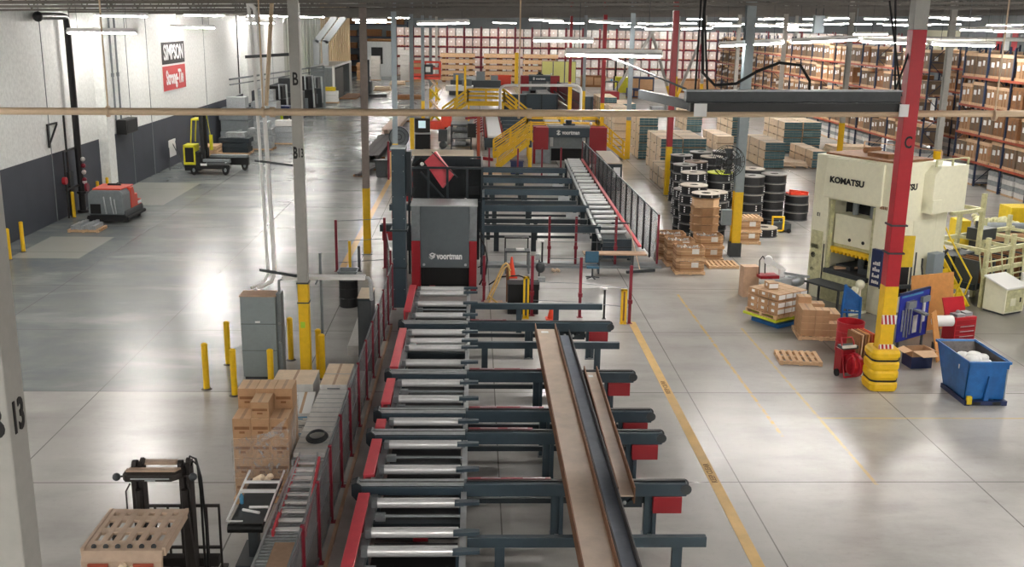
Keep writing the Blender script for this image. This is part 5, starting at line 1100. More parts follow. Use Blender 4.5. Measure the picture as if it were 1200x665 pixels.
# test machine behind the tidy cartons
t = thing('bench_machine', 'white and grey bench machine with a red tray behind the tidy cartons', 'machine', (10.35, 33.7, 0), rz=.1)
put('stand', MB().box(-.35,-.3,0,.35,.3,.72), 'light_steel', t, .02); put('brown_case', MB().box(-1.2,.1,0,-.65,.5,1.05), 'tan', t); put('red_tray', MB().box(-.75,-.3,.72,-.1,.2,.82), 'machine_red', t)
put('arm', MB().bar((-.3,0,1.25),(.15,0,.95),.14).bar((.1,0,.5),(.1,0,1.0),.18), 'label_white', t); put('motor_head', MB().cyl((-.45,-.1,1.3),(-.35,.15,1.3),.14,14), 'label_white', t)
put('cable', MB().tube([(-.7,0,.8),(-.72,0,1.3),(-.62,0,1.45),(-.52,0,1.3),(-.5,0,.85)], .02, 6), 'black', t); put('side_hopper', MB().ball((.55,-.1,.6), .3, (1.2,.8,.7), 12, 8), 'galv', t); put('rail', MB().bar((.1,-.2,.9),(1.0,-.2,.75),.08), 'light_steel', t)
t = thing('steel_bench', 'dark steel bench at the front foot of the press', 'bench', (11.68, 32.52, 0), rz=2.09)
put('bench_top', MB().box(-.75,-.35,.72,.75,.35,.78), 'gray_dark', t); 
for x in (-.65,.65):
    for y in (-.28,.28): put('leg', MB().cb(x,y,0,.06,.06,.72), 'gray_dark', t)
t = thing('blue_stand', 'bright blue folding steel stand between the cartons and the press', 'stand', (11.45, 30.2, 0), rz=.4)
put('frame', MB().bar((-.2,0,0),(-.1,0,1.35),.06).bar((.3,.2,0),(-.1,0,1.35),.06).bar((.3,-.3,0),(.25,-.3,1.0),.06).bar((-.1,0,1.3),(.25,-.3,.95),.08).bar((-.2,0,.5),(.3,-.3,.5),.05), 'blue', t); put('side_plate', MB().prism([(-.15,.02,.6),(.25,-.28,.55),(.25,-.28,.95),(-.1,.02,1.3)], (.02,.03,0)), 'blue', t)
# ------------------------------------------------------------------ bollards
def bollard_proto(h=1.2, r=.075):
    t = thing('bollard', '', 'bollard')
    put('post', MB().cyl((0,0,.0),(0,0,h-.04),r,18), 'yellow', t); put('cap', MB().lathe([(r+.004,h-.06),(r+.004,h-.03),(r*.6,h),(0.001,h+.01)], n=18), 'yellow', t)
    put('base_ring', MB().lathe([(r,.03),(r+.03,.02),(r+.06,0)], n=18), 'hopper_in', t)
    return t
PROTOS.append(bollard_proto()); BL_ = proto_tree(PROTOS[-1])
for x, y, lab in [(-6.62,24.5,'yellow bollard at the far left corner of the grey electrical cabinet, farthest left'),(-6.52,26.4,'yellow bollard behind and left of the grey electrical cabinet'),(-5.83,24.05,'yellow bollard in front of the left edge of the grey electrical cabinet'),(-4.93,24.05,'yellow bollard in front of the right edge of the grey electrical cabinet'),
    (-4.93,26.8,'yellow bollard between the electrical cabinet and the column marked B'),(-4.02,25.75,'yellow bollard just right of the column marked B, rear one'),(-3.86,25.3,'yellow bollard just right of the column marked B, front one'),
    (-17.44,38.5,'leftmost yellow bollard at the left edge near the wall'),(-17.5,39.85,'second yellow bollard at the left edge near the wall'),(-18.2,47.0,'yellow bollard guarding the black wall pipe'),(-18.15,51.4,'yellow bollard behind the sweeper, right one'),(-18.2,50.2,'yellow bollard behind the sweeper, left one')]:
    dup(BL_, loc=(x,y,0), label=lab)
# ------------------------------------------------------------------ electrical cabinet
t = thing('electrical_cabinet', 'tall grey electrical cabinet between the yellow bollards with conduits on top', 'electrical cabinet', (-5.38, 25.3, 0), world=True)
put('cabinet_body', MB().box(-5.86,25.2,.08,-4.98,25.75,2.2), 'cabinet_gray', t, .012); put('top_plate', MB().box(-5.88,25.18,2.2,-4.96,25.77,2.22), 'tan', t); put('plinth', MB().box(-5.82,25.24,0,-5.0,25.72,.08), 'gray_dark', t)
put('side_duct', MB().box(-4.98,25.3,.1,-4.86,25.7,2.25), 'gray_mid', t, .01); put('door_seam', MB().box(-5.86,25.192,1.48,-4.98,25.2,1.495).box(-5.86,25.192,.78,-4.98,25.2,.79), 'gray_dark', t)
put('maker_plate', MB().box(-5.5,25.19,1.52,-5.38,25.2,1.56), 'label_white', t); put('door_handle', MB().cyl((-4.9,25.28,1.5),(-4.9,25.2,1.5),.03,8).cyl((-4.9,25.28,1.0),(-4.9,25.2,1.0),.03,8), 'steel', t)
t = thing('cable_tray', 'white cable tray bridging from the grey cabinet across the yellow column to the fence', 'cable tray', (-3.7, 25.6, 2.6), world=True)
put('tray_channel', MB().box(-4.84,25.45,2.58,-4.42,25.75,2.66).box(-4.42,25.45,2.58,-2.75,25.75,2.66), 'label_white', t, .01); put('bend', MB().tube([(-2.8,25.6,2.62),(-2.68,25.6,2.6),(-2.62,25.6,2.5),(-2.61,25.6,2.2),(-2.61,25.62,2.02)],.05,8), 'light_steel', t)
put('drop_pipe', MB().tube([(-4.8,25.5,2.6),(-4.92,25.5,2.55),(-4.92,25.5,2.27)],.035,8), 'gray_mid', t); put('bracket', MB().bar((-4.2,25.4,2.6),(-4.35,25.3,2.3),.03), 'gray_mid', t)
t = thing('grey_pole', 'thin grey pole standing behind the yellow column marked B', 'pole', (-3.98, 26.25, 0), world=True); put('shaft', MB().cyl((-3.98,26.25,0),(-3.98,26.25,3.1),.035,8), 'gray_mid', t); put('foot', MB().cb(-3.98,26.25,0,.14,.14,.015), 'gray_mid', t); put('clip', MB().bar((-3.98,26.25,2.55),(-4.1,26.1,2.3),.03), 'gray_mid', t)
t = thing('dark_cabinet', 'tall narrow dark cabinet with beige top beside the left fence', 'cabinet', (-2.85, 26.3, 0), world=True)
put('body', MB().box(-3.0,25.9,0,-2.66,26.95,1.98), 'machine_dark', t, .01); put('top', MB().box(-3.01,25.89,1.98,-2.65,26.96,2.0), 'beige_top', t); put('door_line', MB().box(-2.98,25.89,.05,-2.68,25.9,1.9), 'gray_dark', t)
t = thing('concrete_step', 'low pale wedge on the floor behind the dark cabinet', 'floor step', (-3.2, 29, 0), world=True); put('wedge', MB().prism([(-3.45,27.2,.0),(-3.05,27.2,0),(-3.05,31.5,0),(-3.5,31.5,0)],(0,0,.28)), 'wrap_white', t)
t = thing('oil_drum', 'black oil drum under a grey bin left of the fence', 'drum', (-4.02, 32.3, 0)); put('shell', MB().lathe([(0,0),(.3,0),(.31,.02),(.3,.04),(.3,.28),(.312,.3),(.3,.32),(.3,.6),(.312,.62),(.3,.64),(.3,.86),(.31,.88),(.28,.88),(0,.87)],n=24), 'black', t); put('drum_seam', MB().box(-.01,-.315,.02,.01,-.3,.86), 'black_matte', t)
t = thing('grey_bin', 'open grey bin resting on the black oil drum', 'bin', (-4.02, 32.3, .885)); b = MB(); b.prism([(-.22,-.2,0),(.22,-.2,0),(.22,.2,0),(-.22,.2,0)],(0,0,.02))
for s_ in (1,-1): b.prism([(s_*.22,-.2,0),(s_*.22,.2,0),(s_*.3,.28,.3),(s_*.3,-.28,.3)],(-s_*.015,0,0)); b.prism([(-.22,s_*.2,0),(.22,s_*.2,0),(.3,s_*.28,.3),(-.3,s_*.28,.3)],(0,-s_*.015,0))
put('bin_shell', b, 'gray_mid', t); b = MB(); b.box(-.32,-.3,.29,-.28,.3,.32).box(.28,-.3,.29,.32,.3,.32).box(-.3,-.31,.29,.3,-.27,.32).box(-.3,.27,.29,.3,.31,.32); put('rim', b, 'gray_mid', t)

# ------------------------------------------------------------------ posts of the work cells
def post(lab, x, y, h, m, r=.045, knob=None, name='fence_post', cat='post', foot=True):
    t = thing(name, lab, cat, (x, y, 0), world=True); put('shaft', MB().cb(x,y,0,r*2,r*2,h), m, t)
    if foot: put('foot_plate', MB().cb(x,y,0,r*4,r*4,.015), m, t)
    if knob: put('clamp', MB().cb(x,y-.01,knob,r*3,r*3,.12), m, t)
    return t
for x, y, h, lab in [(2.84,38.1,1.91,'leftmost dark red post of the rear row behind the floor cell'),(3.85,38.1,1.91,'dark red post of the rear row, next to the long desk'),(5.36,38.1,1.92,'dark red post in front of the near end of the bright roller line'),(1.83,31.28,1.93,'dark red post behind the yellow slotted post by the pit box'),(3.33,31.1,1.93,'dark red post in the middle of the front row'),(4.8,30.45,1.84,'dark red post with the yellow slotted guard at the lane line'),(.34,32.98,1.54,'dark red post at the right foot of the grey machine')]:
    post(lab, x, y, h, 'maroon', knob=h*.35)
t = thing('wire_guard', 'thin horizontal guard wires between the dark red posts of the rear row', 'guard wires', (4, 38.1, 0), world=True)
for z in (.3,.95,1.3,1.6,1.85): put('wire', MB().cyl((2.84,38.04,z),(5.36,38.04,z),.01,4), 'gray_mid', t)
t = thing('wire_guard', 'thin horizontal guard wires between the dark red posts of the front row', 'guard wires', (3.3, 31.1, 0), world=True)
for z in (.5,1.1,1.7): put('wire', MB().cyl((1.88,31.28,z),(3.28,31.1,z),.008,4).cyl((3.38,31.1,z),(4.79,30.505,z),.008,4), 'gray_mid', t)
for x, y, lab in [(2.58,38.0,'black stanchion with white top at the rear row of red posts'),(4.08,30.95,'black stanchion with white top between the front red posts')]:
    t = post(lab, x, y, .95, 'black', .03, name='stanchion', cat='stanchion'); put('white_cap', MB().cb(x,y,.95,.14,.1,.05), 'label_white', t)
def slot_post(lab, x, y, h, m2='gray_dark'):
    t = thing('light_curtain_post', lab, 'post', (x,y,0), world=True); put('yellow_housing', MB().box(x-.09,y-.06,.0,x-.03,y+.06,h).box(x+.03,y-.06,.0,x+.09,y+.06,h).box(x-.09,y+.02,.0,x+.09,y+.06,h).box(x-.09,y-.06,h-.06,x+.09,y+.06,h), 'yellow', t); put('slot', MB().box(x-.03,y-.03,.1,x+.03,y+.02,h-.06), m2, t); put('foot_plate', MB().cb(x,y,0,.2,.16,.02), 'yellow', t); return t
slot_post('yellow slotted guard post beside the red post at the start of the lane line', 4.61, 30.42, 1.1, 'kraft_dark')
o = slot_post('yellow slotted guard post in front of the black pit box', 1.63, 30.95, 1.35)
t = thing('pit_box', 'black box standing on the floor behind the yellow slotted post', 'box', (1.58, 31.65, 0), world=True)
OFF[t.name] = (1.58, 31.8, 0); put('box_body', MB().box(1.08,31.55,0,2.05,32.1,.95), 'black', t, .01); put('lid', MB().box(1.06,31.53,.95,2.07,32.12,.98), 'black_matte', t)
def cone(lab, x, y, h, r):
    t = thing('traffic_cone', lab, 'traffic cone', (x,y,0)); put('cone_body', MB().cyl((0,0,.03),(0,0,h),r,16,r1=.03), 'cone_orange', t); put('base', MB().box(-r-.05,-r-.05,0,r+.05,r+.05,.03), 'cone_orange', t)
cone('tall orange traffic cone by the dark worktable', 1.37, 36.3, .75, .15); cone('small orange traffic cone just beyond the front support trestle', 2.42, 30.9, .42, .12)
t = thing('worktable', 'dark framed worktable behind the tall orange cone', 'table', (1.6, 37.2, 0), world=True); put('table_top', MB().box(1.15,36.8,.8,2.05,37.3,.85), 'gray_dark', t); put('rear_shelf', MB().box(1.15,37.6,1.15,2.05,37.9,1.2).box(1.15,37.85,.0,1.2,37.9,1.2).box(2.0,37.85,.0,2.05,37.9,1.2), 'black', t)
for x in (1.18,2.02): put('leg', MB().cb(x,36.84,0,.06,.06,.8).cb(x,37.26,0,.06,.06,.8), 'gray_mid', t)
put('white_tray', MB().box(1.55,36.9,.85,1.85,37.15,.9), 'label_white', t)
t = thing('hose_rack', 'yellow hose draped over a brown post at the foot of the grey machine', 'hose', (1.0, 32.8, 0), world=True)
put('yellow_hose', MB().tube([(.45,32.6,.15),(.7,32.7,.7),(.95,32.8,1.25),(1.05,32.8,1.34),(1.15,32.8,1.25),(1.18,32.8,.9)],.035,6).tube([(.5,32.4,.1),(.8,32.6,.75),(1.0,32.7,1.2),(1.1,32.72,1.26),(1.2,32.75,1.1)],.03,6).tube([(.5,32.5,.3),(.8,32.3,.1),(1.05,32.2,.05)],.035,6), 'tape_yellow', t)
put('brown_post', MB().cb(1.12,32.95,0,.1,.08,1.3), 'rust_edge', t); put('black_cable', MB().tube([(.5,33.2,.5),(.9,33.3,.75),(1.5,33.3,.8),(2.0,33.2,.65),(1.9,33.0,.4),(1.4,32.8,.3)],.025,6), 'black', t); put('base_block', MB().box(.35,32.3,0,.95,32.7,.1).box(.95,32.1,0,1.25,32.3,.15), 'tan', t)
t = thing('pendant_control', 'small dark pendant control with white parts hanging on the pit box post', 'control', (2.3, 34.4, 0), world=True); put('stand', MB().cyl((2.25,34.5,0),(2.25,34.5,1.2),.03,6), 'gray_dark', t); put('control_box', MB().ball((2.28,34.3,.85),.17,(1,.7,1.2),8,6), 'gray_dark', t); put('white_parts', MB().box(2.2,34.2,.35,2.45,34.4,.5).box(2.1,34.3,1.1,2.25,34.4,1.3), 'wrap_gray', t)
# long desk, chair, broom
t = thing('long_desk', 'long narrow desk with a pinkish beige top in front of the rear red posts', 'desk', (5.2, 37.0, 0), world=True); put('desk_top', MB().box(4.02,36.75,.73,6.35,37.3,.78), 'tan', t, .005)
for x in (4.6,5.85): put('leg', MB().box(x-.03,36.85,0,x+.03,36.9,.73).box(x-.03,37.15,0,x+.03,37.2,.73).box(x-.03,36.85,.0,x+.03,37.2,.04).bar((x,36.87,.45),(x-.25,36.87,.72),.03), 'gray_dark', t)
t = thing('office_chair', 'blue backed office chair pushed to the long desk', 'chair', (4.28, 36.15, 0), world=True); put('backrest', MB().box(4.03,36.3,.55,4.52,36.36,.98), 'chair_blue', t, .03); put('seat', MB().box(4.05,35.9,.42,4.5,36.3,.5), 'chair_blue', t, .02); put('stem', MB().cyl((4.28,36.1,.08),(4.28,36.1,.42),.03,8), 'gray_dark', t); b = MB()
for k in range(5): a = 2*PI*k/5; b.bar((4.28,36.1,.09),(4.28+.26*math.cos(a),36.1+.26*math.sin(a),.05),.035)
put('foot_star', b, 'gray_dark', t)
t = thing('floor_broom', 'wide floor broom leaning against the red end post of the fence', 'broom', (6.2, 37.2, 0), world=True); put('handle', MB().cyl((6.18,37.2,.1),(5.86,38.3,1.6),.02,6), 'wood_pale', t); put('broom_head', MB().bar((5.65,36.95,.06),(6.75,37.3,.06),.1,.1), 'gray_dark', t)
t = thing('parts_pile', 'little heap of yellowish scrap on the floor left of the desk', 'scrap', (3.05, 37.2, 0), world=True); b = MB()
for i in range(8): b.ball((3.05+rnd.uniform(-.12,.12),37.2+rnd.uniform(-.1,.1),.05),.06,n=6,m=4)
put('scrap_heap', b, 'wood_pale', t); 
# left gate of the machine
for x, y, h, m, lab in [(-5.01,37.03,1.91,'maroon','dark red gate post standing on the yellow tape line'),(-4.55,37.17,1.1,'yellow','short yellow post beside the dark red gate post'),(-4.2,37.05,.95,'gray_dark','short black post right of the short yellow post'),(-3.3,37.6,1.9,'maroon','dark red gate post left of the machine tower')]: post(lab,x,y,h,m,name='gate_post')
t = thing('wire_guard', 'thin guard wires between the gate posts left of the machine tower', 'guard wires', (-4, 37.3, 0), world=True)
for z in (.3,1.1,1.85): put('wire', MB().cyl((-4.95,37.15,z),(-3.36,37.66,z),.009,4), 'gray_mid', t)
t = thing('side_fence', 'mesh fence with dark red posts running from the tower to the gate', 'fence', (-2.9, 35, 0), world=True)
put('post', MB().cb(-2.75,33.4,0,.06,.06,1.6).cb(-3.1,36.2,0,.06,.06,1.6), 'maroon', t); put('mesh_panel', MB().prism([(-2.75,33.45,.1),(-3.1,36.15,.1),(-3.1,36.15,1.55),(-2.75,33.45,1.55)],(.012,0,0)), 'mesh_gray', t); put('rail', MB().bar((-2.75,33.4,1.57),(-3.1,36.2,1.57),.03), 'steel', t)
for i, (y0_, m_) in enumerate(((146.0,'red'),(148.2,'label_white'),(150.4,'red'))):
    t = thing('wall_banner', '%s long banner on the far right wall, %s of three' % (('red','white','red')[i], ('nearest','middle','farthest')[i]), 'banner', (75.9, y0_, 6), world=True)
    put('banner_cloth', MB().box(75.9, y0_, 5.6, 75.93, y0_+1.6, 8.6), m_, t); put('banner_rod', MB().cyl((75.9, y0_-.1, 8.65), (75.9, y0_+1.7, 8.65), .05, 6), 'gray_dark', t)
# ------------------------------------------------------------------ beyond the gantry
t = thing('long_bench', 'wide beige topped bench with dark front behind the red raised arm', 'bench', (-2, 62, 0), world=True)
put('bench_top', MB().box(-4.0,60.9,1.2,-.05,63.6,1.28), 'beige_top', t); put('dark_front', MB().box(-3.9,61.0,0,-.25,63.4,1.2), 'machine_dark', t); put('end_leg', MB().box(-.15,60.95,0,-.05,61.1,1.2).box(-.15,63.4,0,-.05,63.55,1.2), 'label_white', t)
t = thing('bench_drill', 'dark bench drill standing behind the beige bench', 'drill', (-2.0, 64.6, 0), world=True); put('stand', MB().box(-2.4,64.3,0,-1.5,64.9,1.1), 'machine_dark', t); put('drill_column', MB().cyl((-2,64.6,1.1),(-2,64.6,2.2),.1,8), 'gray_mid', t); put('drill_head', MB().box(-2.25,64.3,1.7,-1.7,64.9,2.4).ball((-1.95,64.2,1.5),.25), 'gray_dark', t); put('side_table', MB().box(-3.2,64.3,1.0,-2.5,64.9,1.15).box(-1.3,64.3,1.0,-.7,64.9,1.1), 'rust_edge', t); put('side_leg', MB().cb(-2.85,64.6,0,.1,.1,1.0).cb(-1.0,64.6,0,.1,.1,1.0), 'gray_dark', t)
t = thing('wheelie_bin', 'dark grey wheelie bin at the end of the yellow tape', 'bin', (-5.4, 60.3, 0)); put('bin_body', MB().prism([(-.28,-.3,.06),(.28,-.3,.06),(.38,-.3,1.0),(-.38,-.3,1.0)],(0,.6,0)), 'gray_dark', t, .02); put('lid', MB().box(-.42,-.36,1.0,.42,.36,1.07), 'machine_dark', t); put('wheel', MB().cyl((-.3,.25,.1),(-.2,.25,.1),.1,8).cyl((.2,.25,.1),(.3,.25,.1),.1,8), 'rubber', t)
t = thing('safety_station', 'red post with a yellow board beside the wheelie bin', 'safety station', (-4.7, 59.6, 0), world=True); put('red_post', MB().cb(-4.95,59.6,0,.1,.1,2.2), 'maroon', t); put('yellow_board', MB().box(-4.85,59.58,.15,-4.45,59.64,1.6), 'tape_yellow', t); put('board_edge', MB().box(-4.88,59.55,.12,-4.85,59.66,1.63).box(-4.88,59.55,1.6,-4.42,59.66,1.65), 'red', t)
t = thing('operator_kiosk', 'black operator kiosk with a lit screen near the grey column', 'kiosk', (-3.7, 72.7, 0), world=True); put('kiosk_body', MB().box(-4.15,72.4,0,-3.1,73.2,1.35), 'black_matte', t, .02); put('screen_housing', MB().box(-4.15,72.3,1.4,-3.1,72.6,2.35), 'black', t); put('screen', MB().box(-3.9,72.28,1.7,-3.4,72.3,2.2), 'screen', t); put('keyboard_shelf', MB().box(-4.2,72.0,1.3,-3.05,72.4,1.38), 'light_steel', t)
t = thing('floor_fan', 'round grey floor fan left of the operator kiosk', 'fan', (-5.4, 74.5, 0), world=True); put('fan_drum', MB().cyl((-5.4,74.3,.85),(-5.4,74.8,.85),.72,20), 'gray_mid', t); put('grille', ring(ring(ring(MB(),(-5.4,74.28,.85),.7,.04),(-5.4,74.27,.85),.45,.03),(-5.4,74.27,.85),.2,.03), 'gray_dark', t); put('stand', MB().box(-5.9,74.4,0,-4.9,74.7,.12), 'gray_dark', t)
t = thing('tool_cart', 'dark steel tool cart with shelves beside the white roller line', 'cart', (-.8, 75, 0), world=True)
for z in (.25,.8,1.3,1.75): put('shelf', MB().box(-1.7,73.9,z,-.2,76.6,z+.06), 'gray_dark', t)
for x in (-1.65,-.25):
    for y in (73.95,76.5): put('upright', MB().cb(x,y,.0,.1,.1,1.8), 'gray_dark', t)
put('parts_box', MB().box(-1.5,74.1,.86,-.5,75.6,1.2).box(-1.4,74.3,.31,-.6,75.6,.6).box(-1.3,74.4,1.36,-.6,75.6,1.6), 'wrap_gray', t); put('black_panel', MB().box(-.5,73.85,.9,.1,73.93,1.9), 'black', t)
t = thing('white_sack', 'white sack slumped beside the dark tool cart', 'sack', (-2.1, 77.0, 0), world=True); put('sack_body', MB().ball((-2.1,77,.45),.5,(.8,.8,1.0),10,7), 'wrap_white', t); put('sack_neck', MB().cyl((-2.1,77,.8),(-1.8,77,1.35),.3,8,r1=.1), 'wrap_white', t)
t = thing('fabrication_stand', 'tall rusty red stand between the tool cart and the beige bench', 'stand', (.25, 66.8, 0), world=True); put('upright', MB().cb(.25,66.8,0,.2,.2,3.3), 'rack_orange', t); put('arm', MB().bar((.25,66.8,.4),(1.2,66.6,.3),.2).bar((-.6,66.8,2.9),(.25,66.8,3.0),.15), 'machine_red', t)
t = thing('wood_blocks', 'small light wooden crate behind the beige bench', 'crate', (.9, 61.2, 0), world=True); put('crate_body', MB().box(.2,60.8,0,1.6,61.9,.35), 'wood_pale', t); put('lath', MB().box(.2,60.78,.1,1.6,60.8,.15).box(.2,60.78,.22,1.6,60.8,.27), 'wood', t)
t = thing('blue_bin', 'dark blue bin under the lower end of the yellow stair', 'bin', (2.6, 62.6, 0), world=True); put('bin_body', MB().box(2.2,62.2,0,2.95,62.9,.75), 'navy', t, .03); put('bin_rim', MB().box(2.16,62.16,.75,2.99,62.94,.8), 'navy', t)
post('yellow post standing on the floor left of the lettered machine', 3.4, 63.2, 1.5, 'yellow', .11, name='guard_post')
for x, y, lab in ((.85,59.4,'leftmost'),(2.5,59.4,'second'),(3.9,59.5,'third'),(5.05,60.1,'rightmost')): post(lab+' dark red fence post behind the last cross transfer', x, y, 1.9, 'maroon', .05)
# steel profiles on the floor
def floor_profiles(lab, x0, y0, x1, y1, n, w, h, m, step=.12):
    t = thing('steel_profiles', lab, 'steel profiles', (x0, y0, 0), world=True); d = (Vector((x1,y1,0))-Vector((x0,y0,0))).normalized(); s_ = Vector((d.y,-d.x,0))
    for i in range(n):
        p = Vector((x0,y0,.12))+s_*(i*(w+.03)); q = Vector((x1,y1,.12))+s_*(i*(w+.03))
        put('profile', MB().bar(p+Vector((0,0,h)), q+Vector((0,0,h)), w, .03).bar(p, q, w, .03).bar(p+Vector((0,0,h/2)), q+Vector((0,0,h/2)), .03, h), m, t)
    for f_ in (.15,.85): c = Vector((x0,y0,0)).lerp(Vector((x1,y1,0)), f_); put('timber_skid', MB().bar(c-s_*.3+Vector((0,0,.06)), c+s_*(n*(w+.03))+Vector((0,0,.06)), .15, .11), 'wood_dark', t)
floor_profiles('dark steel profiles lying on skids left of the grey column, nearer bundle', -7.2, 67.0, -7.0, 79.5, 3, .38, .3, 'mill_dark')
floor_profiles('dark steel profiles lying on skids, farther bundle', -7.3, 83.5, -7.1, 96.5, 3, .38, .3, 'rust_web')
floor_profiles('short thin steel offcuts by the wheelie bin', -6.9, 60.0, -6.2, 64.0, 2, .16, .1, 'mill_dark')
t = thing('floor_grate', 'brown steel grates lying by the far columns', 'grates', (-7.5, 128, 0), world=True); put('grate', MB().box(-9.2,122,0,-6.2,127,.2), 'wood_dark', t); put('grate_bar', MB().box(-9.2,122,.2,-6.2,122.3,.3).box(-9.2,124,.2,-6.2,124.3,.3), 'kraft_dark', t)
# scissor lift
t = thing('scissor_lift', 'orange scissor lift with its basket raised', 'scissor lift', (-3.1, 86.3, 0), world=True)
put('chassis', MB().box(-4.1,85.2,.3,-2.1,87.4,.95), 'orange_red', t, .03); put('engine_cover', MB().box(-2.7,85.0,.5,-1.9,87.6,1.7), 'orange_red', t, .03)
for x in (-4.1,-2.2):
    for y in (85.3,87.1): put('wheel', MB().cyl((x-.25,y,.33),(x+.1,y,.33),.33,14), 'rubber', t)
for i in range(4):
    z0 = .95+i*.85; put('scissor_arm', MB().bar((-3.7,85.9,z0),(-2.9,86.9,z0+.85),.12).bar((-2.9,85.9,z0),(-3.7,86.9,z0+.85),.12).bar((-3.7,85.9,z0+.85),(-2.9,85.9,z0),.12), 'wood_pale' if i % 2 else 'hazard_yellow', t)
put('platform_floor', MB().box(-5.3,85.4,4.3,-2.8,87.4,4.5), 'orange_red', t); rr_ = MB(); railing(rr_, [(-5.25,85.45,4.5),(-4.0,85.45,4.5),(-2.85,85.45,4.5),(-2.85,87.35,4.5),(-5.25,87.35,4.5),(-5.25,85.45,4.5)], 1.15, (1,.55,.1), w=.09); put('basket_rail', rr_, 'orange_red', t)
put('control_box', MB().box(-4.2,85.3,4.7,-3.4,85.5,5.5), 'gray_dark', t); put('papers', MB().box(-4.0,85.26,4.9,-3.6,85.3,5.3), 'label_white', t)
# distant crates and stacks before the far racks
for i,(x,lab) in enumerate([(-5.2,'leftmost'),(1.3,'second'),(7.2,'third')]):
    t = thing('crate_stack', 'wide stack of pale wooden crates before the far racks, %s' % lab, 'crates', (x+2.6, 158, 0), world=True, group='pale crate stacks')
    for k in range(5): put('crate_layer', MB().box(x,157.4,.25+k*.85,x+5.2,159,.25+k*.85+.55), 'wood', t); put('bearer', MB().box(x+.3,157.5,k*.85,x+.8,159,.25+k*.85).box(x+2.3,157.5,k*.85,x+2.8,159,.25+k*.85).box(x+4.3,157.5,k*.85,x+4.8,159,.25+k*.85), 'kraft_dark', t)
t = thing('orange_bin', 'flat orange bin in front of the far crates', 'bin', (4.1, 152, 0), world=True); put('bin_body', MB().box(2.5,151.5,0,5.2,152.5,1.3), 'orange_red', t, .03); put('rim', MB().box(2.4,151.4,1.3,5.3,152.6,1.42), 'orange', t)
t = thing('light_table_machine', 'pale low machine on the far floor beyond the yellow crossover', 'machine', (-2.0, 131, 0), world=True); put('bed', MB().box(-3.6,130,.5,-.2,132,1.1), 'label_white', t); put('base', MB().box(-3.2,130.2,0,-.6,131.8,.5), 'gray_dark', t); put('head', MB().box(-1.6,130.4,1.1,-.4,131.6,1.9), 'gray_mid', t)
t = thing('dark_press_row', 'row of dark machines before the pale crates', 'machine', (0, 147, 0), world=True); put('machine_bed', MB().box(-3.4,146,0,3.6,148,.9), 'gray_dark', t); put('machine_head', MB().box(-3,146.2,.9,-1.5,147.5,1.8).box(.2,146.2,.9,1.4,147.5,2.1).box(2.2,146.2,.9,3.2,147.5,1.6), 'gray_mid', t); put('bright_panel', MB().box(-1.2,145.9,1.0,.1,146.1,1.5), 'light_steel', t)
for i,(x,y,w_,h_,m_,lab) in enumerate([(17.0,150,3.5,1.6,'kraft_dark','brown crate of goods behind the lumber stacks'),(22,140,4,2.0,'rack_blue','dark blue shelving full of goods on the far floor'),(19.5,128,1.5,1.2,'navy','navy container beside the grey columns'),(30,140,6,1.8,'kraft_dark','brown goods heap at the far right floor')]):
    t = thing('goods_crate', lab, 'crate', (x,y,0), world=True); put('crate_body', MB().box(x-w_/2,y,.15,x+w_/2,y+1.5,h_), m_, t); put('runner', MB().box(x-w_/2,y,0,x+w_/2,y+.2,.15).box(x-w_/2,y+1.3,0,x+w_/2,y+1.5,.15), 'wood_dark', t)
    put('carton_face', MB().box(x-w_/2+.2,y-.05,.3,x-.1,y,h_-.2).box(x+.1,y-.05,.3,x+w_/2-.2,y,h_-.3), 'kraft', t)
t = thing('counterbalance_forklift', 'small red forklift driving in the aisle behind the grey column', 'forklift', (15.2, 118, 0), world=True); put('body', MB().box(14.4,117,.3,16.2,119.4,1.5), 'machine_red', t, .05); put('overhead_guard', MB().box(14.5,117.3,2.5,16.1,119,2.6).cb(14.6,117.4,1.5,.1,.1,1.0).cb(16.0,117.4,1.5,.1,.1,1.0), 'gray_dark', t); put('mast', MB().cb(14.7,119.6,.1,.15,.2,3.0).cb(15.9,119.6,.1,.15,.2,3.0), 'black', t); put('wheel', MB().cyl((14.3,117.5,.3),(14.6,117.5,.3),.3,12).cyl((16.0,117.5,.3),(16.3,117.5,.3),.3,12), 'rubber', t); put('blue_lamp', MB().ball((15.3,117.3,2.75),.12), 'sky_blue', t)
t = thing('tall_reach_truck', 'yellow reach truck in the far aisle', 'forklift', (19.0, 135, 0), world=True); put('body', MB().box(18.2,135,.2,19.8,137,2.2), 'hyster_yellow', t, .05); put('mast', MB().cb(18.4,137.2,.1,.2,.2,4.5).cb(19.6,137.2,.1,.2,.2,4.5), 'black', t); put('wheel', MB().cyl((18.2,135.4,.25),(18.4,135.4,.25),.25,10).cyl((19.6,135.4,.25),(19.8,135.4,.25),.25,10), 'rubber', t)
t = thing('red_fire_cart', 'small red cart on the open floor behind the black tray', 'cart', (23.0, 104, 0), world=True); put('cart_body', MB().box(22.4,103.6,.3,23.2,104.4,1.6), 'red', t); put('wheel', MB().cyl((22.4,103.5,.25),(22.4,103.6,.25),.25,10).cyl((23.2,103.5,.25),(23.2,103.6,.25),.25,10), 'rubber', t); put('handle', MB().bar((22.8,104.4,1.5),(22.8,104.9,2.0),.08), 'red', t)
t = thing('low_goods_pallet', 'low pallet of grey goods behind the black tray', 'pallet load', (19.8, 108, 0), world=True); put('pallet_base', pallet_mb(MB(),3.2,1.6,0,19.8,108), 'wood', t); put('goods', MB().box(18.3,107.3,.12,19.6,108.7,.6).box(19.8,107.3,.12,21.2,108.7,.8), 'wrap_gray', t)

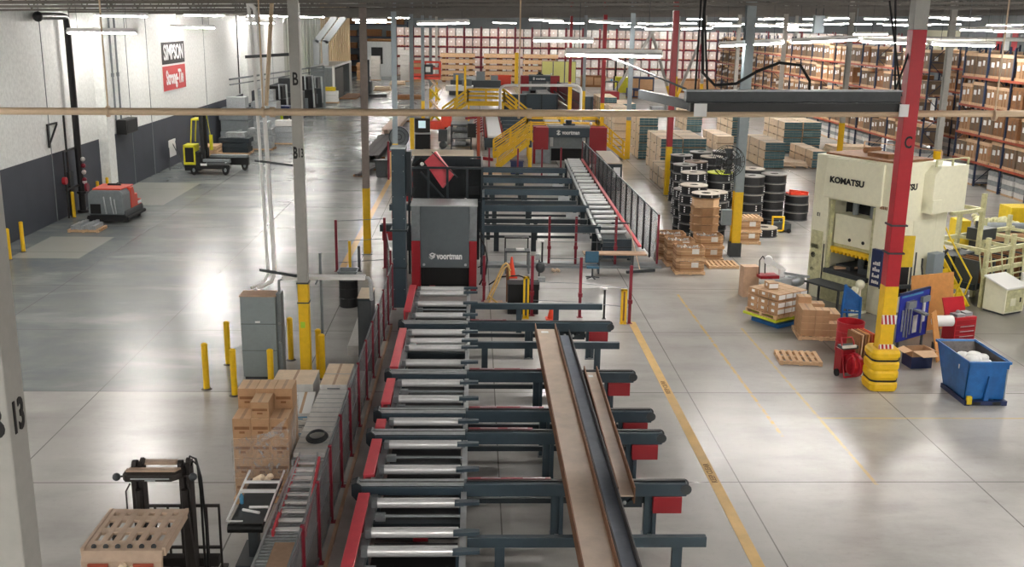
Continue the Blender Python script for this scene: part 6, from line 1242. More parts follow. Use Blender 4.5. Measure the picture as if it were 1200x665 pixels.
# ------------------------------------------------------------------ left wall
t = thing('wall_sign', 'black over red company sign with white lettering on the white wall', 'sign', (-18.6, 66, 6), world=True)
put('black_panel', MB().box(-18.65,63.5,6.15,-18.6,68.35,7.45), 'sign_black', t); put('red_panel', MB().box(-18.65,63.5,4.58,-18.6,68.35,6.03), 'sign_red', t); put('white_border', MB().box(-18.65,63.42,4.5,-18.62,68.43,7.53), 'label_white', t)
word('sign_lettering', 'SIMPSON', 1.25, face_mtx((-18.59,65.95,6.79),(0,1,0),(0,0,1)), 'text_white', t, fat=.025, sx=.84)
word('sign_lettering', 'Strong-Tie', 1.15, face_mtx((-18.59,65.95,5.3),(0,1,0),(0,0,1)), 'text_white', t, fat=.04, sx=.76)
t = thing('sprinkler_riser', 'thick black pipe riser with red valves on the dark wall band', 'pipe', (-18.3, 48.4, 0), world=True)
put('riser', MB().tube([(-18.3,48.4,.0),(-18.3,48.4,8.7),(-18.3,48.3,8.86),(-18.3,48.0,8.9),(-18.3,45.4,8.9)],.15,12), 'pipe_black', t); put('pipe_elbow', MB().ball((-18.3,45.3,8.88),.22).cyl((-18.3,48.4,0),(-18.3,48.4,.12),.26,12).cyl((-18.3,48.4,.9),(-18.3,48.4,1.0),.22,12), 'pipe_black', t)
for z, m_ in ((2.5,'wrap_white'),(2.2,'maroon'),(1.9,'wrap_white'),(1.55,'maroon'),(1.45,'wrap_white')): put('valve', MB().ball((-18.1,48.35,z),.11), m_, t)
put('valve_wheel', MB().cyl((-18.05,48.3,1.2),(-17.95,48.3,1.2),.2,12), 'maroon', t); put('side_pipe', MB().cyl((-18.4,47.3,0),(-18.4,47.3,4.6),.05,8).cyl((-18.4,46.9,0),(-18.4,46.9,3.0),.04,8).cyl((-18.4,46.9,3.0),(-18.4,48.4,3.0),.04,8).cyl((-18.4,46.9,1.3),(-18.35,48.4,1.3),.06,8), 'pipe_black', t)
put('red_bell', MB().cyl((-18.4,46.6,1.75),(-18.25,46.6,1.75),.17,14), 'red', t); put('wall_bracket', MB().bar((-18.6,45.9,4.3),(-18.6,47.0,4.3),.07).bar((-18.6,45.95,4.3),(-18.6,45.95,3.3),.07).bar((-18.6,45.95,3.4),(-18.6,47.0,4.25),.06), 'pipe_black', t)
put('grey_duct', MB().box(-18.64,47.6,0,-18.5,48.1,2.0), 'gray_dark', t)
t = thing('wall_loudspeaker', 'black loudspeaker box hanging on the white wall under the beige pipe', 'loudspeaker', (-18.3, 55.6, 3.3), world=True); put('speaker_box', MB().box(-18.62,54.7,2.95,-18.1,56.6,3.7), 'black', t, .02); put('grille', MB().box(-18.095,54.8,3.02,-18.09,56.5,3.63), 'black_matte', t)
for yy_, z0 in ((54.6,3.7),(55.4,3.7),(83.5,3.1)):
    t = thing('wall_conduit', {54.6:'thin grey conduit on the white wall left of the sign, left one',55.4:'thin grey conduit on the white wall left of the sign, right one',83.5:'dark conduit on the white wall right of the sign'}[yy_], 'conduit', (-18.6, yy_, z0), world=True)
    put('conduit', MB().cyl((-18.56,yy_,z0),(-18.56,yy_,9.7),.05,6), 'gray_mid' if yy_ < 60 else 'pipe_black', t); put('coupling', MB().cyl((-18.56,yy_,5.9),(-18.56,yy_,6.1),.08,6), 'gray_mid', t)
t = thing('notice_easel', 'white notice board on a small tripod easel by the dark wall', 'easel', (-18.0, 62.9, 0), world=True); put('notice_sheet', MB().box(-18.3,62.6,.75,-18.24,63.9,1.75), 'label_white', t); put('easel_frame', MB().bar((-18.3,62.7,1.8),(-18.25,62.4,0),.04).bar((-18.3,63.8,1.8),(-17.9,64.1,0),.04).bar((-18.3,63.3,1.6),(-17.6,63.3,0),.04), 'gray_dark', t)
# sweeper
t = thing('floor_sweeper', 'grey and orange red ride-on floor sweeper parked by the wall', 'floor sweeper', (-16.25, 46.7, 0), rz=-.03); t.scale = (1, .63, 1.08)
put('rear_tank', MB().prism([(-.8,-1.5,.35),(.75,-1.5,.35),(.75,-1.5,1.2),(.6,-1.5,1.36),(-.65,-1.5,1.36),(-.8,-1.5,1.2)],(0,1.5,0)), 'gray_mid', t, .06); put('orange_cover', MB().prism([(-.62,-1.3,1.36),(.62,-1.3,1.36),(.7,1.0,1.36),(-.7,1.0,1.36)],(0,0,.06)), 'orange_red', t, .03)
put('orange_side', MB().prism([(.6,0,.5),(.6,2.0,.5),(.6,2.0,.72),(.6,.9,.85),(.6,.55,1.36),(.6,0,1.36)],(.18,0,0)), 'orange_red', t, .02); put('orange_side', MB().prism([(-.78,0,.5),(-.78,2.0,.5),(-.78,2.0,.72),(-.78,.9,.85),(-.78,.55,1.36),(-.78,0,1.36)],(.18,0,0)), 'orange_red', t, .02)
put('chassis', MB().box(-.8,-1.4,.15,.8,2.2,.5), 'gray_dark', t, .04); put('front_hood', MB().box(-.6,1.4,.5,.6,2.1,.95), 'orange_red', t, .05); put('seat', MB().box(-.3,.3,.6,.3,.8,.85).box(-.3,.2,.85,.3,.35,1.5), 'black', t, .04); put('steering_wheel', ring(MB(),(0,1.25,1.25),.2,.02), 'black', t); put('steering_post', MB().cyl((0,1.5,.9),(0,1.27,1.22),.04,8), 'black', t)
put('bumper', MB().box(-.85,-1.6,.1,.85,-1.45,.32).cyl((-.85,-1.4,.2),(-.85,2.2,.2),.08,8).cyl((.85,-1.4,.2),(.85,2.2,.2),.08,8), 'rubber', t); put('hose', MB().tube([(-.1,-1.52,1.1),(-.05,-1.6,.8),(0,-1.58,.4)],.035,6).tube([(.2,-1.52,1.1),(.25,-1.62,.8),(.32,-1.58,.4)],.035,6).tube([(.36,-1.52,1.0),(.4,-1.6,.7),(.42,-1.58,.4)],.035,6), 'galv', t); put('exhaust_box', MB().box(-.7,-1.56,.4,-.25,-1.5,.8), 'black', t)
for x in (-.7,.7): put('wheel', MB().cyl((x-.08,-.9,.25),(x+.08,-.9,.25),.25,14).cyl((x-.08,1.6,.22),(x+.08,1.6,.22),.22,14), 'rubber', t)
put('side_lettering', MB().box(.79,1.2,.55,.8,1.9,.68), 'label_white', t)
t = thing('wrapped_pallet', 'low pallet of silvery wrapped goods on the floor near the wall', 'pallet load', (-16.5, 44.5, 0), world=True); put('pallet_base', pallet_mb(MB(),1.3,1.1,0,-16.6,44.2), 'wood', t); b = MB(); 
for i in range(7): b.cb(-17.05+i*.15,44.2+.05*math.sin(i*2),.12,.13,1.0,.16+.05*(i%3))
put('wrapped_goods', b, 'galv', t)
# side loading forklift
t = thing('sideloader_forklift', 'yellow and black multi-way forklift by the dark wall band', 'forklift', (-15.6, 61.2, 0), world=True); t.location.x = -15.95; t.scale = (.62, 1, 1)
put('power_unit', MB().box(-17.1,60.6,.25,-15.6,62.8,1.35), 'black_matte', t, .04); b = MB(); b.box(-17.1,60.5,1.6,-16.0,60.58,1.75).box(-17.1,60.5,.7,-16.95,60.58,1.75).box(-16.15,60.5,.7,-16.0,60.58,1.75).box(-17.1,60.5,.6,-16.0,60.58,.75).box(-17.1,60.58,1.35,-16.0,61.5,1.75)
put('yellow_hood', b, 'hyster_yellow', t, .02); put('hood_grille', MB().box(-16.95,60.54,.75,-16.15,60.58,1.6), 'black', t)
b = MB(); b.bar((-16.9,61.8,1.7),(-16.7,61.8,3.1),.1); b.bar((-16.9,62.8,1.7),(-16.7,62.8,3.1),.1); b.box(-16.75,61.75,3.05,-15.7,62.9,3.15); b.bar((-15.8,61.8,3.1),(-15.6,61.8,1.7),.1); put('cab_frame', b, 'hyster_yellow', t)
for y in (60.9,61.7): put('mast_rail', MB().box(-15.65,y,.3,-15.35,y+.2,3.75), 'black_matte', t)
put('mast_crossbar', MB().box(-15.7,60.9,3.55,-15.3,61.9,3.8).box(-16.2,60.9,3.35,-15.6,61.1,3.5), 'black', t); put('mast_yellow', MB().box(-15.2,61.95,1.3,-14.9,62.05,2.2).bar((-15.1,62,2.2),(-15.4,62,3.5),.05), 'hyster_yellow', t)
put('load_platform', MB().box(-15.4,60.7,.75,-12.9,61.0,.9).box(-15.4,62.4,.8,-11.9,62.9,.95).box(-15.3,61.0,.5,-13.4,62.4,.65), 'gray_mid', t); put('outrigger', MB().box(-15.6,60.6,.35,-12.9,60.95,.6).box(-15.6,62.5,.35,-11.8,62.9,.8), 'black', t); put('fork', MB().box(-15.2,61.2,.65,-13.6,61.35,.72).box(-15.2,61.9,.65,-13.6,62.05,.72), 'black', t)
for x,y in ((-16.2,60.6),(-13.3,60.7),(-12.2,62.7)): put('wheel', MB().cyl((x,y-.12,.3),(x,y+.12,.3),.3,16), 'rubber', t); put('hub', MB().cyl((x,y-.14,.3),(x,y-.12,.3),.12,10), 'gray_mid', t)
put('load_tyre', MB().cyl((-15.8,61.3,1.05),(-15.5,61.3,1.05),.42,16), 'gray_dark', t); put('side_lettering', MB().box(-15.6,60.58,.55,-15.0,60.6,.68), 'label_white', t)
# goods along the wall
def goods(lab, x, y, w, d, h, m, m2=None, name='wall_goods', n=3):
    t = thing(name, lab, 'goods', (x,y,0), world=True); put('pallet_base', pallet_mb(MB(),w,d,0,x,y), 'wood', t); b = MB()
    for i in range(n): b.cb(x+rnd.uniform(-.06,.06), y+rnd.uniform(-.06,.06), .12+i*(h-.12)/n, w*rnd.uniform(.85,.98), d*rnd.uniform(.85,.98), (h-.12)/n-.03)
    put('goods_block', b, m, t)
    if m2: put('top_goods', MB().cb(x+.1,y,h,w*.6,d*.6,h*.3).bar((x-.4,y,h+.1),(x+.4,y+.3,h+.4),.15), m2, t)
goods('dark boxed goods on a pallet beside the sideloader forklift', -16.2, 70.9, 2.1, 1.6, 1.1, 'machine_dark', 'wrap_gray'); goods('grey wrapped goods behind the dark boxed goods', -17.3, 76.5, 2.2, 2.0, 2.6, 'gray_mid', 'galv')
goods('silvery wrapped sheets on a pallet, nearest of the silver stacks', -14.9, 73.2, 1.7, 1.4, 1.5, 'wrap_gray','galv'); goods('long silver stack beside the white conduits', -14.0, 77.0, 2.2, 1.8, 1.3, 'galv', 'wrap_white'); goods('tall silver stack by the wall', -16.0, 80.6, 2.0, 1.8, 2.8, 'galv', 'wrap_gray'); goods('dark goods stack behind the silver stacks', -17.4, 84.0, 1.6, 2.2, 2.3, 'machine_dark'); goods('pale wooden pallets by the forklift mast', -17.4, 69.0, 1.2, 1.8, .8, 'wood')
goods('navy drum crate behind the silver stacks', -15.9, 86.5, 1.5, 1.5, 2.0, 'navy')
for i in range(3):
    t = thing('gas_cylinder', 'green gas cylinder beside the light conduits, %s' % ['left','middle','right'][i], 'gas cylinder', (-15.5+i*.42, 84.0, 0)); put('cylinder_body', MB().lathe([(0,0),(.17,0),(.18,.04),(.18,1.5),(.12,1.68),(.06,1.74),(.06,1.85),(0,1.86)],n=14), 'lime' if i == 0 else 'gray_dark', t); put('valve', MB().cb(0,0,1.84,.08,.08,.12), 'steel', t)
for i,(x,y,w_,h_,m_) in enumerate([(-17.4,93,2,3.2,'black_matte'),(-17.2,98,2.4,3.6,'gray_dark'),(-17.0,104,2.4,3.4,'black_matte'),(-16.9,110,2.2,3.0,'gray_dark')]):
    t = thing('metal_press', 'dark workshop machine along the wall before the grey compactor, %s' % ['nearest','second','third','farthest'][i], 'machine', (x,y,0), world=True); put('machine_body', MB().box(x-w_/2,y-1.2,0,x+w_/2,y+1.2,h_*.65), m_, t, .03); put('machine_head', MB().box(x-w_*.35,y-.9,h_*.65,x+w_*.3,y+.9,h_), m_, t, .03); put('tube', MB().tube([(x+w_*.2,y-1.1,h_*.6),(x+w_*.2,y-1.2,h_*1.05),(x+w_*.5,y-1.2,h_*1.05),(x+w_*.55,y-1.2,.5)],.09,8), 'light_steel', t); put('side_panel', MB().box(x-w_*.2,y-1.24,.4,x+w_*.3,y-1.2,1.4), 'gray_mid', t)
t = thing('jib_beam', 'thin dark rail with a light truss over the wall machines', 'jib', (-16, 95, 4), world=True); put('rail', MB().bar((-18.5,80,4.4),(-14.0,98,4.7),.12).bar((-18.5,80,4.0),(-14.0,98,4.3),.08).cb(-14.0,98,0,.2,.2,4.7), 'gray_mid', t)
t = thing('waste_compactor', 'big grey compactor box with an open white framed end', 'compactor', (-17, 125, 0), world=True)
put('front_panel', MB().box(-18.3,118,0,-15.9,118.4,3.6), 'gray_mid', t); put('box_side', MB().box(-16.0,118.4,0,-15.8,127,3.4), 'gray_dark', t); put('roof', MB().box(-18.3,118,3.6,-15.8,134,3.75), 'light_steel', t); put('white_frame', MB().box(-15.9,117.9,0,-15.65,118.15,3.8).box(-15.9,133.9,0,-15.65,134.15,3.8).box(-15.9,118,3.65,-15.65,134,3.85), 'label_white', t); put('rear_panel', MB().box(-18.3,133.8,0,-15.9,134,3.6), 'gray_mid', t); put('ramp', MB().prism([(-15.6,121,0),(-13.6,121,0),(-13.6,129,0),(-15.6,129,0)],(0,0,.1)), 'wood_dark', t)
t = thing('metal_duct', 'pair of silver ducts bending up from the grey compactor to the roof', 'duct', (-17, 119, 4), world=True)
for dx in (0,1.0): put('duct_run', MB().bar((-17.8+dx,119.5,3.86),(-17.8+dx,119.5,6.6),.65,.65).bar((-17.8+dx,119.5,6.4),(-15.6+dx,119.5,9.2),.65,.65), 'galv', t)
goods('yellow and white drums beside the grey compactor', -16.0, 115.4, 2.2, 1.4, 1.3, 'label_white','hazard_yellow')
t = thing('dark_reach_truck', 'dark forklift standing before the white office cabin', 'forklift', (-12.6, 124, 0), world=True); put('body', MB().box(-13.4,123,.2,-12.2,125.5,1.9), 'machine_dark', t, .05); put('mast', MB().box(-13.3,122.7,.1,-13.05,122.9,4.4).box(-12.5,122.7,.1,-12.25,122.9,4.4).box(-13.3,122.7,4.2,-12.25,122.9,4.4), 'machine_dark', t); put('wheel', MB().cyl((-13.4,123.4,.25),(-13.2,123.4,.25),.25,10).cyl((-12.4,125,.25),(-12.2,125,.25),.25,10), 'rubber', t); put('fork', MB().box(-13.2,121,.15,-13.0,122.8,.25).box(-12.5,121,.15,-12.3,122.8,.25), 'black', t); put('legs', MB().box(-12.3,122,.1,-10.2,123.2,.5), 'black', t)
t = thing('office_cabin', 'white office cabin with a dark doorway at the far left', 'office cabin', (-15.5, 174, 0), world=True)
put('cabin_wall', MB().box(-17.6,170,0,-13.2,170.3,5.5).box(-13.5,170.3,0,-13.2,179,5.5), 'white_paint', t); put('roof_edge', MB().box(-17.7,169.9,5.5,-13.1,179,5.8), 'wood_dark', t); put('dark_doorway', MB().box(-16.6,169.9,2.0,-14.8,170,4.6), 'black', t)
for i,(x,y,h_) in enumerate([(-15.0,160,3.6),(-17.0,159,2.6),(-10.4,158,4.6),(-8.5,157,3.2)]): goods('white grey boxes stacked near the office cabin, %s' % ['right of its doorway','left of its doorway','tall pile past the grey column','low pile past the grey column'][i], x, y, 1.5, 1.5, h_, 'wrap_white' if i % 2 == 0 else 'kraft', n=6, name='stacked_boxes')
for i,(x,y) in enumerate([(-12.0,137),(-11.0,150)]): goods('low flat pallet on the far left floor, %s' % ('nearer' if i == 0 else 'farther'), x, y, 2.2, 2.0, .5, 'wood_pale', n=1)
for i in range(3):
    x = -35+i*8
    t = thing('dark_shelving', 'dark shelving in the far left bay, %s' % ['left','middle','right'][i], 'shelving', (x+4,180,0), world=True, group='dark shelving in the far left bay')
    for z in (0.1,2,4,6,8): put('shelf', MB().box(x,179.5,z,x+7.6,181,z+.15), 'rack_blue', t); put('stored_goods', MB().box(x+.3,179.8,z+.15,x+3.2,181,z+1.3).box(x+4,179.8,z+.15,x+7,181,z+1.1), 'kraft_dark', t)
    put('upright', MB().cb(x,179.6,0,.15,.15,8.6).cb(x+7.6,179.6,0,.15,.15,8.6), 'rack_blue', t)

# ------------------------------------------------------------------ foreground left: forklift
t = thing('forklift', 'dusty brown forklift with slotted roof guard in the lower left corner', 'forklift', (-4.6, 13, 0), world=True); FD = 'forklift_dust'
XA, XB, YA, YC, ZG = -5.07, -4.03, 12.46, 13.5, 2.2
b = MB()
for i in range(7): x = XA+(XB-XA-.075)*i/6; b.box(x, YA, ZG, x+.085, YC, ZG+.05)
for y0_, y1_ in ((YA,YA+.13),(YA+.35,YA+.49),(YA+.7,YA+.84),(YC-.12,YC)): b.box(XA,y0_,ZG+.002,XB,y1_,ZG+.048)
b.prism([(XA,YA,ZG+.05),(XA,YA-.12,ZG+.03),(XA,YA-.2,ZG-.08),(XA,YA-.22,ZG-.28),(XA,YA-.16,ZG-.28),(XA,YA-.13,ZG-.08),(XA,YA-.08,ZG),(XA,YA,ZG)],(XB-XA,0,0))
b.box(XA-.03,YA-.1,ZG-.06,XA+.02,YC,ZG+.06).box(XB-.02,YA-.1,ZG-.06,XB+.03,YC,ZG+.06)
put('overhead_guard', b, FD, t, .008)
h = MB()
for i in range(6): x = XA+.13+i*.155; h.cyl((x,YA-.05,ZG+.052),(x,YA-.06,ZG+.058),.035,12)
put('guard_hole', h, 'black', t); put('tail_light', MB().box(XA+.1,YA-.245,ZG-.17,XA+.36,YA-.215,ZG-.1).box(XB-.36,YA-.245,ZG-.17,XB-.1,YA-.215,ZG-.1), 'lens_red', t); put('rear_lamp', MB().cyl((-4.52,YA-.22,ZG-.13),(-4.52,YA-.28,ZG-.13),.05,12).cyl((-4.4,YA-.22,ZG-.16),(-4.4,YA-.27,ZG-.16),.035,10), 'wood_pale', t)
for x in (XA,XB): put('guard_pillar', MB().bar((x,YA-.18,ZG-.2),(x,YA-.35,1.1),.08).bar((x,YC-.05,ZG),(x,YC+.25,.9),.08), 'fork_dark', t)
put('counterweight', MB().box(-5.08,11.5,.25,-4.02,12.3,1.15), 'fork_dark', t, .08); put('chassis', MB().box(-5.02,12.3,.3,-4.08,13.9,.8), 'fork_dark', t, .03); put('seat', MB().box(-4.8,12.5,.85,-4.35,12.95,1.1).box(-4.8,12.4,1.1,-4.35,12.52,1.55), 'black', t, .04); put('steering_wheel', ring(MB(),(-4.6,13.25,1.3),.17,.02), 'black', t); put('dashboard', MB().box(-4.95,13.35,.8,-4.15,13.6,1.2), 'fork_dark', t)
for x in (-5.1,-4.0):
    for y,r_ in ((12.0,.26),(13.7,.32)): put('wheel', MB().cyl((x-.1,y,r_),(x+.1,y,r_),r_,18), 'rubber', t)
for x in (-4.97,-4.28): put('mast_rail', MB().box(x,14.05,.1,x+.07,14.25,2.62).box(x+.09,14.1,.1,x+.15,14.3,2.66), 'fork_dark', t)
for x in (-4.86,-4.2): put('mast_cylinder', MB().cyl((x,14.0,.2),(x,14.0,2.3),.045,10), 'fork_dark', t); put('chain_wheel', MB().cyl((x-.1,14.15,2.62),(x-.04,14.15,2.62),.08,12).cyl((x+.02,14.15,2.68),(x+.06,14.15,2.68),.06,12), 'fork_dark', t)
put('mast_crossplate', MB().prism([(-5.03,13.9,2.5),(-4.98,13.83,2.5),(-4.32,13.83,2.5),(-4.2,13.95,2.5),(-4.2,14.1,2.5),(-5.03,14.1,2.5)],(0,0,.1)), 'fork_dark', t, .01); put('crossplate_top', MB().prism([(-5.0,13.95,2.6),(-4.3,13.95,2.6),(-4.24,14.05,2.6),(-4.98,14.05,2.6)],(0,0,.03)).box(-4.9,14.2,2.6,-4.35,14.3,2.65), FD, t)
put('crossplate_lettering', MB().box(-4.9,13.825,2.54,-4.35,13.829,2.56).box(-4.7,13.825,2.515,-4.55,13.829,2.53), 'wrap_gray', t)
for x in (-5.12,-4.03): put('work_lamp', MB().ball((x,13.9,2.55),.06), 'gray_dark', t); put('lamp_arm', MB().cyl((x,13.9,2.55),(x+(.1 if x<-4.6 else -.2),14.0,2.52),.015,6), 'fork_dark', t)
put('mirror_frame', MB().tube([(-4.97,14.0,2.4),(-5.02,13.95,2.3),(-5.02,13.95,2.0),(-4.95,14.0,1.9)],.012,5).tube([(-4.15,14.0,2.4),(-4.1,13.95,2.3),(-4.1,13.95,2.0),(-4.17,14.0,1.9)],.012,5), 'fork_dark', t)
put('hydraulic_hose', MB().tube([(-4.2,14.2,2.6),(-4.14,14.2,2.74),(-4.06,14.2,2.7),(-4.0,14.2,2.4),(-3.97,14.2,1.6),(-3.98,14.2,.6)],.018,6).tube([(-4.16,14.2,2.55),(-4.1,14.2,2.66),(-4.04,14.2,2.6),(-4.02,14.2,2.2),(-4.02,14.2,.6)],.018,6), 'black', t)
b = MB(); b.bar((-5.05,14.6,1.75),(-3.86,14.6,1.75),.04); b.bar((-5.05,14.6,1.05),(-3.86,14.6,1.05),.04)
for i in range(7): b.bar((-5.03+i*.193,14.6,.45),(-5.03+i*.193,14.6,1.75),.03)
put('load_backrest', b, 'fork_dark', t); put('carriage', MB().box(-5.05,14.35,.35,-3.86,14.55,.5).box(-5.05,14.35,.85,-3.86,14.5,1.0), 'fork_dark', t); put('fork', MB().box(-4.85,14.6,.06,-4.73,15.8,.1).box(-4.2,14.6,.06,-4.08,15.8,.1).box(-4.85,14.58,.06,-4.73,14.62,.6).box(-4.2,14.58,.06,-4.08,14.62,.6), 'fork_dark', t)
# ------------------------------------------------------------------ carton pile and white boxes
pn = thing('wooden_pallet', 'wooden pallet under the film wrapped brown cartons', 'pallet', (-3.98, 18.75, 0)); put('deck_and_runners', pallet_mb(MB(),1.1,1.15), 'wood', pn)
for r_ in range(2):
    for i in range(3):
        n_ = 5 if (r_ == 1 or i == 5) else 4
        for k in range(n_):
            carton_box('carton', 'brown printed carton, layer %d up, %s column, %s row of the film wrapped pile' % (k+1, ['left','middle','right'][i], ['front','rear'][r_]), (-4.32+i*.345, 18.48+r_*.54, .125+k*.4), .34 , .52, .395, 'kraft' if k > 3 else 'kraft', 0, 'cartons of the film wrapped pile', 'kraft_dark')
carton_box('carton', 'brown carton standing proud on the middle front of the film wrapped pile', (-3.975, 18.48, 1.725), .33, .5, .32, 'kraft', 0, None, 'kraft_dark')
t = thing('stretch_film', 'clear stretch film wound around the brown carton pile', 'stretch film', (-3.88, 18.75, 0), world=True)
put('film_sheet', MB().add([(-4.52,18.2,.13),(-3.44,18.2,.13),(-3.44,19.31,.13),(-4.52,19.31,.13),(-4.52,18.19,1.3),(-3.44,18.19,1.55),(-3.44,19.31,1.8),(-4.52,19.31,1.4)], [(0,1,5,4),(1,2,6,5),(3,0,4,7),(2,3,7,6)]), 'clear_film', t)
put('torn_film', MB().prism([(-4.1,18.17,1.2),(-3.6,18.17,1.45),(-3.45,18.1,1.8),(-3.9,18.16,1.4)],(0,.01,0)).prism([(-3.445,18.3,.6),(-3.435,18.8,1.0),(-3.435,19.0,1.7),(-3.445,18.5,1.4)],(.01,0,0)), 'clear_film', t)
t = carton_box('white_box', 'large white carton on legs behind the brown carton pile', (-4.1, 22.75, .45), .95, 1.0, .5, 'wrap_white', 0, None, 'gray_mid', 'wood_pale', 'box')
t = thing('low_stand', 'low wooden stand under the large white carton', 'stand', (-4.1, 22.75, 0)); put('deck', MB().box(-.45,-.5,.38,.45,.5,.45), 'wood', t)
for x in (-.38,.38):
    for y in (-.4,.4): put('leg', MB().cb(x,y,0,.1,.1,.38), 'wood_dark', t)
for i in range(4): carton_box('white_box', 'flat white wrapped box, %s of the leaning pile right of the brown cartons' % ['lowest','second','third','top'][i], (-3.72+.01*i, 21.3, .12+.19*i), .42, 1.3, .185, 'wrap_white', .02*i, 'flat white boxes', 'sky_blue' if i % 2 else 'gray_mid', 'label_white', 'box')
pn = thing('wooden_pallet', 'narrow wooden pallet under the flat white boxes', 'pallet', (-3.72, 21.3, 0)); put('deck_and_runners', pallet_mb(MB(),.5,1.35), 'wood', pn)
def legged(lab, name, cat, x0, x1, y0, y1, z, m, leg='gray_mid'):
    t = thing(name, lab, cat, ((x0+x1)/2,(y0+y1)/2,0), world=True)
    for x in (x0+.05,x1-.05):
        for y in (y0+.08,y1-.08): put('leg', MB().cb(x,y,0,.06,.06,z-.12), leg, t)
    put('side_rail', MB().box(x0,y0,z-.12,x0+.04,y1,z-.0).box(x1-.04,y0,z-.12,x1,y1,z), m, t); return t
t = legged('gravity roller conveyor frame carrying the pale sheets left of the fence', 'gravity_conveyor', 'conveyor', -3.42, -2.76, 18.2, 23.3, .9, 'light_steel')
for i in range(30): put('roller', MB().cyl((-3.38,18.3+i*.168,.86),(-2.8,18.3+i*.168,.86),.03,8), 'galv', t)
t = thing('metal_sheets', 'long pale ribbed metal sheets lying on the gravity conveyor', 'metal sheets', (-3.1, 20, .905), world=True); put('sheet_stack', MB().box(-3.4,18.3,.905,-2.8,21.75,1.0), 'wrap_white', t, .005); b = MB()
for i in range(12): b.box(-3.4,18.5+i*.27,1.0,-2.8,18.52+i*.27,1.006)
put('rib', b, 'light_steel', t)
for i,(y0_,y1_) in enumerate([(21.8,22.5),(22.55,23.25)]): carton_box('white_box', 'flat white carton at the far end of the gravity conveyor, %s one' % ('nearer','farther')[i], (-3.1, (y0_+y1_)/2, .905), .6, y1_-y0_, .2, 'wrap_white', 0, None, 'gray_mid', 'wood_pale', 'box')
t = thing('hose_coil', 'black hose coil lying on the pale metal sheets', 'hose', (-3.05, 19.0, 1.01), world=True)
for k in range(3): put('hose_loop', MB().tube([(-3.05+(.2-.02*k)*math.cos(2*PI*i/20),19.0+(.3-.03*k)*math.sin(2*PI*i/20),1.03+.025*k) for i in range(21)],.018,6), 'gray_dark', t)
t = legged('gravity roller conveyor under the red step ladder in the lower left', 'gravity_conveyor', 'conveyor', -3.36, -2.74, 12.2, 17.9, .9, 'light_steel')
for i in range(56): put('roller', MB().cyl((-3.32,12.3+i*.1,.86),(-2.78,12.3+i*.1,.86),.025,8), 'galv', t)
t = thing('brown_board', 'flat tan board lying on the rollers near the bottom edge', 'board', (-2.95, 14, .89), world=True); put('board', MB().box(-3.13,12.3,.89,-2.79,15.0,.91), 'tan', t); put('slat', MB().box(-3.02,13.3,.91,-2.98,14.2,.92), 'wood', t)
# step ladder lying over the conveyor
t = thing('step_ladder', 'red fibreglass step ladder with pale rungs lying on the roller conveyor', 'ladder', (-2.95, 16.6, 1.0), world=True)
fl_, fr_, nl, nr = Vector((-3.2,17.75,1.12)), Vector((-2.82,17.75,1.12)), Vector((-3.2,15.2,.95)), Vector((-2.68,15.2,.95))
put('red_rail', MB().bar(nl,fl_,.04,.1), 'pinkred', t); put('red_rail', MB().bar(nr,fr_,.04,.1), 'pinkred', t); up_ = Vector((0,0,.2))
put('rear_rail', MB().bar(nl+Vector((.04,.4,.2)),fl_+Vector((.03,0,.12)),.02,.04).bar(nr+Vector((-.04,.4,.2)),fr_+Vector((-.03,0,.12)),.02,.04), 'light_steel', t)
for i in range(9): f_ = (i+.5)/9; put('rung', MB().bar(nl.lerp(fl_,f_),nr.lerp(fr_,f_),.09,.03), 'label_white', t); put('rear_rung', MB().bar((nl+Vector((.04,.4,.2))).lerp(fl_+Vector((.03,0,.12)),f_),(nr+Vector((-.04,.4,.2))).lerp(fr_+Vector((-.03,0,.12)),f_),.02), 'light_steel', t)
put('top_cap', MB().bar(fl_,fr_,.14,.05), 'light_steel', t); put('knee_brace', MB().bar(nl.lerp(fl_,.15),nl.lerp(nr,.3).lerp(fl_,.25),.02).bar(nl.lerp(fl_,.3),nl.lerp(nr,.3).lerp(fl_.lerp(fr_,.3),.4),.02), 'light_steel', t)
# belt cart
t = thing('belt_cart', 'black narrow belt table on wheels with clutter left of the ladder', 'cart', (-3.7, 16.4, 0), world=True)
put('belt_bed', MB().box(-3.98,15.5,.86,-3.42,17.3,.94), 'gray_dark', t, .01); put('end_drum', MB().cyl((-3.98,15.5,.9),(-3.42,15.5,.9),.08,14), 'black', t); b = MB()
b.bar((-4.02,15.6,.98),(-4.02,17.4,1.05),.03).bar((-3.4,15.6,.98),(-3.4,17.4,1.05),.03).bar((-4.02,16.6,1.03),(-3.4,16.6,1.03),.05).bar((-4.02,16.9,1.06),(-3.4,16.9,1.06),.04).bar((-4.0,15.55,1.0),(-3.75,15.55,1.0),.02)
put('white_frame', b, 'label_white', t); put('central_leg', MB().box(-3.78,16.0,.1,-3.62,16.2,.86).box(-3.95,15.7,.03,-3.45,16.6,.1), 'gray_dark', t)
for x in (-3.92,-3.48):
    for y in (15.75,16.55): put('caster', MB().cyl((x-.02,y,.04),(x+.02,y,.04),.04,8), 'rubber', t)
t = thing('spray_bottle', 'blue bottle with a white cap at the left edge of the belt cart', 'bottle', (-3.93, 16.3, .945)); put('bottle_body', MB().lathe([(0,0),(.035,0),(.037,.12),(.015,.17),(.015,.19)],n=12), 'sky_blue', t); put('cap', MB().cyl((0,0,.19),(0,0,.23),.016,10), 'label_white', t)
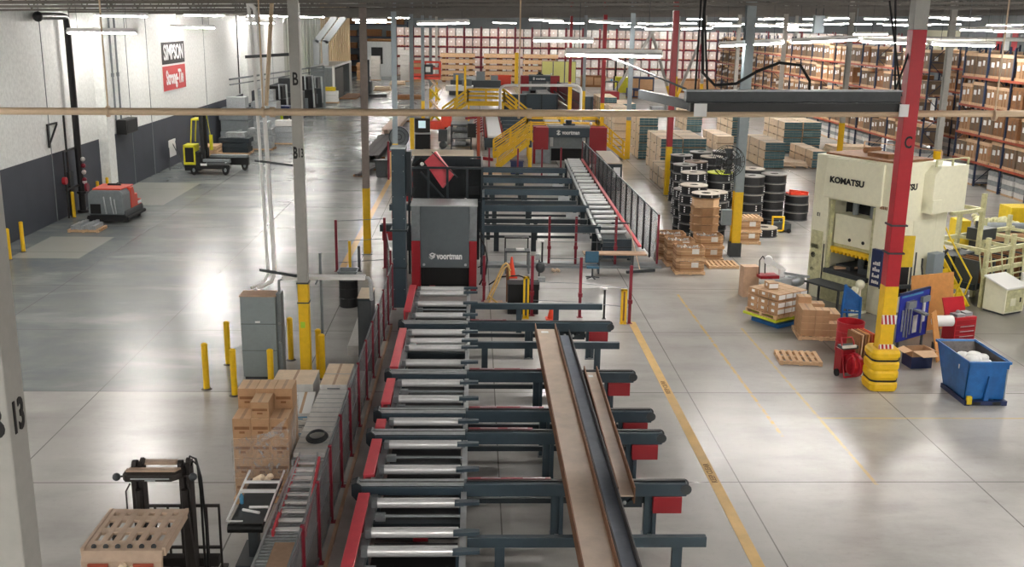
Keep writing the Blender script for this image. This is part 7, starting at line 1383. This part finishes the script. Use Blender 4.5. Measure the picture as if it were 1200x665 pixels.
for i,(x,y,rz_,lab) in enumerate([(-3.7,15.95,1.2,'nearer'),(-3.6,16.1,1.4,'farther')]):
    t = thing('plastic_tube', 'white plastic tube lying on the belt cart, %s one' % lab, 'tube', (x,y,.945+.03), rz=rz_-PI/2+.2*i); put('tube_body', MB().cyl((-.16,0,0),(.16,0,0),.025,10), 'label_white', t); put('tube_bore', MB().cyl((-.161,0,0),(-.16,0,0),.018,10), 'gray_dark', t)
t = thing('rag_heap', 'crumpled beige packing paper at the far end of the belt cart', 'paper', (-3.75, 17.1, .945), world=True); b = MB()
for i in range(6): b.ball((-3.85+i*.05,17.1+.04*math.sin(i*3),1.0+.03*(i%3)),.07,(1,1,.8),6,4)
put('paper_folds', b, 'wood_pale', t)

# ------------------------------------------------------------------ pieces that belong to a part
SUB = {'drawer_pull':'drawer','door_window':'door','door_handle':'door','handle':'drawer_face','control_buttons':'control_panel','hood_grille':'yellow_hood','screen':'screen_housing','hazard_band':'painted_base','inspection_tag':'painted_base','clamp_band':'painted_base',
 'tail_light':'overhead_guard','guard_hole':'overhead_guard','rear_lamp':'overhead_guard','crossplate_top':'mast_crossplate','crossplate_lettering':'mast_crossplate','column_letter':'shaft','machine_lettering':'bridge','logo_mark':'bridge','bolt_cap':'main_cover','strip_lettering':'guide_strip','foot':'leg','drive_unit_bolt':'drive_unit',
 'tape':'carton_shell','print_mark':'carton_shell','paper_label':'sleeve','board_band':'sleeve','press_lettering':'crown_cover','slide_hole':'slide','panel_door':'left_upright','grille':'speaker_box','reel_face':'reel','tray_part':'tool_tray','rim':'shell','cap':'bottle_body','paint_mark':'web','papers':'control_box','tube_bore':'tube_body','rib':'sheet_stack','door_seam':'cabinet_body','maker_plate':'cabinet_body','gate_slat':'end_gate','valve_wheel':'riser','lamp_arm':'work_lamp','end_bracket':'beam_body','chain_channel':'beam_body','rivet_row':'tower_body','joint_band':'tower_body'}
def base(o): return o.name.split('.')[0]
import collections
KD = collections.defaultdict(list)
for o in bpy.data.objects:
    if o.parent: KD[o.parent.name].append(o)
for r_ in [o for o in bpy.data.objects if o.parent is None and o.get('category')]:
    ch = KD[r_.name]; names = {}
    for c in ch: names.setdefault(base(c), []).append(c)
    for c in ch:
        tg = SUB.get(base(c)); 
        if base(c) in ('machine_lettering','logo_mark') and 'bridge' not in names: tg = 'main_cover'
        if tg in names and names[tg][0] is not c:
            if len(names[tg]) > 1:
                cc = lambda o: sum((Vector(v) for v in o.bound_box), Vector())/8
                q = cc(c); par = min(names[tg], key=lambda o: (cc(o)-q).length)
            else: par = names[tg][0]
            c.parent = par
# ------------------------------------------------------------------ clean up the templates
def kill(o):
    for c in list(kids(o)): kill(c)
    bpy.data.objects.remove(o)
for p in PROTOS: kill(p)
